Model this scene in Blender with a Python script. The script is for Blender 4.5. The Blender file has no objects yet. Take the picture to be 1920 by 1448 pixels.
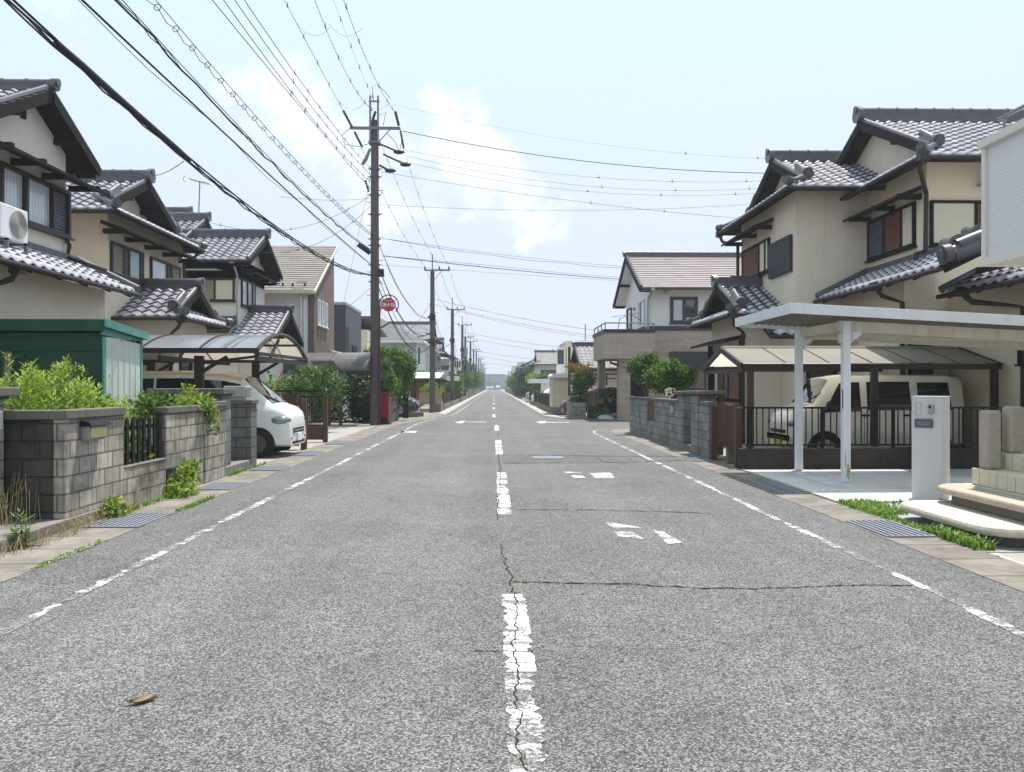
import bpy, math, random
from mathutils import Vector, Matrix
R = math.radians
random.seed(11)
SC = bpy.context.scene
C = SC.collection

# ---------------------------------------------------------------- camera, sky, sun, exposure
F, CX, CY, CAMH = 1450.0, 960.0, 724.0, 1.5
YAW = math.atan(34 / 1450)
cam_d = bpy.data.cameras.new("camera")
cam_d.sensor_width = 36.0
cam_d.lens = 36.0 * F / 1920
cam_d.clip_start = 0.05
cam_d.clip_end = 6000
cam = bpy.data.objects.new("camera", cam_d)
cam.location = (0, 0, CAMH)
cam.rotation_euler = (R(90), 0, -YAW)
C.objects.link(cam)
SC.camera = cam

TO_SUN = Vector((0.185, 0.25, 1.0)).normalized()
sun_d = bpy.data.lights.new("sun", 'SUN')
sun_d.energy = 4.6
sun_d.angle = R(0.55)
sun_d.color = (1.0, 0.945, 0.89)
sun = bpy.data.objects.new("sun", sun_d)
sun.rotation_euler = TO_SUN.to_track_quat('Z', 'Y').to_euler()
sun.location = (0, 0, 40)
C.objects.link(sun)

W = bpy.data.worlds.new("World")
SC.world = W
W.use_nodes = True
wn, wl = W.node_tree.nodes, W.node_tree.links
wn.clear()


def wnode(t, **k):
    n = wn.new(t)
    for a, b in k.items():
        setattr(n, a, b)
    return n


sky = wnode('ShaderNodeTexSky', sky_type='NISHITA', sun_disc=False)
sky.sun_elevation = math.asin(TO_SUN.z)
sky.sun_rotation = math.atan2(TO_SUN.x, TO_SUN.y)
sky.air_density = 1.0
sky.dust_density = 3.0
tc = wnode('ShaderNodeTexCoord')
sep = wnode('ShaderNodeSeparateXYZ')
wl.new(tc.outputs['Generated'], sep.inputs[0])
ramp = wnode('ShaderNodeValToRGB')          # pale summer veil over the clear sky, by elevation
cr = ramp.color_ramp
cr.elements[0].position = 0.0
cr.elements[0].color = (0.73, 0.77, 0.90, 1)
cr.elements[1].position = 0.46
cr.elements[1].color = (0.71, 0.905, 0.965, 1)
e = cr.elements.new(0.16)
e.color = (0.70, 0.775, 0.955, 1)
e = cr.elements.new(0.30)
e.color = (0.71, 0.83, 0.985, 1)
wl.new(sep.outputs['Z'], ramp.inputs[0])
veil = wnode('ShaderNodeMixRGB')
veil.inputs[0].default_value = 0.86
sc10 = wnode('ShaderNodeMixRGB', blend_type='MULTIPLY')
sc10.inputs[0].default_value = 1
sc10.inputs[2].default_value = (7.9, 7.9, 7.9, 1)
wl.new(ramp.outputs[0], sc10.inputs[1])
wl.new(sky.outputs[0], veil.inputs[1])
wl.new(sc10.outputs[0], veil.inputs[2])


def vmath(op, a, b=None):
    n = wnode('ShaderNodeVectorMath', operation=op)
    if hasattr(a, 'links'):
        wl.new(a, n.inputs[0])
    else:
        n.inputs[0].default_value = a
    if b is not None:
        if hasattr(b, 'links'):
            wl.new(b, n.inputs[1])
        else:
            n.inputs[1].default_value = b
    return n


def smath(op, a, b=None, clamp=False):
    n = wnode('ShaderNodeMath', operation=op, use_clamp=clamp)
    for i, x in enumerate((a, b)):
        if x is None:
            continue
        if hasattr(x, 'links'):
            wl.new(x, n.inputs[i])
        else:
            n.inputs[i].default_value = x
    return n.outputs[0]


# cumulus banks: soft lumps placed by compass bearing and elevation
nz = wnode('ShaderNodeTexNoise')
nz.inputs['Scale'].default_value = 13
nz.inputs['Detail'].default_value = 9
nz.inputs['Roughness'].default_value = 0.55
wl.new(tc.outputs['Generated'], nz.inputs['Vector'])
nz2 = wnode('ShaderNodeTexNoise')
nz2.inputs['Scale'].default_value = 4.5
nz2.inputs['Detail'].default_value = 5
wl.new(tc.outputs['Generated'], nz2.inputs['Vector'])
wz = wnode('ShaderNodeTexNoise')
wz.inputs['Scale'].default_value = 9
wz.inputs['Detail'].default_value = 6
wz.inputs['Roughness'].default_value = .6
wl.new(tc.outputs['Generated'], wz.inputs['Vector'])
wv = vmath('MULTIPLY', vmath('SUBTRACT', wz.outputs['Color'], (.5, .5, .5)).outputs[0], (.22, .0, .17)).outputs[0]
warped = vmath('ADD', tc.outputs['Generated'], wv).outputs[0]
cloud = None
for dx, dz, rx, rz, amp in [(-0.27, 0.37, 0.10, 0.07, 1.0), (-0.19, 0.29, 0.11, 0.075, .95), (-0.13, 0.24, 0.10, 0.05, .7),
                            (-0.055, 0.335, 0.085, 0.05, 1.0), (-0.02, 0.30, 0.085, 0.05, 1.0),
                            (0.03, 0.245, 0.085, 0.035, .7), (0.085, 0.19, 0.08, 0.03, .5),
                            (-0.045, 0.23, 0.035, 0.022, .85), (-0.60, 0.48, .06, .03, .6), (-0.24, 0.33, 0.13, 0.07, .9), (0.0, 0.27, 0.12, 0.05, .75), (0.06, 0.215, 0.09, 0.03, .6)]:
    d = Vector((dx, 1, dz)).normalized()
    s = vmath('SUBTRACT', warped, tuple(d)).outputs[0]
    q = vmath('MULTIPLY', s, (1 / rx, .6 / rx, 1 / rz)).outputs[0]
    ln = vmath('LENGTH', q).outputs['Value']
    m = smath('MULTIPLY', smath('SUBTRACT', 1.0, ln, True), amp)
    cloud = m if cloud is None else smath('MAXIMUM', cloud, m)
nn = smath('ADD', smath('MULTIPLY', smath('SUBTRACT', nz.outputs['Fac'], 0.5), 2.0),
           smath('MULTIPLY', smath('SUBTRACT', nz2.outputs['Fac'], 0.5), 1.4))
cl = smath('MULTIPLY', smath('ADD', smath('SUBTRACT', cloud, 0.22), smath('MULTIPLY', nn, smath('MULTIPLY', cloud, 1.4, True))), 2.5, True)
cmix = wnode('ShaderNodeMixRGB')
cmix.inputs[2].default_value = (7.4, 7.6, 7.8, 1)
wl.new(smath('MULTIPLY', cl, 0.8), cmix.inputs[0])
wl.new(veil.outputs[0], cmix.inputs[1])
bg = wnode('ShaderNodeBackground')
bg.inputs['Strength'].default_value = 0.1
wl.new(cmix.outputs[0], bg.inputs['Color'])
wo = wnode('ShaderNodeOutputWorld')
wl.new(bg.outputs[0], wo.inputs['Surface'])

SC.view_settings.view_transform = 'Standard'
SC.view_settings.look = 'None'
SC.view_settings.exposure = 0.60
SC.view_settings.gamma = 1.0
SC.view_settings.use_curve_mapping = False
SC.cycles.use_denoising = True
SC.cycles.max_bounces = 6
SC.cycles.diffuse_bounces = 3
SC.cycles.glossy_bounces = 3
SC.cycles.transmission_bounces = 4
SC.cycles.transparent_max_bounces = 12
SC.cycles.caustics_reflective = False
SC.cycles.caustics_refractive = False


# ---------------------------------------------------------------- picture <-> place
def at(px, py, Y):
    """point at distance Y along the street that the photo shows at px, py"""
    u, v = (px - CX) / F, (CY - py) / F
    c, s = math.cos(YAW), math.sin(YAW)
    wx, wy = u * c + s, c - u * s
    k = Y / wy
    return Vector((wx * k, Y, CAMH + v * k))


def gnd(px, py, z=0.0):
    u, v = (px - CX) / F, (CY - py) / F
    c, s = math.cos(YAW), math.sin(YAW)
    k = (z - CAMH) / v
    return Vector(((u * c + s) * k, (c - u * s) * k, z))


# ---------------------------------------------------------------- mesh builder
class MB:
    def __init__(s):
        s.v, s.f, s.a = [], [], []

    def add(s, vs, fs, tv=0.5):
        b = len(s.v)
        s.v += [tuple(p) for p in vs]
        s.f += [tuple(i + b for i in f) for f in fs]
        s.a += [tv] * len(fs)
        return s

    def box(s, x0, x1, y0, y1, z0, z1, tv=0.5):
        x0, x1 = min(x0, x1), max(x0, x1)
        y0, y1 = min(y0, y1), max(y0, y1)
        z0, z1 = min(z0, z1), max(z0, z1)
        v = [(x0, y0, z0), (x1, y0, z0), (x1, y1, z0), (x0, y1, z0), (x0, y0, z1), (x1, y0, z1), (x1, y1, z1), (x0, y1, z1)]
        return s.add(v, [(0, 3, 2, 1), (4, 5, 6, 7), (0, 1, 5, 4), (1, 2, 6, 5), (2, 3, 7, 6), (3, 0, 4, 7)], tv)

    def beam(s, p, q, w, h, up=(0, 0, 1), tv=0.5):
        p, q = Vector(p), Vector(q)
        d = (q - p).normalized()
        a = d.cross(Vector(up))
        if a.length < 1e-5:
            a = Vector((1, 0, 0))
        a.normalize()
        b = a.cross(d).normalized()
        a, b = a * (w / 2), b * (h / 2)
        v = [p - a - b, p + a - b, p + a + b, p - a + b, q - a - b, q + a - b, q + a + b, q - a + b]
        return s.add(v, [(0, 1, 2, 3), (4, 7, 6, 5), (0, 4, 5, 1), (1, 5, 6, 2), (2, 6, 7, 3), (3, 7, 4, 0)], tv)

    def tube(s, pts, r, n=8, caps=True, tv=0.5):
        pts = [Vector(p) for p in pts]
        m = len(pts)
        rs = r if isinstance(r, (list, tuple)) else [r] * m
        ref = None
        rings = []
        for i, p in enumerate(pts):
            d = (pts[min(i + 1, m - 1)] - pts[max(i - 1, 0)])
            if d.length < 1e-9:
                d = Vector((0, 0, 1))
            d.normalize()
            if ref is None:
                ref = Vector((0, 0, 1)) if abs(d.z) < .9 else Vector((1, 0, 0))
            a = d.cross(ref)
            if a.length < 1e-4:
                a = d.cross(Vector((0, 1, 0)))
            a.normalize()
            b = a.cross(d).normalized()
            ref = b
            rings.append([p + (a * math.cos(2 * math.pi * k / n) + b * math.sin(2 * math.pi * k / n)) * rs[i] for k in range(n)])
        v = [x for g in rings for x in g]
        f = []
        for i in range(m - 1):
            for k in range(n):
                k2 = (k + 1) % n
                f.append((i * n + k, i * n + k2, (i + 1) * n + k2, (i + 1) * n + k))
        if caps:
            f.append(tuple(range(n - 1, -1, -1)))
            f.append(tuple((m - 1) * n + k for k in range(n)))
        return s.add(v, f, tv)

    def prism(s, poly, vec, tv=0.5):
        vec = Vector(vec)
        n = len(poly)
        v = [Vector(p) for p in poly] + [Vector(p) + vec for p in poly]
        f = [tuple(range(n - 1, -1, -1)), tuple(range(n, 2 * n))]
        for i in range(n):
            j = (i + 1) % n
            f.append((i, j, n + j, n + i))
        return s.add(v, f, tv)

    def poly(s, pts, tv=0.5):
        return s.add(pts, [tuple(range(len(pts)))], tv)

    def grid(s, fn, nu, nv, tv=0.5):
        v = [fn(i / nu, j / nv) for j in range(nv + 1) for i in range(nu + 1)]
        f = [(j * (nu + 1) + i, j * (nu + 1) + i + 1, (j + 1) * (nu + 1) + i + 1, (j + 1) * (nu + 1) + i) for j in range(nv) for i in range(nu)]
        return s.add(v, f, tv)

    def ball(s, c, rx, ry, rz, n=12, m=8, tv=0.5):
        c = Vector(c)
        return s.grid(lambda u, w: c + Vector((rx * math.cos(2 * math.pi * u) * math.sin(math.pi * w), ry * math.sin(2 * math.pi * u) * math.sin(math.pi * w), -rz * math.cos(math.pi * w))), n, m, tv)

    def build(s, name, mat, parent=None, smooth=False, bevel=0, attr=False, local=False):
        if parent is not None:
            rt = parent
            while rt.parent is not None:
                rt = rt.parent
            org = Vector((0, 0, 0)) if local or rt.get('_l') else Vector(ORG[rt.name])
        elif local:
            org = Vector((0, 0, 0))
        else:
            xs, ys, zs = zip(*s.v)
            org = Vector(((min(xs) + max(xs)) / 2, (min(ys) + max(ys)) / 2, min(zs)))
        me = bpy.data.meshes.new(name)
        me.from_pydata([(x - org.x, y - org.y, z - org.z) for x, y, z in s.v], [], s.f)
        me.materials.append(mat)
        if attr:
            at_ = me.attributes.new('tv', 'FLOAT', 'FACE')
            at_.data.foreach_set('value', s.a)
        if smooth:
            me.polygons.foreach_set('use_smooth', [True] * len(me.polygons))
        me.update()
        o = bpy.data.objects.new(name, me)
        C.objects.link(o)
        if parent is not None:
            o.parent = parent
        else:
            o.location = org
            ORG[o.name] = tuple(org)
        if smooth and not attr:
            try:
                me.set_sharp_from_angle(angle=R(38))
            except Exception:
                pass
        if bevel:
            b = o.modifiers.new('bevel', 'BEVEL')
            b.width = bevel
            b.segments = 2
            b.limit_method = 'ANGLE'
            b.angle_limit = R(50)
        return o


ORG = {}


def tag(o, label, cat, group=None):
    o['label'] = label
    o['category'] = cat
    if group:
        o['group'] = group
    return o


def thing(name, label, cat, loc, group=None, rotz=0.0, local=False):
    o = bpy.data.objects.new(name, None)
    o.empty_display_size = 0.2
    C.objects.link(o)
    o.location = loc
    o.rotation_euler = (0, 0, rotz)
    ORG[o.name] = tuple(loc)
    if local or rotz:
        o['_l'] = 1
    return tag(o, label, cat, group)


def struct(name, mb, mat, kind='structure', **k):
    o = mb.build(name, mat, **k)
    o['kind'] = kind
    return o


def dup(root, loc, label, rotz=None, group=None):
    r = root.copy()
    C.objects.link(r)
    r.location = loc
    if rotz is not None:
        r.rotation_euler = (0, 0, rotz)
    r['label'] = label
    if group:
        r['group'] = group

    def rec(a, b):
        for ch in a.children:
            c = ch.copy()
            C.objects.link(c)
            c.parent = b
            rec(ch, c)
    rec(root, r)
    return r


# ---------------------------------------------------------------- materials
def newmat(name):
    m = bpy.data.materials.new(name)
    m.use_nodes = True
    nt = m.node_tree
    p = nt.nodes['Principled BSDF']
    return m, nt, p


def nd(nt, t, ins=None, **k):
    n = nt.nodes.new(t)
    for a, b in k.items():
        setattr(n, a, b)
    for a, b in (ins or {}).items():
        if hasattr(b, 'links'):
            nt.links.new(b, n.inputs[a])
        else:
            n.inputs[a].default_value = b
    return n


def c4(c):
    return (c[0], c[1], c[2], 1)


def scl(c, k):
    return (min(1, c[0] * k), min(1, c[1] * k), min(1, c[2] * k), 1)


def M(name, col, rough=.6, var=.12, scale=2.5, bump=0.0, bscale=120, metal=0.0, streak=0.0, spec=.3, dirt=None):
    m, nt, p = newmat(name)
    tcn = nd(nt, 'ShaderNodeTexCoord')
    n1 = nd(nt, 'ShaderNodeTexNoise', {'Vector': tcn.outputs['Object'], 'Scale': scale, 'Detail': 6, 'Roughness': .6})
    mx = nd(nt, 'ShaderNodeMixRGB', {0: n1.outputs['Fac'], 1: scl(col, 1 - var * 1.6), 2: scl(col, 1 + var * 1.3)})
    out = mx.outputs[0]
    if streak:
        mp = nd(nt, 'ShaderNodeMapping', {'Vector': tcn.outputs['Object'], 'Scale': (7, 7, .6)})
        n2 = nd(nt, 'ShaderNodeTexNoise', {'Vector': mp.outputs[0], 'Scale': 1.0, 'Detail': 7, 'Roughness': .65})
        rp = nd(nt, 'ShaderNodeMapRange', {'Value': n2.outputs['Fac'], 'From Min': .5, 'From Max': .78, 'To Min': 0, 'To Max': streak})
        dc = dirt or (col[0] * .35, col[1] * .33, col[2] * .3)
        out = nd(nt, 'ShaderNodeMixRGB', {0: rp.outputs[0], 1: out, 2: c4(dc)}).outputs[0]
    nt.links.new(out, p.inputs['Base Color'])
    p.inputs['Roughness'].default_value = rough
    p.inputs['Metallic'].default_value = metal
    p.inputs['Specular IOR Level'].default_value = spec
    if bump:
        n3 = nd(nt, 'ShaderNodeTexNoise', {'Vector': tcn.outputs['Object'], 'Scale': bscale, 'Detail': 4})
        bp = nd(nt, 'ShaderNodeBump', {'Height': n3.outputs['Fac'], 'Strength': bump, 'Distance': .01})
        nt.links.new(bp.outputs[0], p.inputs['Normal'])
    return m


def wallcoord(nt):
    g = nd(nt, 'ShaderNodeNewGeometry')
    s = nd(nt, 'ShaderNodeSeparateXYZ', {0: g.outputs['Position']})
    a = nd(nt, 'ShaderNodeMath', {0: s.outputs['X'], 1: s.outputs['Y']}, operation='ADD')
    return nd(nt, 'ShaderNodeCombineXYZ', {0: a.outputs[0], 1: s.outputs['Z'], 2: 0.0}), g


def blockmat(name, c1, c2, mortar, bw=.39, rh=.19, ms=.012, stain=.55, stcol=(.05, .048, .045), rough=.9, bump=.6, nscale=1.6, offset=.5):
    m, nt, p = newmat(name)
    v, g = wallcoord(nt)
    br = nd(nt, 'ShaderNodeTexBrick', {'Vector': v.outputs[0], 'Color1': c4(c1), 'Color2': c4(c2), 'Mortar': c4(mortar), 'Scale': 1.0,
                                       'Mortar Size': ms, 'Mortar Smooth': .2, 'Bias': 0.0, 'Brick Width': bw, 'Row Height': rh}, offset=offset)
    n1 = nd(nt, 'ShaderNodeTexNoise', {'Vector': g.outputs['Position'], 'Scale': nscale, 'Detail': 8, 'Roughness': .7})
    rp = nd(nt, 'ShaderNodeMapRange', {'Value': n1.outputs['Fac'], 'From Min': .42, 'From Max': .72, 'To Min': 0, 'To Max': stain})
    mx = nd(nt, 'ShaderNodeMixRGB', {0: rp.outputs[0], 1: br.outputs['Color'], 2: c4(stcol)})
    mp = nd(nt, 'ShaderNodeMapping', {'Vector': g.outputs['Position'], 'Scale': (9, 9, 1.0)})
    n2 = nd(nt, 'ShaderNodeTexNoise', {'Vector': mp.outputs[0], 'Scale': 1.3, 'Detail': 6, 'Roughness': .6})
    rp2 = nd(nt, 'ShaderNodeMapRange', {'Value': n2.outputs['Fac'], 'From Min': .5, 'From Max': .75, 'To Min': 0, 'To Max': stain * .8})
    mx2 = nd(nt, 'ShaderNodeMixRGB', {0: rp2.outputs[0], 1: mx.outputs[0], 2: c4(stcol)})
    n3 = nd(nt, 'ShaderNodeTexNoise', {'Vector': g.outputs['Position'], 'Scale': 90, 'Detail': 3})
    mx3 = nd(nt, 'ShaderNodeMixRGB', {0: .28, 1: mx2.outputs[0], 2: n3.outputs['Color']}, blend_type='OVERLAY')
    hs = nd(nt, 'ShaderNodeHueSaturation', {'Color': mx3.outputs[0], 'Saturation': .75})
    nt.links.new(hs.outputs[0], p.inputs['Base Color'])
    p.inputs['Roughness'].default_value = rough
    p.inputs['Specular IOR Level'].default_value = .25
    inv = nd(nt, 'ShaderNodeMath', {0: 1.0, 1: br.outputs['Fac']}, operation='SUBTRACT')
    ad = nd(nt, 'ShaderNodeMath', {0: n3.outputs['Fac'], 1: .35}, operation='MULTIPLY')
    hh = nd(nt, 'ShaderNodeMath', {0: inv.outputs[0], 1: ad.outputs[0]}, operation='ADD')
    bp = nd(nt, 'ShaderNodeBump', {'Height': hh.outputs[0], 'Strength': bump, 'Distance': .012})
    nt.links.new(bp.outputs[0], p.inputs['Normal'])
    return m


def tilemat(name, c1, c2, rough=.34, metal=.35, dirt=.25):
    m, nt, p = newmat(name)
    a = nd(nt, 'ShaderNodeAttribute', attribute_name='tv')
    tcn = nd(nt, 'ShaderNodeTexCoord')
    n1 = nd(nt, 'ShaderNodeTexNoise', {'Vector': tcn.outputs['Object'], 'Scale': 1.7, 'Detail': 6})
    mx0 = nd(nt, 'ShaderNodeMixRGB', {0: a.outputs['Fac'], 1: c4(c1), 2: c4(c2)})
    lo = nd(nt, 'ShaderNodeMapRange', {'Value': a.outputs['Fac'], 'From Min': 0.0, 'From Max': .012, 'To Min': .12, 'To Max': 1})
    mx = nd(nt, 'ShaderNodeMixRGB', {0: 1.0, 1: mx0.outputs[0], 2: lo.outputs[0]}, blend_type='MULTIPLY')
    mx2 = nd(nt, 'ShaderNodeMixRGB', {0: dirt, 1: mx.outputs[0], 2: n1.outputs['Color']}, blend_type='SOFT_LIGHT')
    nt.links.new(mx2.outputs[0], p.inputs['Base Color'])
    n2 = nd(nt, 'ShaderNodeTexNoise', {'Vector': tcn.outputs['Object'], 'Scale': 14, 'Detail': 4})
    rr = nd(nt, 'ShaderNodeMapRange', {'Value': n2.outputs['Fac'], 'To Min': rough - .1, 'To Max': rough + .14})
    nt.links.new(rr.outputs[0], p.inputs['Roughness'])
    p.inputs['Metallic'].default_value = metal
    return m


def leafmat(name, c1, c2, trans=.35):
    m, nt, p = newmat(name)
    a = nd(nt, 'ShaderNodeAttribute', attribute_name='tv')
    mx = nd(nt, 'ShaderNodeMixRGB', {0: a.outputs['Fac'], 1: c4(c1), 2: c4(c2)})
    nt.links.new(mx.outputs[0], p.inputs['Base Color'])
    p.inputs['Roughness'].default_value = .5
    p.inputs['Specular IOR Level'].default_value = .35
    tr = nd(nt, 'ShaderNodeBsdfTranslucent')
    sc_ = nd(nt, 'ShaderNodeMixRGB', {0: 1.0, 1: mx.outputs[0], 2: (1.25, 1.35, .6, 1)}, blend_type='MULTIPLY')
    nt.links.new(sc_.outputs[0], tr.inputs['Color'])
    ms = nd(nt, 'ShaderNodeMixShader', {0: trans, 1: p.outputs[0], 2: tr.outputs[0]})
    nt.links.new(ms.outputs[0], nt.nodes['Material Output'].inputs['Surface'])
    return m


def asphalt_nodes(nt, dark=(.062, .060, .061), mid=(.145, .141, .144), lite=(.285, .277, .282)):
    g = nd(nt, 'ShaderNodeNewGeometry')
    vo = nd(nt, 'ShaderNodeTexVoronoi', {'Vector': g.outputs['Position'], 'Scale': 108, 'Randomness': 1.0})
    vs = nd(nt, 'ShaderNodeSeparateColor', {0: vo.outputs['Color']})
    rp = nd(nt, 'ShaderNodeValToRGB', {0: vs.outputs[0]})
    e = rp.color_ramp.elements
    e[0].color, e[0].position = c4(dark), 0.0
    e[1].color, e[1].position = c4(lite), 1.0
    k = rp.color_ramp.elements.new(.5)
    k.color = c4(mid)
    k = rp.color_ramp.elements.new(.82)
    k.color = c4(tuple(x * 1.75 for x in mid))
    gap = nd(nt, 'ShaderNodeMapRange', {'Value': vo.outputs['Distance'], 'From Min': .35, 'From Max': .85, 'To Min': 1, 'To Max': .35})
    m1 = nd(nt, 'ShaderNodeMixRGB', {0: 1.0, 1: rp.outputs[0], 2: gap.outputs[0]}, blend_type='MULTIPLY')
    n1 = nd(nt, 'ShaderNodeTexNoise', {'Vector': g.outputs['Position'], 'Scale': .55, 'Detail': 6, 'Roughness': .65})
    r1 = nd(nt, 'ShaderNodeMapRange', {'Value': n1.outputs['Fac'], 'From Min': .3, 'From Max': .7, 'To Min': .82, 'To Max': 1.16})
    m2 = nd(nt, 'ShaderNodeMixRGB', {0: 1.0, 1: m1.outputs[0], 2: r1.outputs[0]}, blend_type='MULTIPLY')
    n2 = nd(nt, 'ShaderNodeTexNoise', {'Vector': g.outputs['Position'], 'Scale': 7, 'Detail': 5})
    r2 = nd(nt, 'ShaderNodeMapRange', {'Value': n2.outputs['Fac'], 'From Min': .3, 'From Max': .7, 'To Min': .9, 'To Max': 1.1})
    m3 = nd(nt, 'ShaderNodeMixRGB', {0: 1.0, 1: m2.outputs[0], 2: r2.outputs[0]}, blend_type='MULTIPLY')
    mpt = nd(nt, 'ShaderNodeMapping', {'Vector': g.outputs['Position'], 'Scale': (1.1, .035, 1)})
    n4 = nd(nt, 'ShaderNodeTexNoise', {'Vector': mpt.outputs[0], 'Scale': 1.0, 'Detail': 4, 'Roughness': .55})
    r4 = nd(nt, 'ShaderNodeMapRange', {'Value': n4.outputs['Fac'], 'From Min': .3, 'From Max': .7, 'To Min': .84, 'To Max': 1.14})
    n5 = nd(nt, 'ShaderNodeTexNoise', {'Vector': g.outputs['Position'], 'Scale': 1.9, 'Detail': 3})
    r5 = nd(nt, 'ShaderNodeMapRange', {'Value': n5.outputs['Fac'], 'From Min': .62, 'From Max': .74, 'To Min': 1, 'To Max': .84})
    m4 = nd(nt, 'ShaderNodeMixRGB', {0: 1.0, 1: m3.outputs[0], 2: r4.outputs[0]}, blend_type='MULTIPLY')
    m3 = nd(nt, 'ShaderNodeMixRGB', {0: 1.0, 1: m4.outputs[0], 2: r5.outputs[0]}, blend_type='MULTIPLY')
    bp = nd(nt, 'ShaderNodeBump', {'Height': vo.outputs['Distance'], 'Strength': .55, 'Distance': .006}, invert=True)
    return g, m3.outputs[0], bp.outputs[0]


def roadmat(name='asphalt', gain=1.0, **k):
    m, nt, p = newmat(name)
    g, col, nrm = asphalt_nodes(nt, **k)
    if gain != 1:
        col = nd(nt, 'ShaderNodeMixRGB', {0: 1.0, 1: col, 2: (gain, gain, gain, 1)}, blend_type='MULTIPLY').outputs[0]
    nt.links.new(col, p.inputs['Base Color'])
    nt.links.new(nrm, p.inputs['Normal'])
    p.inputs['Roughness'].default_value = .85
    p.inputs['Specular IOR Level'].default_value = .3
    return m


def paintmat(name, wear=.5, col=(.66, .66, .665), stretch=(1, .22, 1), scale=22):
    m, nt, p = newmat(name)
    g, acol, nrm = asphalt_nodes(nt)
    mp = nd(nt, 'ShaderNodeMapping', {'Vector': g.outputs['Position'], 'Scale': (1 / 2.2, 1.6, 1)})
    n1 = nd(nt, 'ShaderNodeTexNoise', {'Vector': mp.outputs[0], 'Scale': 5.5, 'Detail': 7, 'Roughness': .72})
    mp2 = nd(nt, 'ShaderNodeMapping', {'Vector': g.outputs['Position'], 'Scale': (.5, 1.0, 1)})
    n2 = nd(nt, 'ShaderNodeTexNoise', {'Vector': mp2.outputs[0], 'Scale': 2.2, 'Detail': 5, 'Roughness': .6})
    a = nd(nt, 'ShaderNodeMath', {0: n2.outputs['Fac'], 1: .85}, operation='MULTIPLY')
    s_ = nd(nt, 'ShaderNodeMath', {0: n1.outputs['Fac'], 1: a.outputs[0]}, operation='ADD')
    vo = nd(nt, 'ShaderNodeTexVoronoi', {'Vector': g.outputs['Position'], 'Scale': 78})
    vs = nd(nt, 'ShaderNodeSeparateColor', {0: vo.outputs['Color']})
    b = nd(nt, 'ShaderNodeMath', {0: vs.outputs[0], 1: .16}, operation='MULTIPLY')
    s2 = nd(nt, 'ShaderNodeMath', {0: s_.outputs[0], 1: b.outputs[0]}, operation='ADD')
    th = .72 + wear * .5
    r_ = nd(nt, 'ShaderNodeMapRange', {'Value': s2.outputs[0], 'From Min': th - .07, 'From Max': th + .11, 'To Min': 0, 'To Max': 1})
    mx = nd(nt, 'ShaderNodeMixRGB', {0: r_.outputs[0], 1: acol, 2: c4(col)})
    nt.links.new(mx.outputs[0], p.inputs['Base Color'])
    nt.links.new(nrm, p.inputs['Normal'])
    p.inputs['Roughness'].default_value = .75
    return m


def sheetmat(name, col, tcol, fac, rough=.35):
    """roof sheet that lets part of the daylight through"""
    m, nt, p = newmat(name)
    tcn = nd(nt, 'ShaderNodeTexCoord')
    n1 = nd(nt, 'ShaderNodeTexNoise', {'Vector': tcn.outputs['Object'], 'Scale': 2.0, 'Detail': 7, 'Roughness': .65})
    mx = nd(nt, 'ShaderNodeMixRGB', {0: n1.outputs['Fac'], 1: scl(col, .75), 2: scl(col, 1.25)})
    nt.links.new(mx.outputs[0], p.inputs['Base Color'])
    p.inputs['Roughness'].default_value = rough
    tr = nd(nt, 'ShaderNodeBsdfTranslucent', {'Color': c4(tcol)})
    ms = nd(nt, 'ShaderNodeMixShader', {0: fac, 1: p.outputs[0], 2: tr.outputs[0]})
    nt.links.new(ms.outputs[0], nt.nodes['Material Output'].inputs['Surface'])
    return m


def glassmat(name, col=(.03, .035, .04), rough=.06):
    m, nt, p = newmat(name)
    tcn = nd(nt, 'ShaderNodeTexCoord')
    n1 = nd(nt, 'ShaderNodeTexNoise', {'Vector': tcn.outputs['Object'], 'Scale': 2.2, 'Detail': 3})
    mx = nd(nt, 'ShaderNodeMixRGB', {0: n1.outputs['Fac'], 1: scl(col, .55), 2: scl(col, 1.45)})
    nt.links.new(mx.outputs[0], p.inputs['Base Color'])
    p.inputs['Roughness'].default_value = rough
    p.inputs['Specular IOR Level'].default_value = .6
    p.inputs['Coat Weight'].default_value = .6
    p.inputs['Coat Roughness'].default_value = .03
    return m


def curtainmat(name, c1, c2):
    """net curtain right behind a pane: soft vertical folds under a glossy coat"""
    m, nt, p = newmat(name)
    v, g = wallcoord(nt)
    w = nd(nt, 'ShaderNodeTexWave', {'Vector': v.outputs[0], 'Scale': 3.2, 'Distortion': 2.5, 'Detail': 2}, bands_direction='X')
    mx = nd(nt, 'ShaderNodeMixRGB', {0: w.outputs['Fac'], 1: c4(c1), 2: c4(c2)})
    nt.links.new(mx.outputs[0], p.inputs['Base Color'])
    p.inputs['Roughness'].default_value = .5
    p.inputs['Coat Weight'].default_value = 1.0
    p.inputs['Coat Roughness'].default_value = .04
    return m


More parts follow.
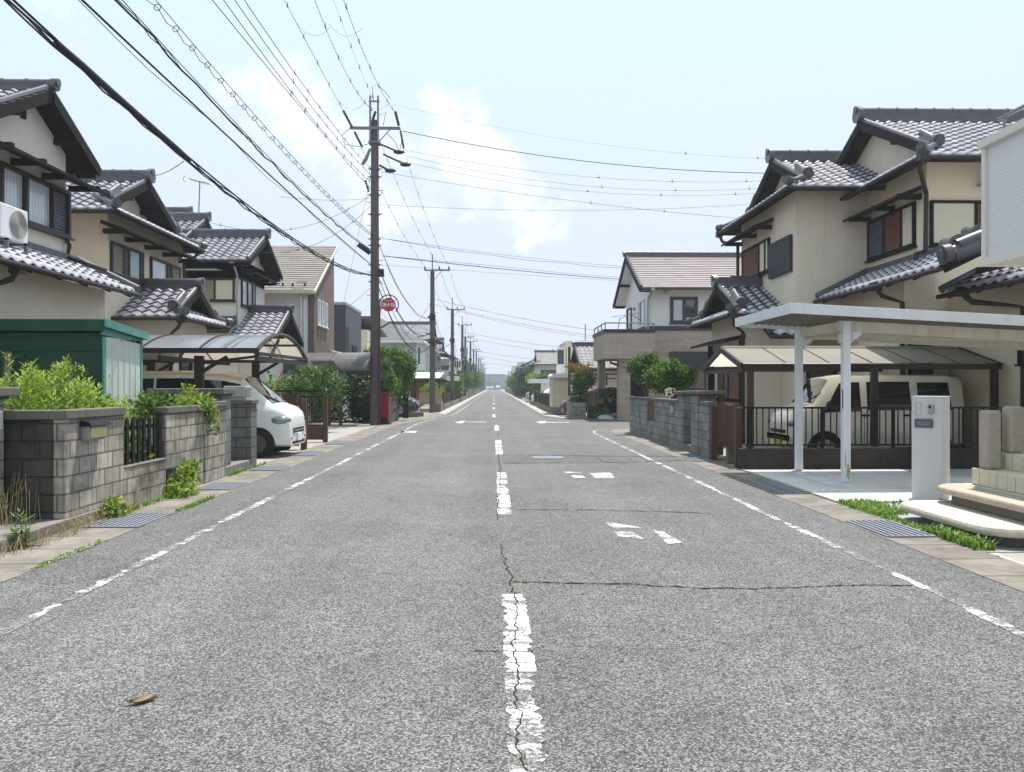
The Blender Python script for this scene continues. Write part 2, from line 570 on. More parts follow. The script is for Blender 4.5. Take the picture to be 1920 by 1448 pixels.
def carpaint(name, col, rough=.25, metal=0.0, dust=.2, dustcol=(.45, .38, .26)):
    m, nt, p = newmat(name)
    tcn = nd(nt, 'ShaderNodeTexCoord')
    g = nd(nt, 'ShaderNodeNewGeometry')
    s_ = nd(nt, 'ShaderNodeSeparateXYZ', {0: g.outputs['Normal']})
    n1 = nd(nt, 'ShaderNodeTexNoise', {'Vector': tcn.outputs['Object'], 'Scale': 3, 'Detail': 6})
    k = nd(nt, 'ShaderNodeMapRange', {'Value': s_.outputs['Z'], 'From Min': .5, 'From Max': 1.0, 'To Min': dust * .25, 'To Max': dust * 1.6})
    f = nd(nt, 'ShaderNodeMath', {0: k.outputs[0], 1: n1.outputs['Fac']}, operation='MULTIPLY')
    mx = nd(nt, 'ShaderNodeMixRGB', {0: f.outputs[0], 1: c4(col), 2: c4(dustcol)})
    nt.links.new(mx.outputs[0], p.inputs['Base Color'])
    p.inputs['Roughness'].default_value = rough
    p.inputs['Metallic'].default_value = metal
    p.inputs['Coat Weight'].default_value = .7
    p.inputs['Coat Roughness'].default_value = .08
    return m


def slabmat(name, c1, c2, joint, sx, sy, ms=.004, rough=.6, var=.2):
    """ground slabs / floor tiles seen from above"""
    m, nt, p = newmat(name)
    g = nd(nt, 'ShaderNodeNewGeometry')
    br = nd(nt, 'ShaderNodeTexBrick', {'Vector': g.outputs['Position'], 'Color1': c4(c1), 'Color2': c4(c2), 'Mortar': c4(joint), 'Scale': 1.0,
                                       'Mortar Size': ms, 'Mortar Smooth': .1, 'Brick Width': sx, 'Row Height': sy}, offset=0.0)
    n1 = nd(nt, 'ShaderNodeTexNoise', {'Vector': g.outputs['Position'], 'Scale': 2.1, 'Detail': 9, 'Roughness': .7})
    r1 = nd(nt, 'ShaderNodeMapRange', {'Value': n1.outputs['Fac'], 'From Min': .3, 'From Max': .7, 'To Min': 1 - var, 'To Max': 1 + var})
    m1 = nd(nt, 'ShaderNodeMixRGB', {0: 1.0, 1: br.outputs['Color'], 2: r1.outputs[0]}, blend_type='MULTIPLY')
    n2 = nd(nt, 'ShaderNodeTexNoise', {'Vector': g.outputs['Position'], 'Scale': 60, 'Detail': 4})
    m2 = nd(nt, 'ShaderNodeMixRGB', {0: .3, 1: m1.outputs[0], 2: n2.outputs['Fac']}, blend_type='OVERLAY')
    nt.links.new(m2.outputs[0], p.inputs['Base Color'])
    p.inputs['Roughness'].default_value = rough
    bp = nd(nt, 'ShaderNodeBump', {'Height': n2.outputs['Fac'], 'Strength': .25, 'Distance': .006})
    nt.links.new(bp.outputs[0], p.inputs['Normal'])
    return m


MAT = dict(
    asphalt=roadmat(),
    patch=roadmat('asphalt_patch', .82, mid=(.145, .143, .145), lite=(.32, .32, .32)),
    paint=paintmat('road_paint_worn', .50), paint_edge=paintmat('road_paint_very_worn', .67), paint_fresh=paintmat('road_paint', .50),
    crack=M('crack_tar', (.012, .012, .012), .9),
    ground=M('bare_ground', (.23, .215, .195), .95, .25, .8, .4, 40),
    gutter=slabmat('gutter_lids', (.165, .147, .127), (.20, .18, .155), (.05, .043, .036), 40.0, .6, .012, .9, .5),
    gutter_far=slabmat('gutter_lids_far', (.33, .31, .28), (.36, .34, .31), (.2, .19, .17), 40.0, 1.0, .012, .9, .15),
    apron=M('concrete_apron', (.31, .295, .275), .9, .2, 1.2, .3, 60),
    footing=M('old_concrete', (.20, .185, .165), .95, .35, 2.2, .5, 70, streak=.6),
    tilefloor=slabmat('carport_floor_tiles', (.59, .58, .60), (.63, .62, .64), (.33, .34, .34), .6, .3, .006, .45, .12),
    block=blockmat('weathered_block', (.54, .475, .385), (.36, .31, .25), (.18, .16, .135), .36, .185, stain=.92, stcol=(.045, .04, .034), nscale=1.3),
    block_grey=blockmat('grey_block', (.32, .315, .305), (.235, .23, .225), (.14, .14, .135), .39, .185, stain=.7, stcol=(.06, .06, .055)),
    block_dark=blockmat('dark_block', (.20, .195, .19), (.16, .155, .15), (.08, .08, .08), .39, .185, stain=.6),
    coping=M('coping_concrete', (.155, .145, .13), .95, .35, 3, .5, 80, streak=.5),
    stucco=M('beige_stucco', (.74, .645, .525), .9, .10, 1.2, .4, 130, streak=.24, dirt=(.40, .34, .27)),
    stucco_l=M('cream_stucco', (.82, .76, .66), .9, .08, 1.2, .4, 130, streak=.22, dirt=(.42, .38, .31)),
    stucco_y=M('yellow_cream_stucco', (.80, .70, .54), .9, .09, 1.2, .4, 130, streak=.22, dirt=(.45, .385, .29)),
    white_wall=M('white_wall', (.72, .72, .71), .85, .05, 1.0, .15, 120, streak=.06),
    cream_wall=M('pale_cream_wall', (.70, .67, .61), .85, .05, 1.0, .15, 120),
    grey_wall=M('grey_green_wall', (.36, .39, .39), .85, .05, 1.0, .1, 120),
    black_wall=M('black_siding', (.036, .037, .046), .5, .1, 2),
    dark_wood=M('dark_wood', (.022, .017, .016), .8, .3, 6, .2, 30, spec=.12), dark_conc=M('dark_concrete', (.060, .054, .048), .95, .35, 2, .4, 60, streak=.5, spec=.15), block_shade_grime=blockmat('shaded_grimy_block', (.085, .078, .068), (.06, .055, .048), (.04, .037, .033), .36, .185, stain=.9, stcol=(.015, .014, .012)),  # last block colour: grime plus the shade of the return face painted in
    brown_wood=M('brown_wood', (.10, .055, .037), .65, .25, 5, .2, 30),
    brown_alu=M('dark_brown_metal', (.034, .025, .022), .45, .15, 4),
    grey_metal=M('grey_metal', (.32, .33, .34), .45, .15, 4, metal=.4),
    white_paint=M('white_painted_steel', (.70, .715, .74), .42, .06, 3, streak=.22, dirt=(.30, .2, .1)),
    rust_paint=M('rust_stained_steel', (.58, .53, .43), .6, .15, 3, streak=.45, dirt=(.20, .11, .05)),
    black_metal=M('black_metal', (.012, .012, .014), .5, .2, 5, spec=.25),
    wire=M('wire_black', (.02, .02, .024), .6),
    wire_grey=M('wire_grey', (.09, .09, .11), .6),
    pole=M('pole_concrete', (.125, .105, .105), .9, .2, 2.2, .3, 60, streak=.4),
    galv=M('galvanised', (.20, .20, .225), .5, .2, 5, metal=.5),
    insul=M('insulator', (.02, .018, .02), .3),
    red=M('red_paint', (.26, .016, .022), .5, .15, 3),
    sign_red=M('sign_red', (.50, .045, .05), .45, .08, 3),
    maroon_pole=M('faded_red_pole', (.085, .016, .024), .5, .2, 4),
    lettering=M('lettering_white', (.78, .76, .76), .6, .02),
    tile=tilemat('silver_grey_roof_tile', (.35, .335, .385), (.56, .535, .60), .34, .12),
    tile_l=tilemat('pale_grey_roof_tile', (.28, .275, .285), (.42, .41, .42), .42, .1),
    tile_red=tilemat('red_brown_flat_tile', (.235, .185, .185), (.30, .245, .25), .42, .0), tile_hip=tilemat('grey_slate_roof', (.115, .115, .12), (.165, .165, .17), .5, .0),
    tile_brown=tilemat('tan_slate_roof', (.165, .142, .128), (.205, .18, .16), .55, .0),
    ridge=M('ridge_tile', (.085, .083, .095), .38, .3, 5, metal=.1, spec=.5),
    dark_slats=M('dark_navy_slats', (.026, .028, .038), .6, .2, 5), louver=M('blue_grey_louver', (.14, .148, .185), .45, .1, 4),
    louver_rust=M('rust_brown_louver', (.22, .105, .075), .55, .2, 5),
    louver_beige=M('beige_louver', (.36, .33, .26), .55, .1, 5),
    panel_beige=M('beige_panel', (.62, .58, .46), .55, .05, 2),
    panel_grey=M('grey_panel', (.40, .38, .34), .6, .08, 2),
    glass=glassmat('dark_glass'),
    glass_car=glassmat('car_glass', (.015, .018, .02), .04),
    curtain=curtainmat('curtained_pane', (.42, .47, .50), (.58, .63, .66)),
    shed_green=M('dark_green_steel', (.009, .058, .036), .45, .25, 1.8, streak=.35, dirt=(.01, .02, .015)),
    shed_teal=M('faded_teal_steel', (.13, .36, .32), .55, .2, 3, streak=.45, dirt=(.05, .07, .06)),
    shed_pale=M('pale_green_steel', (.58, .63, .59), .5, .07, 2, streak=.35, dirt=(.24, .16, .10)),
    rust=M('rust', (.17, .08, .045), .9, .3, 8),
    poly=sheetmat('smoked_roof_panel', (.26, .275, .315), (.62, .555, .43), .30, .22),
    poly_brown=M('smoky_brown_panel', (.13, .115, .115), .25, .3, 3, streak=.25),
    sheet_tan=sheetmat('tan_roof_sheet', (.30, .28, .25), (.80, .76, .66), .45, .6),
    granite=M('rough_granite', (.40, .345, .285), .95, .2, 14, .8, 60),
    step_white=M('washed_stone', (.53, .475, .395), .95, .18, 18, .8, 70),
    step_tile=slabmat('step_tiles', (.60, .55, .42), (.62, .57, .44), (.36, .32, .25), .3, .3, .005, .5, .06),
    pillar_white=M('white_rendered_pillar', (.62, .60, .60), .95, .08, 2.5, .5, 130, streak=.22, dirt=(.28, .27, .27)),
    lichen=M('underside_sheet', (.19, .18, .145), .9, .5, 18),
    car_white=carpaint('white_car_paint', (.78, .79, .78)), car_cream=carpaint('cream_white_car_paint', (.80, .775, .68), dust=.3, dustcol=(.52, .46, .30)),
    car_roof=carpaint('light_tinted_dusty_roof', (.60, .50, .33), .5, dust=.5), car_navy=carpaint('navy_car_paint', (.008, .011, .022), .15, dust=.03),  # beige roof: light filtered by the carport sheet put into the paint, plus dust
    car_maroon=carpaint('maroon_car_paint', (.10, .012, .02), .2, dust=.05), car_silver=carpaint('silver_car_paint', (.38, .40, .43), .35, .3, .05),
    car_blue=carpaint('pale_blue_car_paint', (.35, .50, .55), .3, dust=.05),
    tyre=M('tyre_rubber', (.018, .018, .018), .85), rim=M('alloy_rim', (.45, .45, .46), .35, .1, 5, metal=.7), steel_rim=M('dark_steel_rim', (.10, .10, .10), .5, .1, 5, metal=.4),
    chrome=M('chrome', (.65, .66, .68), .15, .05, 5, metal=1.0), lamp=M('headlamp_lens', (.30, .32, .35), .08, .4, 14, metal=.5, spec=.6), amber=M('amber_lens', (.65, .22, .03), .25),
    plate_y=M('yellow_plate', (.62, .47, .06), .5, .1, 5),
    trunk=M('bark', (.11, .085, .065), .95, .3, 8, .6, 40),
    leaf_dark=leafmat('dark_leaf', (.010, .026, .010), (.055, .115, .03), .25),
    leaf_mid=leafmat('mid_leaf', (.02, .052, .012), (.15, .26, .05), .34),
    leaf_bright=leafmat('bright_leaf', (.055, .12, .018), (.32, .41, .075), .42),
    leaf_hedge=leafmat('hedge_leaf', (.014, .042, .010), (.14, .27, .035), .32),
    leaf_red=leafmat('reddish_leaf', (.16, .07, .03), (.30, .20, .06), .35),
    leaf_yellow=leafmat('yellow_leaf', (.20, .22, .03), (.42, .42, .08), .4),
    grass=leafmat('grass_blades', (.07, .14, .03), (.24, .36, .08), .4),
    straw=leafmat('dry_grass', (.20, .145, .08), (.42, .34, .2), .3),
    gravel=M('gravel', (.33, .33, .34), .9, .5, 50, .8, 50),
    grate=M('steel_grating', (.25, .27, .32), .45, .15, 6, metal=.2), pit=M('drain_pit', (.02, .022, .035), .9),
    wood_light=M('pale_wood', (.42, .31, .21), .7, .15, 5), orange_wood=M('orange_timber', (.46, .24, .055), .6, .15, 5),
    mail_yellow=M('pale_yellow_plastic', (.50, .49, .24), .4, .05, 3),
    stone_siding=blockmat('brown_stone_siding', (.43, .335, .265), (.37, .285, .225), (.31, .24, .19), .9, .15, .006, stain=.22, stcol=(.16, .12, .09), rough=.85, bump=.5, nscale=2.5),
    brick_brown=blockmat('brown_brick_siding', (.20, .135, .115), (.165, .11, .095), (.12, .07, .06), .45, .10, .005, stain=.15, rough=.8),
    white_siding=blockmat('white_line_siding', (.70, .70, .70), (.69, .69, .695), (.63, .63, .64), .9, .045, .006, stain=.05, stcol=(.5, .5, .5), rough=.8, bump=.5),
    haze_far=M('far_grey_cladding', (.30, .34, .36), .8, .1, .3),
    cloth=M('washing_white', (.70, .66, .66), .9, .1, 5),
)


# ================================================================ builders
def tileplane(mb, E0, e, up, L, run, slope, lf, rf, z0, pitch=.29, row=.235, sub=5, h=.032):
    """one pitch of a pantiled roof: wavy courses that step down to the eave"""
    E0, e, up = Vector((E0[0], E0[1])), Vector(e), Vector(up)
    n = max(1, round(run / row))
    row = run / n
    K = int(math.ceil(L / pitch)) * sub
    prev = None
    for i in range(n):
        t0, t1 = i * row, (i + 1) * row
        lines = []
        for t, lift in ((t0, .042), (t1, 0.0)):
            te = min(max(t, t0 + 1e-4), t1 - 1e-4)
            l, r = lf(te), rf(te)
            ln = []
            for k in range(K + 1):
                s0 = k * pitch / sub
                s = min(max(s0, l), r)
                a = 2 * math.pi * s0 / pitch
                w = h * (math.sin(a) + .32 * math.sin(2 * a + .6))
                p = E0 + e * s + up * t
                ln.append((p.x, p.y, z0 + slope * t + lift + w, s))
            lines.append(ln)
        base = len(mb.v)
        for ln in lines:
            mb.v += [q[:3] for q in ln]
        tvs = {}
        for k in range(K):
            if abs(lines[0][k][3] - lines[0][k + 1][3]) < 1e-6 and abs(lines[1][k][3] - lines[1][k + 1][3]) < 1e-6:
                continue
            c = k // sub
            if c not in tvs:
                tvs[c] = random.random()
            mb.f.append((base + k, base + k + 1, base + K + 1 + k + 1, base + K + 1 + k))
            mb.a.append(tvs[c])
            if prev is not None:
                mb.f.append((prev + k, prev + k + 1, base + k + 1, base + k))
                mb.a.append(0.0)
            else:                                   # eave edge of the first course
                b2 = len(mb.v)
                for kk in (k, k + 1):
                    q = lines[0][kk]
                    mb.v.append((q[0], q[1], q[2] - .05))
                mb.f.append((b2, b2 + 1, base + k + 1, base + k))
                mb.a.append(tvs[c] * .6)
        prev = base + K + 1


def ridge_line(mb, p, q, w=.24, h=.24, bands=True, end0=True, end1=False):
    p, q = Vector(p), Vector(q)
    d = (q - p)
    L = d.length
    d.normalize()
    side = d.cross(Vector((0, 0, 1))).normalized()
    upv = side.cross(d).normalized()
    for k, (ww, z0, z1) in enumerate(((w, -.06, h * .33), (w * .86, h * .33, h * .62), (w * .72, h * .62, h * .8))):
        mb.beam(p + upv * ((z0 + z1) / 2), q + upv * ((z0 + z1) / 2), ww, z1 - z0 - .008, up=upv)
    mb.tube([p + upv * h * .86, q + upv * h * .86], w * .36, 10)
    if bands:
        n = max(1, int(L / .45))
        for i in range(n + 1):
            a = p + d * (L * i / n) + upv * h * .86
            mb.tube([a - d * .02, a + d * .02], w * .42, 10)
    for on, c, sg in ((end0, p, -1), (end1, q, 1)):
        if on:
            mb.tube([c + upv * h * .5 + d * sg * .10, c + upv * h * .5 - d * sg * .04], min(w * .78, h * .85), 12)
            mb.tube([c + upv * h * 1.0 + d * sg * .13, c + upv * h * 1.0], w * .36, 10)


def ornament(mb, c, d, r=.135):
    c, d = Vector(c), Vector(d).normalized()
    mb.tube([c, c + d * .14], r, 14)
    mb.tube([c + d * .14, c + d * .18], r * .6, 12)
    mb.tube([c - d * .55 + Vector((0, 0, .14)), c - d * .05 + Vector((0, 0, .02))], r * .62, 10)
    mb.tube([c - d * .5 + Vector((0, 0, .02)), c - d * .05 - Vector((0, 0, .06))], r * .8, 10)


def roofX(house, xg, d, L, y0, y1, zE, slope, style='gable', g=.9, o=.45, mat='tile', wall='stucco', gut=True, under=True, orn=True, sub=5, tile=True, rake_w=.16, ridge_h=.22, pitch=.29, row=.235):
    """a roof whose ridge runs away from the road along X. xg: eave/verge on the road side; d: +1/-1 direction away from it"""
    yr, run = (y0 + y1) / 2, (y1 - y0) / 2
    zR = zE + slope * run
    roof = MB()
    if style == 'gable':
        g_, o_ = 0.0, 0.0
        lf = lambda t: 0.0
    else:
        g_, o_ = g, o
        lf = lambda t: t if t < g else g - o
    rf = lambda t: L
    if tile:
        tileplane(roof, (xg, y0), (d, 0), (0, 1), L, run, slope, lf, rf, zE, sub=sub, pitch=pitch, row=row)
        tileplane(roof, (xg, y1), (d, 0), (0, -1), L, run, slope, lf, rf, zE, sub=sub, pitch=pitch, row=row)
        if style != 'gable':
            tileplane(roof, (xg, y0), (0, 1), (d, 0), y1 - y0, g, slope, lambda t: t, lambda t: y1 - y0 - t, zE, sub=sub, pitch=pitch, row=row)
    else:
        n = int(run / .22)
        for sg, ya in ((1, y0), (-1, y1)):
            for i in range(n):
                a, b = run * i / n, run * (i + 1) / n
                za, zb = zE + slope * a, zE + slope * b
                K = int(L / .45)
                for k in range(K):
                    s0, s1 = L * k / K, L * (k + 1) / K - .006
                    s1 += .006
                    v = [(xg + d * s0, ya + sg * a, za + .034), (xg + d * s1, ya + sg * a, za + .034), (xg + d * s1, ya + sg * b, zb + .004), (xg + d * s0, ya + sg * b, zb + .004)]
                    v2 = v + [(x, y, z - .05) for x, y, z in v]
                    roof.add(v2, [(0, 1, 2, 3)], .2 + .8 * random.random())
                    roof.add(v2, [(4, 5, 1, 0)], 0.0)
    ro = roof.build('roof', MAT[mat], house, smooth=tile, attr=True)
    s_top = g_ - o_
    rb = MB()
    ridge_line(rb, (xg + d * s_top, yr, zR + .03), (xg + d * L, yr, zR + .03), h=ridge_h, w=.22 if ridge_h < .2 else .26)
    if style != 'gable':
        for ya, sg in ((y0, 1), (y1, -1)):
            rb.tube([(xg, ya, zE + .07), (xg + d * g, ya + sg * g, zE + slope * g + .09)], .07, 8)
            if orn:
                c = Vector((xg + d * (g - o + .12), ya + sg * (g - .25), zE + slope * (g - .25) + .16))
                ornament(rb, c, (0, -sg, -.35))
                ornament(rb, (xg + d * .02, ya + sg * .02, zE + .12), (-d, -sg, 0), .11)
            rb.tube([(xg + d * (g - o + .05), ya + sg * (g - .2), zE + slope * (g - .2) + .05), (xg + d * (g - o + .05), yr, zR + .05)], .062, 8)
    else:
        for ya, sg in ((y0, 1), (y1, -1)):
            rb.tube([(xg + d * .06, ya - sg * .03, zE + .05), (xg + d * .06, yr, zR + .07)], .06, 8)
    rb.build('ridge_tiles', MAT['ridge'], ro, smooth=True)
    bb = MB()
    for ya, sg in ((y0, 1), (y1, -1)):
        a = Vector((xg + d * s_top, ya + sg * g_ * .98, zE + slope * g_ - .10))
        b = Vector((xg + d * s_top, yr, zR - .10))
        if style == 'gable':
            a.y -= sg * .02
        bb.beam(a, b, .045, rake_w)
    bb.build('barge_board', MAT['dark_wood'], ro)
    if under:
        ub = MB()
        th = Vector((0, 0, -.07))
        for ya, sg in ((y0, 1), (y1, -1)):
            if style == 'gable':
                pl = [(xg + d * .05, ya + sg * .03, zE - .03), (xg + d * L, ya + sg * .03, zE - .03), (xg + d * L, yr, zR - .03), (xg + d * .05, yr, zR - .03)]
            else:
                pl = [(xg + d * .03, ya + sg * .03, zE - .03), (xg + d * L, ya + sg * .03, zE - .03), (xg + d * L, yr, zR - .03), (xg + d * (g - o + .05), yr, zR - .03),
                      (xg + d * (g - o + .05), ya + sg * g, zE + slope * g - .03), (xg + d * g, ya + sg * g, zE + slope * g - .03)]
            ub.prism(pl, th)
        if style != 'gable':
            ub.prism([(xg + d * .03, y0 + .03, zE - .035), (xg + d * .03, y1 - .03, zE - .035), (xg + d * g, y1 - g, zE + slope * g - .035), (xg + d * g, y0 + g, zE + slope * g - .035)], th)
        # purlin ends under the verge
        s_in = (g_ + .08) if style != 'gable' else .55
        for fr in (0.0, .5, .96):
            for sg in ((1, -1) if fr else (1,)):
                yy = yr - sg * run * fr if style == 'gable' else yr - sg * (run - g_) * fr
                zz = zR - slope * abs(yr - yy) - .2
                ub.box(xg + d * (s_top + .06), xg + d * (s_top + .06 + s_in), yy - .055, yy + .055, zz - .07, zz + .06)
        ub.build('roof_boards', MAT['dark_wood'], ro)
    if gut:
        gb = MB()
        for ya, sg in ((y0, -1), (y1, 1)):
            gb.tube([(xg + d * .02, ya + sg * .06, zE - .06), (xg + d * L, ya + sg * .06, zE - .06)], .05, 8)
            k = int(L / .8)
            for i in range(k):
                x = xg + d * (.3 + i * .8)
                gb.beam((x, ya - sg * .05, zE - .02), (x, ya + sg * .11, zE - .10), .012, .02)
        if style != 'gable':
            gb.tube([(xg - d * .06, y0, zE - .06), (xg - d * .06, y1, zE - .06)], .05, 8)
            k = int((y1 - y0) / .6)
            for i in range(k):
                y = y0 + .3 + i * .6
                gb.beam((xg + d * .05, y, zE - .02), (xg - d * .11, y, zE - .10), .012, .02)
        gb.build('gutter', MAT['brown_alu'], ro, smooth=True)
    if style != 'gable':
        gw = MB()
        x = xg + d * (g + .06)
        zb = zE + slope * g - .05
        yy0, yy1 = y0 + g + .02, y1 - g - .02
        gw.prism([(x, yy0, zb), (x, yy1, zb), (x, yr, zb + slope * (yr - yy0) - .06)], (d * .2, 0, 0))
        gw.build('gable_wall', MAT[wall], house)
    return ro, zR


def pent(house, P0, P1, up, run, slope, zE, mat='tile', board=True, orn=0, sub=5, rise_l=0, rise_r=0, name='lower_roof', gut=True):
    """lean-to roof along an eave P0->P1 (2D), climbing towards `up`"""
    P0, P1, up = Vector(P0), Vector(P1), Vector(up)
    e = (P1 - P0)
    L = e.length
    e.normalize()
    mb = MB()
    tileplane(mb, P0, e, up, L, run, slope, lambda t: rise_l * t, lambda t: L - rise_r * t, zE, sub=sub)
    ro = mb.build(name, MAT[mat], house, smooth=True, attr=True)

    def P(s, t, dz=0):
        q = P0 + e * s + up * t
        return Vector((q.x, q.y, zE + slope * t + dz))
    rb = MB()
    rb.beam(P(rise_l * run, run, .06), P(L - rise_r * run, run, .06), .2, .12)
    for s0, s1 in ((0, rise_l * run), (L, L - rise_r * run)):
        rb.tube([P(s0, -.03, .07), P(s1, run, .09)], .08, 8)
    if orn:
        for s in ([0] if orn == 1 else [L] if orn == 2 else [0, L]):
            ornament(rb, P(s, .12, .15), (-up.x, -up.y, -.2), .17)
    rb.build('ridge_tiles', MAT['ridge'], ro, smooth=True)
    ub = MB()
    ub.prism([P(.03, .03, -.03), P(L - .03, .03, -.03), P(L - rise_r * run, run, -.03), P(rise_l * run, run, -.03)], (0, 0, -.08))
    n = max(2, int(L / .9))
    for i in range(n + 1):
        s = .08 + (L - .16) * i / n
        a, b = P(s, .08, -.13), P(s, run, -.13)
        ub.beam(a, b, .07, .08)
    ub.build('roof_boards', MAT['dark_wood'], ro)
    if gut:
        gb = MB()
        gb.tube([P(-.03, -.07, -.05), P(L + .03, -.07, -.05)], .05, 8)
        k = int(L / .5)
        for i in range(k):
            s = .2 + i * .5
            gb.beam(P(s, .05, -.02), P(s, -.13, -.06), .012, .02)
        gb.build('gutter', MAT['brown_alu'], ro, smooth=True)
    return ro


def hood(house, plane, u0, u1, z, proj=.6, drop=.22, name='window_hood'):
    mb = MB()
    prof = [(0, z), (proj, z - drop), (proj, z - drop - .05), (0, z - .09)]
    mb.prism([wp(plane, u0, zz, dd) for dd, zz in prof], wp(plane, u1, 0, 0) - wp(plane, u0, 0, 0))
    n = max(2, int((u1 - u0) / 1.0) + 1)
    for i in range(n):
        u = u0 + .15 + (u1 - u0 - .3) * i / (n - 1)
        wbox(mb, plane, u - .05, u + .05, z - .30, z - .19, 0, proj * .85)
    return mb.build(name, MAT['dark_wood'], house)


def wp(plane, u, z, dd):
    ax, c, sg = plane
    return Vector((c + sg * dd, u, z)) if ax == 'x' else Vector((u, c + sg * dd, z))


def wbox(mb, plane, u0, u1, z0, z1, d0, d1, tv=.5):
    ax, c, sg = plane
    if ax == 'x':
        mb.box(c + sg * d0, c + sg * d1, u0, u1, z0, z1, tv)
    else:
        mb.box(u0, u1, c + sg * d0, c + sg * d1, z0, z1, tv)


def window(house, plane, u0, u1, z0, z1, panels, frame='brown_alu', fw=.06, name='window', depth=.07, label=None):
    """panels: (share of the width, kind) from u0 to u1"""
    fb = MB()
    wbox(fb, plane, u0, u1, z0, z0 + fw, -.02, depth)
    wbox(fb, plane, u0, u1, z1 - fw, z1, -.02, depth)
    tot = sum(p[0] for p in panels)
    us = [u0]
    for p in panels:
        us.append(us[-1] + (u1 - u0) * p[0] / tot)
    for i, u in enumerate(us):
        a = u0 if i == 0 else u - fw / 2
        b = u1 if i == len(us) - 1 else u + fw / 2
        if i == 0:
            b = u0 + fw
        if i == len(us) - 1:
            a = u1 - fw
        wbox(fb, plane, a, b, z0 + fw + .001, z1 - fw - .001, -.02, depth - .004)
    wbox(fb, plane, u0 - .05, u1 + .05, z0 - .04, z0 - .002, -.02, depth + .04)
    fo = fb.build(name, MAT[frame], house)
    if label:
        fo['label'] = label
    for i, p in enumerate(panels):
        a, b = us[i] + fw * (1 if i == 0 else .5), us[i + 1] - fw * (1 if i == len(panels) - 1 else .5)
        k = p[1]
        mb = MB()
        if k in ('glass', 'curtain'):
            wbox(mb, plane, a, b, z0 + fw, z1 - fw, -.01, .025)
            mb.build('pane', MAT[k], fo)
        elif k.startswith('louver'):
            n = max(6, int((z1 - z0 - 2 * fw) / .06))
            wbox(mb, plane, a, b, z0 + fw, z1 - fw, -.01, .02)
            hh = (z1 - z0 - 2 * fw) / n
            ax, c, sg = plane
            for j in range(n):
                zz = z0 + fw + j * hh
                pr = [(.02, zz + hh * .95), (.055, zz + hh * .30), (.055, zz + hh * .12), (.02, zz + hh * .12)]
                mb.prism([wp(plane, a, q[1], q[0]) for q in pr], wp(plane, b, 0, 0) - wp(plane, a, 0, 0))
            mb.build('shutter', MAT[k], fo)
        else:
            wbox(mb, plane, a, b, z0 + fw, z1 - fw, -.01, .04)
            mb.build('shutter_panel', MAT[k], fo)
    return fo


def downpipe(house, pts, r=.038, mat='brown_alu', name='downpipe'):
    mb = MB()
    mb.tube(pts, r, 8)
    p = Vector(pts[0])
    mb.box(p.x - .09, p.x + .09, p.y - .09, p.y + .09, p.z - .06, p.z + .12)
    return mb.build(name, MAT[mat], house, smooth=True)


# ---------------------------------------------------------------- plants
def leaf(mb, p, d, nrm, ln, wd, tv, fold=.18):
    d = d.normalized()
    s = d.cross(nrm)
    if s.length < 1e-4:
        s = d.cross(Vector((1, .3, .2)))
    s.normalize()
    n = s.cross(d)
    a, b, c_, e_ = p, p + d * ln * .45 + s * wd / 2 - n * fold * wd, p + d * ln, p + d * ln * .45 - s * wd / 2 - n * fold * wd
    m = p + d * ln * .45
    mb.add([a, b, c_, m, e_], [(0, 1, 3), (1, 2, 3), (0, 3, 4), (3, 2, 4)], tv)


def rv(rng):
    while True:
        v = Vector((rng.uniform(-1, 1), rng.uniform(-1, 1), rng.uniform(-1, 1)))
        if .05 < v.length < 1:
            return v.normalized()


def foliage(mb, lumps, n, size, seed=1, up=.35, wide=.55, shell=.62):
    """lumps: (x,y,z,rx,ry,rz). leaves near each lump's skin with clump-wise tone"""
    rng = random.Random(seed)
    vol = [l[3] * l[4] + l[4] * l[5] for l in lumps]
    tot = sum(vol)
    for l, v in zip(lumps, vol):
        c, r = Vector(l[:3]), Vector(l[3:6])
        k = int(n * v / tot)
        tw = []
        nt_ = max(6, k // 14)
        for _ in range(nt_):
            u = rv(rng)
            rad = shell + (1.08 - shell) * rng.random() ** .7
            tw.append((Vector((u.x * r.x, u.y * r.y, u.z * r.z)) * rad, u, rng.random()))
        for _ in range(k):
            o, u, tone = rng.choice(tw)
            jit = rv(rng) * size * rng.uniform(.3, 1.9)
            p = c + o + jit
            d = (u * .6 + rv(rng) * .9 + Vector((0, 0, up))).normalized()
            nrm = (u + Vector((0, 0, .6)) + rv(rng) * .5).normalized()
            s = size * rng.uniform(.7, 1.35)
            leaf(mb, p, d, nrm, s, s * wide, min(1, max(0, tone * .7 + rng.random() * .4 - .05)))


def blob_lumps(c, rx, ry, rz, k, seed, f=.55):
    rng = random.Random(seed)
    L = [(c[0], c[1], c[2], rx * .72, ry * .72, rz * .72)]
    for _ in range(k):
        u = rv(rng)
        q = f * rng.uniform(.75, 1.2)
        L.append((c[0] + u.x * rx * .62, c[1] + u.y * ry * .62, c[2] + u.z * rz * .62, rx * q * .62, ry * q * .62, rz * q * .62))
    return L


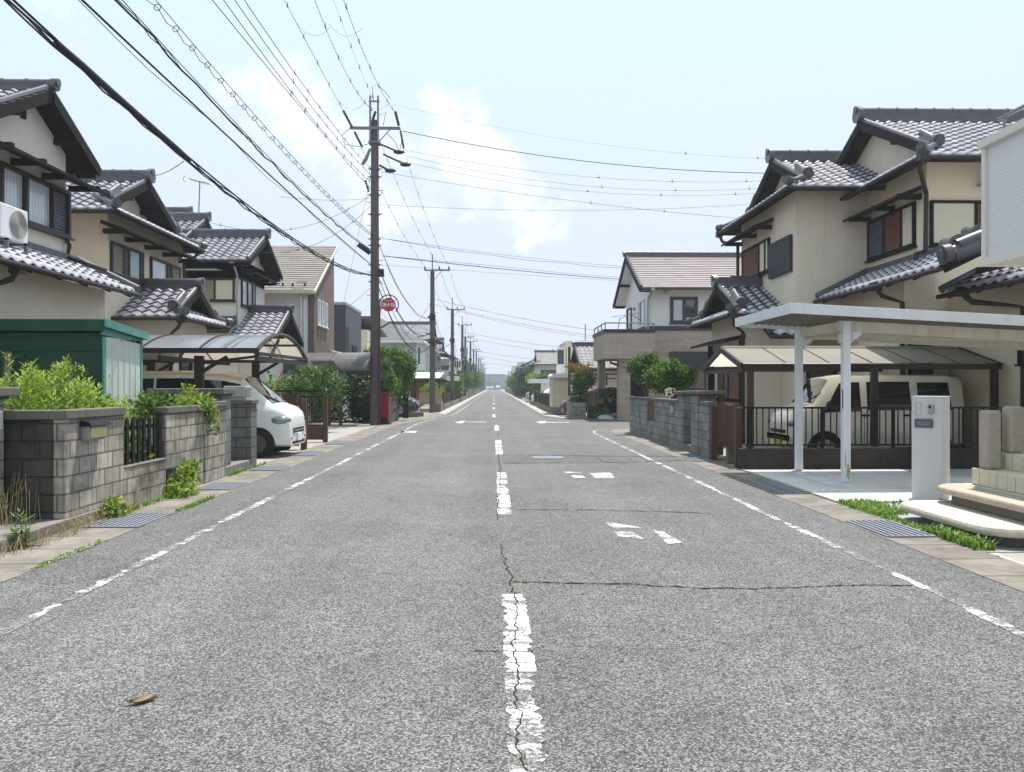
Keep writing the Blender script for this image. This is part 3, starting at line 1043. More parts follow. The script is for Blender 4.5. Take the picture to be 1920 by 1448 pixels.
def tree(name, label, cat, base, lumps, n, size, mat, seed, trunk_r=.07, limbs=4, group=None, extra=None):
    t = thing(name, label, cat, base, group)
    b = Vector(base)
    cz = sum(l[2] for l in lumps) / len(lumps)
    c = Vector((lumps[0][0], lumps[0][1], cz))
    rng = random.Random(seed)
    tb = MB()
    mid = b.lerp(c, .55) + Vector((rng.uniform(-.06, .06), rng.uniform(-.06, .06), 0))
    tb.tube([b, b.lerp(mid, .5) + Vector((.02, .01, 0)), mid, c], [trunk_r * 1.25, trunk_r, trunk_r * .8, trunk_r * .35], 8)
    for l in rng.sample(lumps, min(limbs, len(lumps))):
        e = Vector(l[:3])
        tb.tube([mid, mid.lerp(e, .5) + Vector((0, 0, .06)), e], [trunk_r * .55, trunk_r * .35, trunk_r * .14], 6)
    tb.build('trunk', MAT['trunk'], t, smooth=True)
    fb = MB()
    foliage(fb, lumps, n, size, seed)
    fb.build('crown', MAT[mat], t, attr=True)
    if extra:
        f2 = MB()
        foliage(f2, extra[0], extra[1], size, seed + 5)
        f2.build('crown_tips', MAT[extra[2]], t, attr=True)
    return t


def blades(mb, x0, x1, y0, y1, z, n, h, seed, spread=.5, tv0=0.0, inside=None, w=.008):
    rng = random.Random(seed)
    for _ in range(n):
        x, y = rng.uniform(x0, x1), rng.uniform(y0, y1)
        if inside and not inside(x, y):
            continue
        hh = h * rng.uniform(.4, 1.25)
        a = rng.uniform(0, 6.283)
        d = Vector((math.cos(a), math.sin(a), 0))
        s = Vector((-d.y, d.x, 0)) * w
        p = Vector((x, y, z))
        q = p + d * hh * spread * .35 + Vector((0, 0, hh * .65))
        r_ = p + d * hh * spread + Vector((0, 0, hh * rng.uniform(.7, 1.0)))
        mb.add([p - s, p + s, q + s * .8, q - s * .8, r_], [(0, 1, 2, 3), (3, 2, 4)], min(1, tv0 + rng.random()))


# ---------------------------------------------------------------- cars (x forward, y left, z up; origin under the middle of the nose)
def car(name, label, loc, rotz, st, paint, wheels, wr, seams=(), side=(), front=None, rear=None, lamps=None, grille=(), roofmat=None, roof_from=None, rim='rim', detail=True, mirror=None, plate=None, handles=(), group=None, cat='car', bumper=None, spokes=10):
    t = thing(name, label, cat, loc, group, rotz, local=True)
    st = sorted(st)
    keys = [s[0] for s in st]

    def prof(x):
        x = min(max(x, keys[0]), keys[-1])
        for i in range(len(st) - 1):
            if keys[i] <= x <= keys[i + 1]:
                f = (x - keys[i]) / (keys[i + 1] - keys[i])
                return [st[i][j] * (1 - f) + st[i + 1][j] * f for j in range(1, 7)]

    def ring(x):
        zb, zl, zr, wb, wl_, wr_ = prof(x)
        zl = min(zl, zr - .02)
        k = min(1, (zr - zl) / .25)
        h = [(0, zb), (wb - .10, zb), (wb - .02, zb + .05), (wb + .01, zb + .2), (wl_ + .012, zb + .62 * (zl - zb)), (wl_, zl), ((wl_ * .45 + wr_ * .55), zl + .55 * (zr - zl)), (wr_, zr - .07 * k), (wr_ - .05, zr - .018 * k), (wr_ * .55, zr + .012 * k), (0, zr + .02 * k)]
        return h

    def ws(x, v):                        # point on the glasshouse side, v 0 belt .. 1 roof rail
        zb, zl, zr, wb, wl_, wr_ = prof(x)
        k = min(1, (zr - zl) / .25)
        z = zl + v * (zr - .07 * k - zl)
        return wl_ + (wr_ - wl_) * v, z

    xs = []
    for a, b in zip(keys, keys[1:]):
        n = max(1, int((b - a) / .12)) if detail else 1
        xs += [a + (b - a) * i / n for i in range(n)]
    xs.append(keys[-1])
    body = MB()
    N = None
    vv = []
    for x in xs:
        h = ring(x)
        full = [(x, -y, z) for y, z in h] + [(x, y, z) for y, z in reversed(h[1:-1])]
        N = len(full)
        vv += full
    ff = []
    for i in range(len(xs) - 1):
        for k in range(N):
            k2 = (k + 1) % N
            ff.append((i * N + k, i * N + k2, (i + 1) * N + k2, (i + 1) * N + k))
    ff.append(tuple(range(N)))
    ff.append(tuple((len(xs) - 1) * N + k for k in reversed(range(N))))
    body.add(vv, ff)
    bo = body.build('body', MAT[paint], t, smooth=True, local=True)
    if roofmat:
        rb = MB()
        x0, x1 = roof_from

        def rf(u, v):
            x = x0 + (x1 - x0) * u
            h = ring(x)[7:]
            pts = [(-y, z) for y, z in h] + [(y, z) for y, z in reversed(h[:-1])]
            f = v * (len(pts) - 1)
            i = min(int(f), len(pts) - 2)
            f -= i
            y = pts[i][0] * (1 - f) + pts[i + 1][0] * f
            z = pts[i][1] * (1 - f) + pts[i + 1][1] * f
            return Vector((x, y * 1.004, z + .006))
        rb.grid(rf, 20, 12)
        rb.build('roof_panel', MAT[roofmat], t, smooth=True, local=True)

    def wellp(sg, x, y_out, rr):
        m_ = MB()
        pts = [(x + rr * 1.24 * math.cos(a * math.pi / 12), y_out, wr + rr * 1.24 * math.sin(a * math.pi / 12)) for a in range(-3, 16)]
        m_.prism(pts, (0, -sg * .06, 0))
        return m_
    for x in wheels:
        for sg in (1, -1):
            yb = max(p[0] for p in ring(x)[2:5]) + .006
            wm = wellp(sg, x, sg * yb, wr)
            wm.build('wheel_arch', MAT['tyre'], t, local=True)
            w_ = MB()
            w_.tube([(x, sg * (yb - .12), wr), (x, sg * (yb + .004), wr), (x, sg * (yb + .02), wr)], [wr, wr, wr * .93], 28)
            wo_ = w_.build('wheel', MAT['tyre'], t, smooth=True, local=True)
            r2 = MB()
            r2.tube([(x, sg * (yb + .012), wr), (x, sg * (yb + .027), wr)], [wr * .66, wr * .62], 24)
            for k in range(spokes):
                a = 2 * math.pi * k / spokes
                r2.beam((x + math.cos(a) * wr * .12, sg * (yb + .03), wr + math.sin(a) * wr * .12), (x + math.cos(a) * wr * .6, sg * (yb + .026), wr + math.sin(a) * wr * .6), .03, .03, up=(0, 1, 0))
            r2.tube([(x, sg * (yb + .02), wr), (x, sg * (yb + .045), wr)], wr * .16, 12)
            r2.build('rim', MAT[rim], wo_, local=True)
    for (xa, xb, v0, v1, sl, sr) in side:     # side windows; sl/sr lean the upright edges
        for sg in (1, -1):
            m_ = MB()

            def sf(u, v, sg=sg):
                vv_ = v0 + (v1 - v0) * v
                a, b = xa + sl * v, xb + sr * v
                x = a + (b - a) * u
                y, z = ws(x, vv_)
                return Vector((x, sg * (y + .008), z))
            m_.grid(sf, 10, 5)
            m_.build('side_window', MAT['glass_car'], t, smooth=True, local=True)

    def across(xa, xb, kw, name, off=.012):
        m_ = MB()

        def sf(u, v):
            x = xa + (xb - xa) * v
            h = ring(x)
            wt = h[8][0]
            y = (u * 2 - 1) * wt * kw
            a = abs(y)
            if a < h[9][0]:
                z = h[10][1] + (h[9][1] - h[10][1]) * a / max(h[9][0], 1e-3)
            else:
                z = h[9][1] + (h[8][1] - h[9][1]) * (a - h[9][0]) / max(1e-3, h[8][0] - h[9][0])
            return Vector((x + off * .6 * (1 if xb > keys[0] + 1 else -1), y, z + off))
        m_.grid(sf, 10, 10)
        return m_.build(name, MAT['glass_car'], t, smooth=True, local=True)
    for (x, za, zb2) in seams:
        for sg in (1, -1):
            m_ = MB()
            hh = ring(x)
            pts = []
            for k in range(9):
                z = za + (zb2 - za) * k / 8
                y = hh[5][0]
                for (y0_, z0_), (y1_, z1_) in zip(hh[1:8], hh[2:9]):
                    if z0_ <= z <= z1_ and z1_ > z0_:
                        y = y0_ + (y1_ - y0_) * (z - z0_) / (z1_ - z0_)
                        break
                pts.append((x, sg * (y + .001), z))
            m_.tube(pts, .006, 5)
            m_.build('door_seam', MAT['black_metal'], t, local=True)
    if front:
        across(front[0], front[1], front[2], 'windscreen')
        if detail:
            wi = MB()
            x = front[1]
            for yy in (-.25, .25):
                z = prof(x)[2] + .03
                z2 = prof(x - .12)[2] + .035
                wi.beam((x, yy, z), (x - .12, yy + .38, z2), .015, .012)
            wi.build('wiper', MAT['black_metal'], t, local=True)
    if rear:
        across(rear[0], rear[1], rear[2], 'rear_window')
    for (x0, x1, y0, y1, z0, z1, mt, nm) in (lamps or ()):
        for sg in (1, -1):
            m_ = MB()
            m_.ball(((x0 + x1) / 2, sg * (y0 + y1) / 2, (z0 + z1) / 2), (x1 - x0) / 2, (y1 - y0) / 2, (z1 - z0) / 2, 16, 10)
            m_.build(nm, MAT[mt], t, smooth=True, local=True)
    for (x, y0, y1, z0, z1, mt, nm) in grille:
        m_ = MB()
        m_.box(x - .05, x + .012, y0, y1, z0, z1)
        m_.build(nm, MAT[mt], t, bevel=.006, local=True)
    if mirror:
        for sg in (1, -1):
            m_ = MB()
            x, z = mirror
            y = prof(x)[4]
            m_.ball((x, sg * (y + .11), z), .06, .09, .11, 12, 8)
            m_.beam((x, sg * (y - .01), z - .06), (x, sg * (y + .1), z - .03), .03, .03)
            m_.build('wing_mirror', MAT['black_metal'], t, smooth=True, local=True)
    for (x, z) in handles:
        for sg in (1, -1):
            m_ = MB()
            y = prof(x)[4] + .012
            m_.box(x - .07, x + .07, sg * (y - .01), sg * (y + .025), z - .018, z + .018)
            m_.build('door_handle', MAT['black_metal'], t, bevel=.006, local=True)
    if plate:
        m_ = MB()
        x, z, mt = plate
        m_.box(x - .02, x + .02, -.165, .165, z - .08, z + .08)
        m_.build('number_plate', MAT[mt], t, local=True)
    return t


# ---------------------------------------------------------------- wires
def quad_fit(pts, n, lo=None, hi=None):
    """smooth arc through 3 points; runs from pts[0] to pts[-1] in the horizontal distance"""
    p0 = Vector(pts[0])
    h = [math.hypot(p[0] - p0.x, p[1] - p0.y) for p in pts]
    h[0] = 0
    out = []
    a, b = 0 if lo is None else lo, h[-1] if hi is None else hi
    d = Vector((pts[-1][0] - p0.x, pts[-1][1] - p0.y))
    d.normalize()
    for i in range(n + 1):
        s = a + (b - a) * i / n
        z = 0
        for j in range(3):
            t = 1
            for k in range(3):
                if k != j:
                    t *= (s - h[k]) / (h[j] - h[k])
            z += pts[j][2] * t
        out.append(Vector((p0.x + d.x * s, p0.y + d.y * s, z)))
    return out


def sagspan(p, q, sag, n=18):
    p, q = Vector(p), Vector(q)
    return [p.lerp(q, i / n) - Vector((0, 0, sag * 4 * (i / n) * (1 - i / n))) for i in range(n + 1)]


def ticks(mb, pts, every, size, seed=3, start=.5):
    rng = random.Random(seed)
    acc = start
    for a, b in zip(pts, pts[1:]):
        L = (b - a).length
        while acc < L:
            p = a.lerp(b, acc / L)
            d = (b - a).normalized()
            mb.tube([p - d * size * .35, p + d * size * .35], size * .13, 5)
            mb.beam(p - Vector((0, 0, size * .35)), p + Vector((0, 0, size * .8)) + d * rng.uniform(-.3, .3) * size, size * .10, size * .10, up=(1, 0, 0))
            acc += every * rng.uniform(.8, 1.2)
        acc -= L


def rings(mb, pts, every, r, drop):
    """hanger rings that carry a second strand"""
    acc = .3
    low = []
    for a, b in zip(pts, pts[1:]):
        L = (b - a).length
        while acc < L:
            p = a.lerp(b, acc / L)
            d = (b - a).normalized()
            s = d.cross(Vector((0, 0, 1))).normalized()
            c = p - Vector((0, 0, drop))
            mb.tube([c + (s * math.cos(k * .785) + Vector((0, 0, 1)) * math.sin(k * .785)) * r for k in range(9)], .006, 4, caps=False)
            low.append(c)
            low.append(c + d * every * .5 - Vector((0, 0, drop * .9)))
            acc += every
        acc -= L
    return low


def wire(label, pts, r, group, extra=None, mat='wire', name='overhead_wire', tick=None, twin=None):
    mb = MB()
    mb.tube(pts, r, 5)
    if twin:
        for (dz, amp, rr, k) in twin:
            p2 = []
            for i, p in enumerate(pts):
                f = i / (len(pts) - 1)
                e_ = min(1, f * 8, (1 - f) * 8)
                p2.append(p + Vector((amp * math.sin(i * k) * e_, 0, (dz + amp * math.cos(i * k * 1.3)) * e_)))
            mb.tube(p2, rr, 5)
    if tick:
        ticks(mb, pts, *tick)
    if extra:
        extra(mb, pts)
    o = mb.build(name, MAT[mat], smooth=False)
    return tag(o, label, 'wire', group)


# ================================================================ THE SETTING
g = MB()
g.box(-700, 700, -60, 900, -.5, -.03)
struct('ground', g, MAT['ground'])
g = MB()
g.poly([(-3.75, -12, 0), (3.85, -12, 0), (3.85, 25.6, 0), (4.15, 26.4, 0), (4.9, 27.0, 0), (45, 27.2, 0), (45, 35.2, 0), (4.4, 35.2, 0), (3.2, 36.2, 0), (2.55, 39, 0),
        (2.5, 335, 0), (-2.5, 335, 0), (-2.55, 41, 0), (-3.0, 36, 0), (-3.75, 29, 0)])
struct('road', g, MAT['asphalt'])
g = MB()
g.box(-60, 60, 335, 345, -.2, .002)
struct('cross_road', g, MAT['asphalt'])
g = MB()
g.poly([(-4.45, -12, .004), (-3.75, -12, .004), (-3.75, 29, .004), (-3.0, 36, .004), (-2.55, 41, .004), (-3.1, 43, .004), (-3.6, 38, .004), (-4.45, 30, .004)])
g.poly([(3.85, -12, .004), (4.42, -12, .004), (4.42, 25.6, .004), (4.75, 26.3, .004), (5.2, 26.5, .004), (45, 26.6, .004), (45, 27.2, .004), (4.9, 27.0, .004), (4.15, 26.4, .004), (3.85, 25.6, .004)])
struct('gutter', g, MAT['gutter'])
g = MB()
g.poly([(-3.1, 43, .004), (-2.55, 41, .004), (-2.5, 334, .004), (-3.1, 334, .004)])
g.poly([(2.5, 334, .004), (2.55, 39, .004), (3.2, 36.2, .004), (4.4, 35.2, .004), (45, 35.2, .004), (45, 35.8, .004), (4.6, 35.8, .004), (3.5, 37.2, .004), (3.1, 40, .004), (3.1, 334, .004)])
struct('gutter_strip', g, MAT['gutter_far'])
g = MB()
g.box(-9.0, -4.46, 14.65, 30.5, -.06, -.008)
g.box(-8, -3.62, 38.5, 43, -.06, -.008)
g.box(4.43, 7, 26.45, 15.9, -.06, -.006)
g.box(4.43, 12, -8, 7.0, -.06, -.012)
struct('concrete_apron', g, MAT['apron'])
g = MB()
g.poly([gnd(0, 1078, .0018), gnd(95, 1098, .0018), gnd(205, 1082, .0018), gnd(300, 1052, .0018), gnd(150, 1040, .0018)])
g.poly([gnd(945, 868, .0018), gnd(1330, 862, .0018), gnd(1280, 853, .0018), gnd(940, 853, .0018)])
struct('road_patch', g, MAT['patch'])

# road markings
g = MB()


def ragged(mb, a, b, w, seed, jit=.3, step=.035):
    rng_ = random.Random(seed)
    a, b = Vector(a), Vector(b)
    d = (b - a)
    n = max(2, int(d.length / step))
    d.normalize()
    s = Vector((-d.y, d.x))
    j = [0, 0]
    L_, R_ = [], []
    for i in range(n + 1):
        p = a.lerp(b, i / n)
        j = [q * .6 + rng_.uniform(-jit, jit) * w * .5 for q in j]
        L_.append(p + s * max(.01, w / 2 + min(0, j[0] * .8)))
        R_.append(p - s * max(.01, w / 2 + min(0, j[1] * .8)))
    v = [(p.x, p.y, .0035) for p in L_] + [(p.x, p.y, .0035) for p in R_]
    n = len(L_)
    mb.add(v, [(i, n + i, n + i + 1, i + 1) for i in range(n - 1)])


for x, y0, y1 in ((.14, 4.05, 5.56), (.13, 9.0, 13.4), (.12, 16.9, 21.5), (.10, 25.9, 29.7)):
    ragged(g, (x, y0), (x, y1), .17, int(y0 * 10), .45)
for k in range(9):
    y = 37 + k * 13
    g.box(-.07, .07, y, y + 4, .004, .007)
struct('centre_line', g, MAT['paint'])
g = MB()
ragged(g, (.14, 1.1), (.14, 4.04), .17, 3, .6)
struct('worn_centre_line', g, paintmat('road_paint_flaked', .66))
g = MB()
left = [(-3.0, -8), (-2.98, 24), (-3.06, 30), (-2.76, 35.7), (-2.1, 40.5), (-2.0, 55), (-2.0, 330)]
right = [(3.2, -8), (3.19, 10), (3.2, 24.6), (3.35, 25.7), (3.9, 26.35), (5, 26.55)]
for ln, w in ((left, .075), (right, .065)):
    for a, b in zip(ln, ln[1:]):
        ragged(g, a, b, w * 1.5, int(abs(a[1]) * 7 + 1), .8, .05 if a[1] < 30 else .4)
struct('edge_line', g, MAT['paint_edge'])
g = MB()
for poly in ([(852, 792), (864, 789.4), (872, 789.4), (868, 794), (862, 794)], [(868, 791.0), (912, 791.0), (912, 791.8), (868, 791.8)],
             [(1003, 792), (1016, 789.8), (1024, 789.8), (1021, 794), (1012, 794)], [(1020, 791.6), (1067, 791.6), (1067, 792.4), (1020, 792.4)],
             [(748, 811.5), (753, 808.5), (783, 808.5), (779, 811.5)]):
    g.prism([gnd(x, y, .001) for x, y in poly], (0, 0, .0025))
struct('road_arrows', g, MAT['paint_fresh'])
g = MB()
ragged(g, (-1.25, 39.4), (2.0, 39.4), .16, 4, .8, .08)
struct('give_way_line', g, MAT['paint_edge'])
g = MB()
for poly in ([(1056, 884.5), (1088, 884.5), (1092, 888), (1062, 888)], [(1070, 892), (1094, 893), (1098, 896), (1078, 896)],
             [(1106, 888), (1144, 886), (1150, 892), (1112, 892)], [(1112, 893), (1150, 893), (1154, 897.5), (1118, 898.5)],
             [(1134, 980), (1150, 981), (1205, 990), (1150, 991)], [(1150, 996), (1185, 998), (1210, 1012), (1160, 1006)],
             [(1224, 994), (1244, 998), (1280, 1018), (1252, 1021)]):
    g.prism([gnd(x, y, .001) for x, y in poly], (0, 0, .0025))
struct('worn_diamond_marking', g, paintmat('road_paint_diamond', .52))


def crack(mb, pts, w, seed, jit=.02, step=.05):
    rng = random.Random(seed)
    L, Rr = [], []
    for a, b in zip(pts, pts[1:]):
        a, b = Vector((a[0], a[1])), Vector((b[0], b[1]))
        n = max(2, int((b - a).length / step))
        d = (b - a).normalized()
        s = Vector((-d.y, d.x))
        j = 0
        for i in range(n):
            j = j * .7 + rng.uniform(-jit, jit)
            p = a.lerp(b, i / n) + s * j
            ww = w * rng.uniform(.25, 1.15)
            L.append((p + s * ww / 2))
            Rr.append((p - s * ww / 2))
    v = [(p.x, p.y, .0055) for p in L] + [(p.x, p.y, .0055) for p in Rr]
    n = len(L)
    mb.add(v, [(i, i + 1, n + i + 1, n + i) for i in range(n - 1)])


def gp(*pp):
    return [tuple(gnd(x, y)[:2]) for x, y in pp]


g = MB()
crack(g, gp((985, 1448), (968, 1390), (972, 1330), (972, 1270), (966, 1220), (966, 1170), (962, 1110), (957, 1075), (945, 1045), (936, 1020)), .011, 1, .014, .03)
crack(g, gp((934, 975), (936, 930), (938, 888), (935, 850), (934, 815), (932, 800)), .014, 2, .012)
crack(g, gp((962, 1091), (1060, 1095), (1150, 1096), (1300, 1103), (1400, 1105), (1520, 1101), (1640, 1098), (1720, 1100)), .024, 3, .016, .03)
crack(g, gp((960, 956), (1100, 957), (1250, 960), (1340, 964)), .03, 4, .012)
crack(g, gp((940, 853), (1150, 856), (1280, 857)), .05, 5, .015)
crack(g, gp((945, 869), (1160, 868), (1330, 862)), .05, 6, .02)
crack(g, gp((1120, 857), (1130, 866), (1180, 870)), .02, 7, .02)
crack(g, gp((925, 803), (1040, 803.5), (1090, 805)), .03, 8, .02)
crack(g, gp((880, 1222), (960, 1223), (1010, 1223)), .014, 10, .008, .03)
struct('road_cracks', g, MAT['crack'])
g = MB()
for k, (px, py) in enumerate(((968, 1093), (985, 1092), (955, 1415), (957, 1432), (182, 1098), (205, 1082), (235, 1066), (258, 1050), (150, 1114), (1570, 1045), (1210, 1100))):
    p = gnd(px, py)
    blades(g, p.x - .10, p.x + .10, p.y - .03, p.y + .03, .004, 14 if k < 9 and py < 1400 else 6, .018, 40 + k, .9, w=.004)
struct('moss_in_cracks', g, MAT['grass'], kind='stuff', attr=True)

# ================================================================ DRAIN GRATES, MANHOLE, FALLEN LEAF
def grate(x0, x1, y0, y1, label, n=9):
    t = thing('drain_grate', label, 'drain grate', ((x0 + x1) / 2, (y0 + y1) / 2, 0), 'steel drain grates in the gutter')
    p = MB()
    p.box(x0, x1, y0, y1, .0045, .0075)
    p.build('drain_pit', MAT['pit'], t)
    f = MB()
    w = (x1 - x0) / n
    for i in range(n + 1):
        x = x0 + (x1 - x0) * i / n
        f.box(x - w * .25, x + w * .25, y0, y1, .008, .018)
    for y in (y0, y1):
        f.box(x0, x1, y - .012, y + .012, .0085, .0195)
    f.build('bars', MAT['grate'], t)


grate(-4.32, -3.78, 8.25, 9.15, 'long steel drain grate nearest the camera, below the wall with the yellow mailbox')
grate(-4.30, -3.80, 11.2, 12.0, 'steel drain grate beside the leafy weeds growing from the block wall')
grate(-4.30, -3.80, 13.75, 14.45, 'narrow steel drain grate below the dark gate pillar')
grate(-4.32, -3.82, 16.6, 17.6, 'steel drain grate in front of the parked white minivan')
grate(-4.30, -3.80, 19.8, 20.9, 'worn drain grate in front of the black folding gate')
grate(3.90, 4.36, 7.55, 8.45, 'wide dark drain grate beside the grass and stone steps', 7)
grate(3.90, 4.34, 10.6, 12.2, 'drain grate along the edge of the tiled carport floor', 6)
grate(3.92, 4.34, 15.2, 16.3, 'drain grate in front of the brown wooden gate on the right', 7)
t = thing('manhole_cover', 'round iron manhole cover in a patched strip of the road', 'manhole cover', (1.12, 16.1, 0))
m = MB()
m.tube([(1.12, 16.1, .006), (1.12, 16.1, .014)], .33, 32)
m.build('frame_ring', MAT['grey_metal'], t)
m = MB()
m.tube([(1.12, 16.1, .007), (1.12, 16.1, .019)], .28, 32)
for i in range(-4, 5):
    for j in range(-4, 5):
        if i * i + j * j < 17:
            m.box(1.12 + i * .055 - .015, 1.12 + i * .055 + .015, 16.1 + j * .055 - .015, 16.1 + j * .055 + .015, .019, .023)
m.build('lid', MAT['grate'], t)
p = gnd(268, 1318)
m = MB()
def lf(u, v):
    a = (u - .5)
    w = math.sin(math.pi * min(1, max(0, u))) * .035
    return Vector((p.x + a * .12 + (v - .5) * .02, p.y + (v - .5) * 2 * w + a * .05, .005 + .014 * (2 * v - 1) ** 2 + .008 * a * a * 4))
m.grid(lf, 10, 4)
tag(m.build('fallen_leaf', M('dry_leaf', (.27, .18, .10), .8, .3, 20), smooth=True), 'small dry brown leaf lying on the asphalt', 'leaf')

# ================================================================ LEFT SIDE: block walls
def coping(mb, x0, x1, y0, y1, z0, z1):
    mb.box(x0, x1, y0, y1, z0, z1)


XL = -4.45
t = thing('block_wall', 'weathered block wall with a coping and a yellow mailbox set into it', 'wall', (XL - .06, 8.9, 0))
m = MB()
m.box(XL - .12, XL, 8.13, 9.41, .12, 1.15)
m.build('block_face', MAT['block'], t, bevel=.008)
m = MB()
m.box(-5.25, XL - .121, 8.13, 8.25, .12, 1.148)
m.build('shaded_grimy_return', MAT['block_shade_grime'], t, bevel=.008)  # return face darkened in its colour for shade as well as grime
m = MB()
m.box(XL - .15, XL + .03, 8.10, 9.42, 1.151, 1.25)
m.box(-5.25, XL - .151, 8.10, 8.28, 1.151, 1.249)
m.build('coping', MAT['coping'], t, bevel=.012)
m = MB()
m.box(-5.3, XL + .03, -6, 9.45, -.02, .119)
m.build('footing', MAT['footing'], t, bevel=.012)
# low wall under the slats + wall B + wall C as one continuous wall
t2 = thing('block_wall', 'weathered block wall with a low stretch under black slats and a vine over its end', 'wall', (XL - .06, 11.2, 0))
m = MB()
m.box(XL - .12, XL, 9.412, 10.61, .0, .50)
m.box(XL - .12, XL, 10.612, 11.98, .36, 1.12)
m.box(XL - .12, XL - .002, 10.95, 11.98, .0, .358)
m.box(XL - .10, XL + .01, 12.0, 12.93, .0, 1.16)
m.build('block_face', MAT['block'], t2, bevel=.008)
m = MB()
m.box(XL - .15, XL + .02, 10.60, 11.985, 1.121, 1.215)
m.box(XL - .13, XL + .03, 11.99, 12.95, 1.161, 1.255)
m.box(XL - .13, XL + .01, 9.413, 10.605, .501, .525)
m.build('coping', MAT['coping'], t2, bevel=.012)
m = MB()
m.box(XL - .16, XL - .13, 10.62, 10.96, .05, .35)
m.build('drain_opening', MAT['pit'], t2)
t = thing('slat_fence', 'short fence of dark pointed slats between two weathered block walls', 'fence', (XL - .07, 10, .525))
m = MB()
for i in range(8):
    y = 9.47 + i * .155
    m.prism([(XL - .09, y, .53), (XL - .09, y + .065, .53), (XL - .09, y + .065, 1.08), (XL - .09, y + .032, 1.115), (XL - .09, y, 1.08)], (.022, 0, 0))
for z in (.62, .95):
    m.box(XL - .115, XL - .091, 9.44, 10.58, z, z + .05)
m.build('slats', MAT['black_metal'], t)
m = MB()
m.box(XL - .12, XL - .05, 10.53, 10.60, .53, 1.16)
m.build('post', MAT['brown_alu'], t, bevel=.004)

t = thing('gate_pillar', 'nearest block gate pillar with a flat cap and a white address plate', 'gate pillar', (-5.3, 7.8, .12))
m = MB()
m.box(-5.62, -5.04, 7.5, 8.08, .12, 1.36)
m.build('shaft', MAT['block'], t, bevel=.008)
m = MB()
m.prism([(-5.66, 7.46, 1.361), (-5.0, 7.46, 1.361), (-5.0, 8.12, 1.361), (-5.66, 8.12, 1.361)], (0, 0, .03))
m.box(-5.70, -4.92, 7.42, 8.16, 1.392, 1.49)
m.build('cap', MAT['coping'], t, bevel=.02)
pl = MB()
pl.box(-5.04, -5.025, 7.985, 8.035, 1.06, 1.25)
po = pl.build('address_plate', MAT['white_paint'], t)
m = MB()
for k in range(4):
    z = 1.09 + k * .038
    m.box(-5.0245, -5.0225, 7.998, 8.022, z, z + .005)
    m.box(-5.0245, -5.0225, 8.006, 8.011, z - .008, z + .018)
m.build('lettering', MAT['grey_metal'], po)

t = thing('wall_mailbox', 'pale yellow mailbox with a dark lid mounted in the weathered block wall', 'mailbox', (XL, 8.62, .93))
m = MB()
m.box(XL + .003, XL + .09, 8.43, 8.83, .92, 1.065)
m.box(XL + .003, XL + .07, 8.43, 8.83, .905, .92)
m.build('casing', MAT['grey_metal'], t, bevel=.008)
m = MB()
m.prism([(XL + .003, 8.41, 1.066), (XL + .135, 8.41, 1.066), (XL + .10, 8.41, 1.118), (XL + .003, 8.41, 1.128)], (0, .44, 0))
m.build('lid', MAT['black_metal'], t, bevel=.005)
m = MB()
m.box(XL + .0905, XL + .102, 8.46, 8.80, .935, 1.05)
m.build('door', MAT['mail_yellow'], t, bevel=.006)

t = thing('gate_pillar', 'dark block gate pillar with a small beige parcel box on its top', 'gate pillar', (-4.7, 14.4, 0))
m = MB()
m.box(-5.12, XL, 14.28, 14.63, 0, 1.17)
m.build('shaft', MAT['block_dark'], t, bevel=.008)
m = MB()
m.box(-5.15, XL + .03, 14.25, 14.66, 1.171, 1.245)
m.build('cap', MAT['coping'], t, bevel=.012)
for k, (x0, x1, y, lab) in enumerate(((-5.36, -4.90, 12.35, 'wide capped gate pillar rising behind the vine covered block wall'), (-4.93, -4.50, 12.95, 'narrow capped gate pillar just behind the block wall beside the vine'))):
    t = thing('gate_pillar', lab, 'gate pillar', ((x0 + x1) / 2, y + .2, 0), 'capped pillars of the left house gate')
    m = MB()
    m.box(x0, x1, y, y + .4, 0, 1.33)
    m.build('shaft', MAT['block_grey'], t, bevel=.008)
    m = MB()
    m.box(x0 - .03, x1 + .03, y - .03, y + .43, 1.331, 1.36)
    m.box(x0 - .09, x1 + .05, y - .09, y + .49, 1.361, 1.46)
    m.build('cap', MAT['coping'], t, bevel=.015)
m = MB()
m.box(XL - .25, XL + .0, 12.955, 14.245, -.02, .15)
m.box(-5.6, XL - .251, 12.955, 14.245, -.02, .13)
tag(m.build('gate_threshold', MAT['footing'], bevel=.01), 'concrete threshold step between the vine wall and the dark pillar', 'step')
t = thing('parcel_box', 'small beige parcel box standing on the dark gate pillar', 'mailbox', (-4.75, 14.35, 1.25))
m = MB()
m.box(-4.95, -4.55, 14.27, 14.6, 1.30, 1.50)
m.build('casing', MAT['panel_grey'], t, bevel=.012)
m = MB()
m.box(-4.88, -4.62, 14.33, 14.55, 1.246, 1.30)
m.build('foot', MAT['white_paint'], t)
m = MB()
m.box(-4.549, -4.535, 14.30, 14.57, 1.32, 1.47)
m.build('door', MAT['grey_metal'], t, bevel=.004)

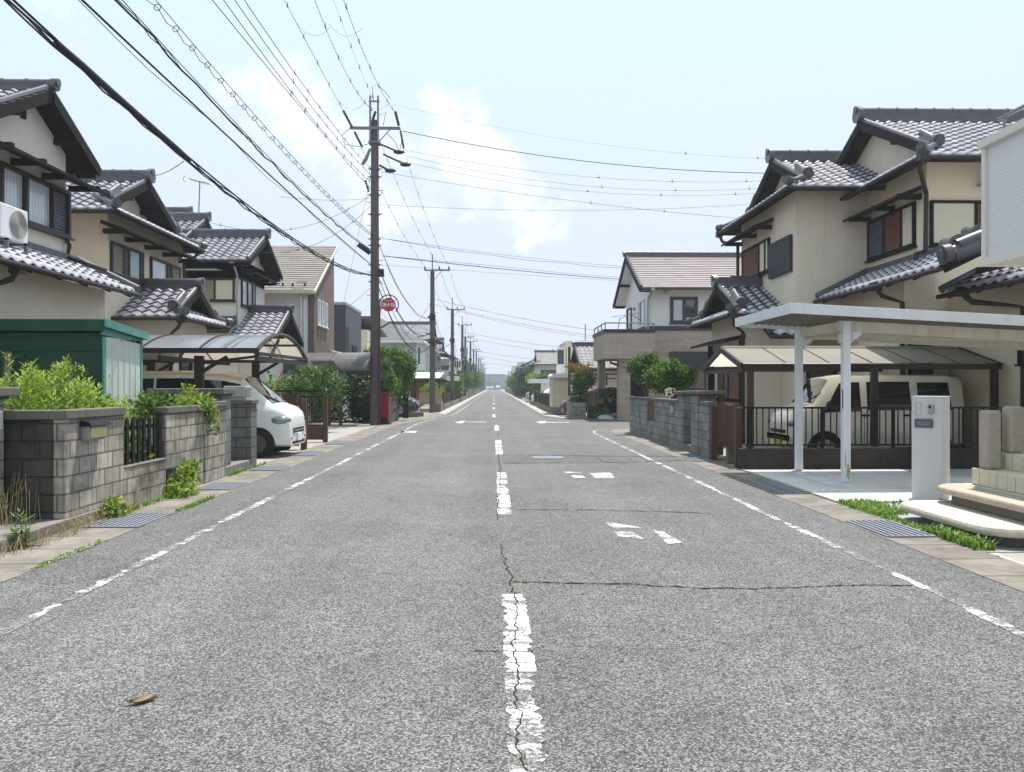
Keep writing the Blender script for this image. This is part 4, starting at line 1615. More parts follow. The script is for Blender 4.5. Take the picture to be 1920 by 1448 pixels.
# ================================================================ LEFT: green shed, tools, weeds
t = thing('garden_shed', 'dark green steel shed with pale ribbed side panels and peeling teal trim', 'shed', (-6.7, 12, 0))
m = MB()
m.box(-8.2, -5.72, 11.46, 12.64, 0, 2.28)
m.build('body', MAT['shed_green'], t)
m = MB()
for i in range(6):
    y0 = 11.50 + i * .187
    m.prism([(-5.715, y0, .1), (-5.70, y0 + .02, .1), (-5.70, y0 + .165, .1), (-5.715, y0 + .185, .1)], (0, 0, 2.12))
po = m.build('side_panel', MAT['shed_pale'], t)
rb = MB()
for i in range(1, 6):
    rb.box(-5.713, -5.7095, 11.49 + i * .187 - .004, 11.49 + i * .187 + .004, .12, 2.2)
for i, z in ((0, 1.63), (1, 1.05), (3, 1.04), (5, 1.05), (2, 2.18), (4, 2.19)):
    rb.box(-5.699, -5.696, 11.59 + i * .187, 11.61 + i * .187, z, z + .045)
rb.build('rust_streaks', MAT['rust'], po)
m = MB()
for y in (11.44, 12.62):
    m = MB()
    m.box(-5.72, -5.69, y, y + .05, 0, 2.22)
    m.build('corner_trim', MAT['shed_teal'], t)
m = MB()
m.prism([(-5.62, 11.36, 2.36), (-5.62, 12.74, 2.25), (-5.62, 12.74, 2.37), (-5.62, 11.36, 2.475)], (-.03, 0, 0))
m.prism([(-5.70, 11.42, 2.25), (-5.70, 12.7, 2.17), (-5.70, 12.7, 2.25), (-5.70, 11.42, 2.355)], (-.03, 0, 0))
m.build('eave_trim', MAT['shed_teal'], t)
m = MB()
m.prism([(-5.65, 11.36, 2.36), (-5.65, 12.74, 2.25), (-5.65, 12.74, 2.29), (-5.65, 11.36, 2.47)], (-2.75, 0, 0))
m.box(-8.4, -5.66, 11.35, 11.385, 2.30, 2.465)
m.box(-8.2, -5.73, 11.435, 11.459, 2.02, 2.04)
m.box(-7.2, -6.85, 11.43, 11.458, 1.90, 1.98)
m.build('roof', M('green_fascia', (.010, .072, .046), .5, .4, 3, streak=.6, dirt=(.01, .015, .013)), t)
t = thing('garden_tools', 'rusty and grey poles leaning against the left end of the green shed', 'poles', (-7.15, 11.3, 0))
for x, dx, mt in ((-7.13, .06, 'rust'), (-7.0, -.05, 'galv')):
    m = MB()
    m.beam((x, 11.2, 0), (x + dx, 11.42, 2.0), .07, .03)
    m.build('pole', MAT[mt], t)


def spiky_weeds(mb, spots, seed):
    rng = random.Random(seed)
    for (x, y, z, h) in spots:
        lean = Vector((rng.uniform(-.12, .12), rng.uniform(-.12, .12), 1))
        top = Vector((x, y, z)) + lean * h
        tone = rng.random()
        mb.tube([(x, y, z), Vector((x, y, z)).lerp(top, .5) + Vector((.01, 0, 0)), top], [.006, .005, .002], 4, tv=.3)
        n = int(h * 70)
        for i in range(n):
            f = .12 + .88 * i / n
            a = i * 2.399 + rng.uniform(-.3, .3)
            el = .25 + .95 * max(0, f - .55)
            d = Vector((math.cos(a), math.sin(a), el + rng.uniform(-.25, .2)))
            ln = (.20 - .10 * f) * rng.uniform(.75, 1.2)
            leaf(mb, Vector((x, y, z)).lerp(top, f), d, Vector((0, 0, 1)), ln, ln * .24, min(1, max(0, tone * .5 + f * .35 + rng.uniform(-.1, .25))), .1)


rng = random.Random(5)
sp = []
for i in range(260):
    x = rng.uniform(-7.6, -4.75)
    y = rng.uniform(8.6, 10.9)
    px = 926 + x / y * 1450
    if px < -60 or px > 245:
        continue
    h = 1.42 + .12 * rng.random() + (.28 if 60 < px < 150 and y > 9 else 0) + (.10 if px < 60 else 0) - (.12 if px > 190 else 0)
    sp.append((x, y, .02, h * rng.uniform(.86, 1.04)))
m = MB()
spiky_weeds(m, sp, 6)
o = m.build('tall_weeds', MAT['leaf_bright'], attr=True)
tag(o, 'thicket of tall yellow green weeds between the block wall and the green shed', 'weeds')
o['kind'] = 'stuff'


def vine(label, lumps, n, size, mat, seed, name='creeping_vine', cat='vine'):
    m = MB()
    foliage(m, lumps, n, size, seed, wide=.75)
    return tag(m.build(name, MAT[mat], attr=True), label, cat)


vine('leafy vine and weeds showing between the black fence slats', [(-4.95, 9.9, .75, .25, .45, .45), (-4.9, 10.4, .9, .2, .3, .35), (-4.85, 9.7, 1.15, .2, .2, .15), (-4.8, 10.2, .66, .2, .5, .12)], 1500, .075, 'leaf_bright', 21)
vine('dark leafy vine trailing over the wall end beside the fence post', [(-4.75, 10.75, 1.2, .16, .3, .12), (-4.7, 10.95, 1.26, .14, .25, .08)], 500, .07, 'leaf_mid', 22)
vine('bright vine hanging over the corner of the weathered block wall', [(-4.50, 11.95, 1.24, .14, .28, .09), (-4.41, 12.1, 1.1, .06, .16, .2), (-4.40, 12.12, .92, .05, .12, .16), (-4.6, 11.5, 1.27, .10, .3, .05), (-4.62, 11.75, 1.38, .05, .08, .12)], 1000, .055, 'leaf_bright', 23)
vine('clump of broad leafy weeds growing out of the drain opening in the wall', [(-4.31, 10.8, .10, .13, .30, .10), (-4.37, 11.05, .20, .08, .28, .17), (-4.35, 11.25, .27, .07, .18, .11), (-4.25, 10.55, .06, .14, .22, .06)], 900, .065, 'leaf_bright', 24, 'weed_clump', 'weeds')
vine('small round leaved weed at the foot of the wall by the nearest grate', [(-4.36, 8.95, .07, .08, .15, .07)], 380, .06, 'leaf_bright', 25, 'weed_clump', 'weeds')
t = thing('tall_weed', 'single tall weed with drooping leaves growing from the left kerb', 'weed', (-4.40, 7.3, 0))
m = MB()
spiky_weeds(m, [(-4.40, 7.3, 0, .34), (-4.38, 7.22, 0, .22), (-4.42, 7.4, 0, .28)], 9)
m.build('leaves', MAT['leaf_mid'], t, attr=True)
m = MB()
blades(m, -4.40, -4.2, 5.5, 9.2, .0, 250, .15, 31, .8, 0, w=.004)
blades(m, -4.42, -4.3, 8.0, 9.6, .0, 70, .28, 32, .9, .2, w=.003)
blades(m, -5.1, -4.6, 7.6, 8.1, .12, 60, .5, 33, .4, .1, w=.003)
struct('dry_grass', m, MAT['straw'], kind='stuff', attr=True)
m = MB()
blades(m, -3.81, -3.73, 9.3, 10.5, .0, 200, .05, 34, .8)
blades(m, -4.4, -4.3, 9.3, 10.4, .0, 90, .08, 35, .8)
blades(m, -4.42, -4.36, 12.9, 15, .0, 160, .07, 36, .8)
blades(m, -3.82, -3.72, 6.4, 7.6, .0, 120, .03, 37, .8)
struct('gutter_grass', m, MAT['grass'], kind='stuff', attr=True)


# ================================================================ LEFT HOUSES
def wallbox(house, x0, x1, y0, y1, z0, z1, mat, name='wall'):
    m = MB()
    m.box(x0, x1, y0, y1, z0, z1)
    return m.build(name, MAT[mat], house)


def gable_wall(house, x0, x1, y0, y1, z0, zE, slope, mat, name='wall', cut=.10):
    yr = (y0 + y1) / 2
    m = MB()
    m.prism([(x0, y0, z0), (x0, y1, z0), (x0, y1, zE), (x0, yr, zE + slope * (yr - y0)), (x0, y0, zE)], (x1 - x0, 0, 0))
    return m.build(name, MAT[mat], house)


# --- nearest left house
h = thing('house', 'nearest left house in cream plaster with a wide gable above the air conditioner', 'house', (-9, 15, 0))
S1 = .555
roofX(h, -8.4, -1, 6.5, 13.15, 16.68, 6.14, S1, 'gable', wall='stucco_l', gut=False, rake_w=.19, ridge_h=.12)
gable_wall(h, -8.85, -15, 13.55, 16.2, 3.3, 6.16 + .40 * S1 - .1, S1, 'stucco_l')
wallbox(h, -8.1, -15, 7.0, 16.3, 0, 3.5, 'stucco', 'lower_wall')
pent(h, (-7.58, 8.5), (-7.58, 16.6), (-1, 0), 1.27, .47, 3.5)
P = ('x', -8.85, 1)
hood(h, P, 13.3, 16.5, 5.86, .72, .30)
window(h, P, 13.95, 16.2, 4.55, 5.50, [(.95, 'curtain'), (1.1, 'curtain'), (.75, 'louver')], fw=.07, depth=.12)
m = MB()
m.tube([(-8.80, 13.72, 5.55), (-8.74, 13.70, 5.50), (-8.80, 13.66, 5.35), (-8.80, 13.66, 4.2)], .05, 8)
m.build('vent_pipe', MAT['white_paint'], h, smooth=True)
m = MB()
m.box(-8.86, -8.80, 14.66, 14.78, 6.52, 6.72)
m.build('beam_end', MAT['dark_wood'], h)
downpipe(h, [(-7.62, 12.55, 3.36), (-7.68, 12.5, 3.2), (-8.04, 12.1, 2.95), (-8.04, 12.1, .1)], .05)
m = MB()
m.prism([(-8.1, 11.9, 2.55), (-7.35, 11.9, 2.36), (-7.35, 11.9, 2.30), (-8.1, 11.9, 2.43)], (0, 4.3, 0))
m.build('porch_canopy', MAT['brown_alu'], h)
window(h, ('x', -8.1, 1), 12.6, 14.4, 1.0, 2.25, [(1, 'glass'), (1, 'glass')])
m = MB()
m.tube([(-8.80, 16.14, 4.5), (-8.74, 16.14, 4.4), (-8.78, 16.14, 4.15), (-8.0, 16.14, 3.88)], .045, 8)
m.build('drain_pipe', MAT['brown_alu'], h, smooth=True)
ac = thing('air_conditioner', 'white outdoor air conditioner unit standing on the lower tiled roof', 'air conditioner', (-8.3, 13.4, 3.9))
m = MB()
m.box(-8.52, -8.18, 13.02, 13.78, 3.98, 4.56)
m.build('casing', MAT['white_paint'], ac, bevel=.02)
m = MB()
for k in range(7):
    r_ = .03 + k * .035
    m.tube([(-8.172, 13.5 + r_ * math.cos(a * .3927), 4.27 + r_ * math.sin(a * .3927)) for a in range(17)], .006, 4, caps=False)
for k in range(8):
    a = k * .785
    m.beam((-8.172, 13.5, 4.27), (-8.172, 13.5 + .25 * math.cos(a), 4.27 + .25 * math.sin(a)), .006, .006)
m.build('fan_grille', MAT['panel_grey'], ac)
m = MB()
m.tube([(-8.181, 13.5, 4.27), (-8.176, 13.5, 4.27)], .235, 24)
m.build('fan', MAT['grey_metal'], ac)
m = MB()
for k in range(9):
    m.box(-8.49, -8.22, 13.012, 13.018, 4.05 + k * .053, 4.085 + k * .053)
m.build('fins', MAT['louver'], ac)
for y in (13.15, 13.68):
    m = MB()
    m.box(-8.20, -8.14, y, y + .04, 3.72, 3.99)
    m.box(-8.60, -8.14, y, y + .04, 3.95, 3.978)
    m.build('stand', MAT['galv'], ac)

# --- second left house (hip and gable roof, porch roof)
h = thing('house', 'second left house with beige shutters above a small tiled porch roof', 'house', (-10, 21, 0))
wallbox(h, -9.25, -16, 18.75, 23.2, 0, 5.75, 'stucco')
roofX(h, -8.75, -1, 5.5, 18.1, 23.4, 5.60, .50, 'irimoya', g=.95, o=.55, wall='stucco')
P = ('x', -9.25, 1)
window(h, P, 18.85, 20.55, 4.2, 5.0, [(.95, 'louver_beige'), (.45, 'louver'), (1.0, 'curtain'), (.25, 'panel_grey')])
window(h, P, 21.0, 22.95, 4.25, 4.98, [(.9, 'curtain'), (.25, 'louver'), (.55, 'louver_beige')])
hood(h, P, 18.4, 23.1, 5.42, .62, .22)
wallbox(h, -8.1, -9.3, 19.5, 22.0, 0, 3.2, 'stucco', 'porch_wall')
roofX(h, -7.55, -1, 2.0, 19.0, 22.1, 3.2, .56, 'irimoya', g=.55, o=.35, wall='stucco', ridge_h=.18)
downpipe(h, [(-7.62, 19.05, 3.1), (-7.75, 19.2, 2.95), (-8.04, 19.46, 2.8), (-8.04, 19.46, .2)], .045)
window(h, ('x', -8.1, 1), 20.1, 21.5, .3, 2.3, [(1, 'glass'), (1, 'louver_beige')], name='door')
downpipe(h, [(-8.78, 23.3, 5.5), (-8.95, 23.25, 5.3), (-9.2, 23.22, 5.2), (-9.2, 23.22, 3.5)], .04)

# --- third left house
m = MB()
m.tube([(-9.25, 22.95, 5.25), (-9.18, 22.95, 5.25)], .08, 12)
m.build('vent_cap', MAT['panel_grey'], h)
h = thing('house', 'third left house with a broad shuttered window and small gabled entrance roof', 'house', (-10.5, 28.5, 0))
wallbox(h, -8.8, -15, 26.85, 29.9, 0, 5.9, 'cream_wall')
gable_wall(h, -8.8, -11, 26.85, 29.9, 5.2, 5.98, .5, 'cream_wall', 'gable_wall')
roofX(h, -8.25, -1, 3.0, 26.35, 30.35, 5.78, .56, 'gable', sub=4)
h_roof2 = roofX(h, -10.9, -1, 3.0, 27.4, 32.0, 6.55, .54, 'gable', sub=4)
roofX(h, -12.1, -1, 4.0, 28.6, 33.4, 7.0, .54, 'gable', sub=4)
wallbox(h, -11.4, -16, 27.9, 33, 0, 7.0, 'cream_wall', 'rear_wall')
P = ('y', 26.85, -1)
window(h, P, -10.75, -8.92, 4.42, 5.2, [(.55, 'panel_grey'), (1, 'louver_beige'), (.9, 'panel_beige')])
m = MB()
m.prism([(-10.9, 26.85, 5.52), (-10.9, 26.35, 5.46), (-10.9, 26.35, 5.42), (-10.9, 26.85, 5.46)], (1.55, 0, 0))
m.build('awning', MAT['panel_grey'], h)
window(h, ('x', -8.8, 1), 27.1, 28.6, 4.3, 5.25, [(1, 'curtain'), (.9, 'curtain'), (.5, 'panel_grey')])
hood(h, ('x', -8.8, 1), 26.9, 30.0, 5.65, .55, .2)
roofX(h, -7.3, -1, 1.6, 26.2, 29.8, 3.15, .56, 'gable', sub=4, ridge_h=.18)
wallbox(h, -7.9, -8.85, 26.9, 29.2, 0, 3.3, 'cream_wall', 'entrance_wall')
pent(h, (-11.6, 26.1), (-8.9, 26.1), (0, 1), .75, .5, 3.4, sub=4)
downpipe(h, [(-8.85, 26.35, 5.72), (-8.82, 26.6, 5.5), (-8.82, 26.8, 5.3), (-8.82, 26.8, 3)], .035, 'panel_grey')
t = thing('tv_antenna', 'thin television antenna on a mast above the left tiled roofs', 'antenna', (-11.2, 29.6, 7.6))
m = MB()
m.tube([(-11.2, 29.6, 7.7), (-11.15, 29.6, 9.25)], .022, 6)
m.build('mast', MAT['galv'], t)
m = MB()
m.beam((-11.55, 29.6, 9.35), (-10.75, 29.55, 9.15), .02, .02)
for k in range(8):
    x = -11.5 + k * .1
    m.beam((x, 29.35, 9.33 - k * .025), (x, 29.85, 9.33 - k * .025), .012, .012)
m.tube([(-11.55 + .12 * math.cos(a * .5) - .1, 29.6, 9.35 + .13 * math.sin(a * .5)) for a in range(4, 10)], .012, 5)
m.build('aerial', MAT['galv'], t)

# --- fourth: cream house with a single slope
h = thing('house', 'cream house with a tan single pitch roof and a brown brick bay facing the road', 'house', (-10, 34, 0))
m = MB()
m.prism([(-7.66, 32, 0), (-7.66, 36.0, 0), (-7.66, 36.0, 7.75), (-7.66, 32, 5.45)], (-6, 0, 0))
m.build('wall', MAT['cream_wall'], h)
m = MB()
m.prism([(-7.4, 32.05, 2.9), (-7.4, 36.0, 2.9), (-7.4, 36.0, 7.72), (-7.4, 32.05, 5.45)], (-.255, 0, 0))
m.build('brick_bay', MAT['brick_brown'], h)
m = MB()
n = 22
for i in range(n):
    a, b = i / n, (i + 1) / n
    for k in range(14):
        x0, x1 = -7.3 - k * .45, -7.3 - (k + 1) * .45
        ya, yb = 31.6 + 4.6 * a, 31.6 + 4.6 * b
        za, zb = 5.38 + 2.64 * a, 5.38 + 2.64 * b
        m.add([(x0, ya, za + .03), (x1, ya, za + .03), (x1, yb, zb + .005), (x0, yb, zb + .005), (x0, ya, za - .02), (x1, ya, za - .02)], [(0, 1, 2, 3), (4, 5, 1, 0)], random.random())
ro = m.build('roof', MAT['tile_brown'], h, attr=True)
m = MB()
m.prism([(-7.25, 31.58, 5.25), (-7.25, 36.25, 7.93), (-7.25, 36.25, 8.05), (-7.25, 31.58, 5.37)], (-.08, 0, 0))
m.box(-7.33, -13.6, 31.5, 31.58, 5.26, 5.38)
m.prism([(-7.34, 31.6, 5.22), (-7.34, 36.2, 7.86), (-7.34, 36.2, 8.0), (-7.34, 31.6, 5.36)], (-6.2, 0, 0))
m.build('fascia', MAT['panel_beige'], ro)
m = MB()
for x in (-9.2, -8.7, -8.3, -7.8):
    m.box(x, x + .06, 31.95, 32.05, 5.62, 5.72)
m.build('snow_guard', MAT['black_metal'], ro)
for y in (32.55, 33.25, 33.95):
    window(h, ('x', -7.4, 1), y, y + .42, 4.05, 5.15, [(1, 'curtain')], frame='white_paint', fw=.07)
window(h, ('y', 32, -1), -9.35, -8.62, 3.9, 4.85, [(1, 'glass')], frame='white_paint')
m = MB()
m.tube([(-7.95, 31.9, 5.2), (-7.9, 31.9, 5.0), (-7.9, 31.9, .2)], .06, 8)
m.tube([(-7.76, 31.93, 5.1), (-7.76, 31.93, .2)], .075, 8)
m.build('downpipe', MAT['white_paint'], h, smooth=True)
m = MB()
m.tube([(-8.5, 31.99, 4.95), (-8.5, 31.94, 4.95)], .10, 14)
m.build('vent_cap', MAT['white_paint'], h)
m = MB()
m.prism([(-7.4, 34.8, 3.1), (-6.35, 34.8, 2.6), (-6.35, 34.8, 2.5), (-7.4, 34.8, 2.95)], (0, 4.2, 0))
for k in range(9):
    y = 34.8 + k * .5
    m.beam((-7.4, y, 3.12), (-6.35, y, 2.62), .05, .05)
m.build('entrance_roof', MAT['panel_beige'], h)
wallbox(h, -7.0, -7.6, 35, 39, 0, 2.7, 'cream_wall', 'entrance_wall')

# --- black box house and a cream house behind it
h = thing('house', 'dark navy black box shaped house with a flat roof', 'house', (-11, 45.5, 0))
m = MB()
m.prism([(-8.2, 43, 0), (-8.2, 48, 0), (-8.2, 48, 5.95), (-8.2, 43, 6.0)], (-6, 0, 0))
m.build('wall', MAT['black_wall'], h)
m = MB()
m.prism([(-8.17, 42.97, 6.0), (-8.17, 48.03, 5.95), (-8.17, 48.03, 6.1), (-8.17, 42.97, 6.15)], (-6.05, 0, 0))
m.build('parapet', MAT['grey_metal'], h)
m = MB()
m.box(-8.198, -8.18, 43.2, 44.0, 2.0, 4.8)
m.build('recess', MAT['pit'], h)
for y in (44.9, 45.9):
    window(h, ('x', -8.2, 1), y, y + .38, 3.3, 3.85, [(1, 'curtain')], frame='black_metal', fw=.04)
h = thing('house', 'cream house with a dark eave seen just left of the near utility pole', 'house', (-10, 53, 0))
wallbox(h, -8.3, -13, 51, 57, 0, 5.2, 'stucco_y')
m = MB()
m.prism([(-7.9, 50.5, 5.9), (-7.9, 57.5, 5.1), (-7.9, 57.5, 5.25), (-7.9, 50.5, 6.05)], (-5.6, 0, 0))
m.build('roof', MAT['ridge'], h)
window(h, ('x', -8.3, 1), 53, 54.4, 3.2, 5.0, [(1, 'glass'), (1, 'glass')])

# --- grey hipped house
h = thing('house', 'grey green house with a pale hipped roof behind the clipped bush', 'house', (-9, 67, 0))
wallbox(h, -6.3, -13.3, 63.0, 71, 0, 5.1, 'grey_wall')
wallbox(h, -6.27, -6.29, 62.98, 71, 0, 5.0, 'white_wall', 'side_wall')
m = MB()
ex0, ex1, ey0, ey1, ez, az = -5.7, -13.9, 62.4, 71.6, 5.15, 7.35
ap = Vector(((ex0 + ex1) / 2, (ey0 + ey1) / 2, az))
cs = [Vector((ex1, ey0, ez)), Vector((ex0, ey0, ez)), Vector((ex0, ey1, ez)), Vector((ex1, ey1, ez))]
for a, b in zip(cs, cs[1:] + cs[:1]):
    n = 22
    for i in range(n):
        p0, p1 = a.lerp(ap, i / n), b.lerp(ap, i / n)
        q0, q1 = a.lerp(ap, (i + 1) / n), b.lerp(ap, (i + 1) / n)
        u = Vector((0, 0, .03))
        m.add([p0 + u, p1 + u, q1, q0, p0 - u, p1 - u], [(0, 1, 2, 3), (4, 5, 1, 0)], random.random())
ro = m.build('roof', MAT['tile_hip'], h, attr=True)
m = MB()
m.box(ex1 - .1, ex0 + .1, ey0 - .1, ey0 - .01, 5.0, 5.2)
m.box(ex0 + .01, ex0 + .1, ey0, ey1, 5.0, 5.2)
m.box(ex1, ex0, ey0, ey1, 4.98, 5.06)
m.build('fascia', MAT['white_wall'], ro)
window(h, ('x', -6.26, 1), 64.2, 65.2, 3.4, 4.7, [(1, 'curtain')], frame='black_metal')
m = MB()
m.tube([ap + Vector((0, 0, .1)), ap + Vector((0, 0, .9))], .03, 6)
m.tube([ap + Vector((-.5, -.2, 0)), ap + Vector((0, 0, .75)), ap + Vector((.5, -.2, 0))], .03, 6)
m.ball(ap + Vector((0, -.1, 1.2)), .45, .12, .5, 14, 10)
tag(m.build('satellite_dish', MAT['grey_metal'], smooth=True), 'round grey dish on a tripod on top of the hipped roof', 'satellite dish')

# --- left houses farther on
h = thing('house', 'left tiled house with a white balcony and washing behind the second utility pole', 'house', (-9, 80, 0))
wallbox(h, -5.9, -14, 74, 86, 0, 6.0, 'cream_wall')
roofX(h, -5.2, -1, 9, 73, 80, 5.9, .48, 'irimoya', g=1.3, o=.7, sub=3, orn=False)
roofX(h, -4.9, -1, 8, 80.5, 88, 4.9, .42, 'irimoya', g=1.2, o=.6, sub=3, orn=False)
m = MB()
m.box(-5.88, -5.82, 74.0, 79.0, 2.2, 5.0)
m.build('dark_wall_panel', MAT['black_wall'], h)
b = MB()
b.box(-4.2, -5.9, 79.2, 87.0, 2.35, 2.5)
b.box(-4.2, -4.26, 79.2, 87.0, 2.5, 3.15)
b.box(-4.2, -5.9, 79.2, 79.26, 2.5, 3.15)
bo = b.build('balcony', MAT['white_wall'], h)
window(h, ('x', -5.9, 1), 80.5, 84.5, 2.6, 4.6, [(1, 'glass'), (1, 'curtain')])
for k, (y, z) in enumerate(((80.2, 3.0), (82.3, 2.9), (83.6, 3.0), (85.0, 2.9))):
    m = MB()
    m.grid(lambda u, v, y=y, z=z: Vector((-4.6 + .05 * math.sin(u * 9), y + u * .75, z + v * 1.1)), 10, 4)
    tag(m.build('laundry', MAT['cloth'], smooth=True), ['white sheet hung on the far left balcony nearest the second pole', 'pale towel hung in the middle of the far left balcony', 'pinkish towel hung beside the pale one on the far left balcony', 'white cloth at the far end of the left balcony'][k], 'laundry', 'washing on the far balcony')
h = thing('house', 'low grey green house with a flat eave between the third and fourth poles', 'house', (-8, 100, 0))
wallbox(h, -5.0, -12, 94, 106, 0, 4.8, 'grey_wall')
m = MB()
m.prism([(-4.3, 93.3, 4.7), (-4.3, 106.7, 4.7), (-8.5, 106.7, 6.0), (-8.5, 93.3, 6.0)], (0, 0, .15))
m.prism([(-12.7, 93.3, 4.7), (-12.7, 106.7, 4.7), (-8.5, 106.7, 6.0), (-8.5, 93.3, 6.0)], (0, 0, .15))
m.build('roof', MAT['ridge'], h)
window(h, ('y', 94, -1), -8.6, -5.4, 2.3, 4.0, [(1, 'glass'), (1, 'glass')])

# ================================================================ LEFT CARPORTS
t = thing('carport', 'brown carport with an arched smoky roof over the white minivan', 'carport', (-7, 17.3, 0))
XG, Y0, Y1 = -4.65, 15.3, 19.3
def arch(f):
    return Vector((0, Y0 + (Y1 - Y0) * f, 2.17 + .44 * (1 - abs(2 * f - .96) ** 2.0 / .98)))
m = MB()
def rf(u, v):
    p = arch(v)
    return Vector((XG - u * 4.6, p.y, p.z))
m.grid(rf, 1, 24)
ro = m.build('roof_panels', MAT['poly'], t, smooth=True)
m = MB()
for k in range(5):
    x = XG - k * 1.15
    m.tube([Vector((x, arch(v / 16).y, arch(v / 16).z + .012)) for v in range(17)], .022 if k else .045, 6)
for v in (0, 1):
    p = arch(v)
    m.beam((XG + .03, p.y, p.z), (XG - 4.6, p.y, p.z), .07, .10)
for v in (.22, .48, .74):
    p = arch(v)
    m.beam((XG + .02, p.y, p.z - .04), (XG - 4.6, p.y, p.z - .04), .04, .05)
p = arch(0)
m.beam((XG, Y0 + .05, 2.14), (XG, Y1, 2.16), .05, .07)
for x in (XG - .02, XG - 1.9, XG - 3.8):
    m.beam((x, Y0, 2.05), (x, Y1, 2.05), .06, .09)
    m.beam((x, Y0 + .9, 2.05), (x, Y0 + 1.6, 2.5), .05, .05)
m.build('roof_frame', MAT['brown_alu'], ro)
for x in (-5.85, -8.4):
    for y in (15.5, 19.15):
        m = MB()
        m.box(x - .085, x + .085, y - .06, y + .06, 0, 2.1)
        m.beam((x, y, 1.75), (x + .55, y, 2.08), .07, .07)
        m.build('post', MAT['brown_alu'], t, bevel=.008)
m = MB()
m.beam((-5.85, 15.5, 1.95), (-4.7, 15.6, 2.10), .05, .05)
m.build('brace', MAT['brown_alu'], t)

t = thing('carport', 'smoky brown half barrel carport standing before the hedge and the near utility pole', 'carport', (-7, 31, 0))
m = MB()
def rf2(u, v):
    a = math.pi * (.02 + .80 * v)
    return Vector((-4.72 - u * 4.3, 29.2 + 1.25 - 1.25 * math.cos(a), 2.03 + .78 * math.sin(a)))
m.grid(rf2, 1, 20)
ro = m.build('roof_panels', MAT['poly_brown'], t, smooth=True)
m = MB()
for k in range(4):
    m.tube([rf2(k / 3, v / 16) for v in range(17)], .03, 6)
m.beam((-4.7, 29.2, 2.02), (-9.1, 29.2, 2.02), .08, .12)
m.beam((-4.7, 31.4, 2.02), (-9.1, 31.4, 2.02), .08, .12)
m.build('roof_frame', MAT['brown_alu'], ro)
m = MB()
m.prism([(-6.55, 29.1, 2.1), (-6.0, 29.0, 2.45), (-5.75, 29.1, 2.1)], (-1.2, .5, 0))
m.build('valley_panel', MAT['poly_brown'], ro)
for x in (-6.35, -5.9):
    m = MB()
    m.box(x - .06, x + .06, 29.9, 30.0, 0, 1.98)
    m.build('post', MAT['brown_wood'], t)
    m = MB()
    m.prism([(x - .09, 29.88, 1.68), (x + .09, 29.88, 1.68), (x + .19, 29.88, 1.98), (x - .19, 29.88, 1.98)], (0, .14, 0))
    m.build('post_head', MAT['panel_grey'], t)
m = MB()
m.tube([(-6.25, 29.95, .6), (-6.2, 29.95, 1.2), (-6.05, 29.95, 1.6), (-5.8, 29.95, 1.85)], .035, 8)
m.build('downpipe', MAT['panel_grey'], t, smooth=True)

# gate pieces between the two carports
t = thing('folding_gate', 'brown boarded gate leaf folded beside the white minivan', 'gate', (-4.7, 18.5, 0))
m = MB()
m.box(-4.98, -4.62, 18.42, 18.47, .08, 1.32)
for k in range(5):
    m.box(-4.97 + k * .07, -4.94 + k * .07, 18.40, 18.419, .1, 1.30)
m.build('boards', MAT['brown_wood'], t)
m = MB()
m.box(-4.56, -4.43, 18.35, 18.48, 0, 1.20)
m.build('post', MAT['brown_wood'], t, bevel=.008)
t = thing('folding_gate', 'black barred folding gate on a brown post by the driveway', 'gate', (-4.6, 20.8, 0))
m = MB()
m.box(-4.58, -4.46, 20.8, 20.92, 0, 1.24)
m.build('post', MAT['brown_wood'], t, bevel=.008)
m = MB()
for k in range(8):
    x = -4.66 - k * .11
    m.box(x - .012, x + .012, 20.84, 20.87, .42, 1.22)
for z in (.42, 1.2):
    m.box(-5.5, -4.59, 20.835, 20.875, z, z + .035)
m.build('bars', MAT['black_metal'], t)
m = MB()
m.box(-5.5, -4.59, 20.83, 20.88, .06, .41)
m.build('lower_panel', MAT['brown_wood'], t)
t = thing('railing', 'low black railing in front of the green hedge behind the driveway', 'railing', (-6.6, 23, 0))
m = MB()
for k in range(22):
    x = -5.2 - k * .13
    m.box(x - .01, x + .01, 23.0, 23.02, .1, 1.35)
m.box(-8.1, -5.1, 22.99, 23.03, 1.33, 1.38)
m.box(-8.1, -5.1, 22.99, 23.03, .1, .14)
m.build('bars', MAT['black_metal'], t)
m = MB()
m.beam((-7.0, 22.9, .1), (-6.2, 22.9, 2.0), .05, .03)
m.beam((-7.3, 22.92, .1), (-6.9, 22.92, 2.3), .05, .03)
tag(m.build('timber_poles', MAT['orange_wood']), 'two slanting orange timber poles leaning before the hedge', 'poles')

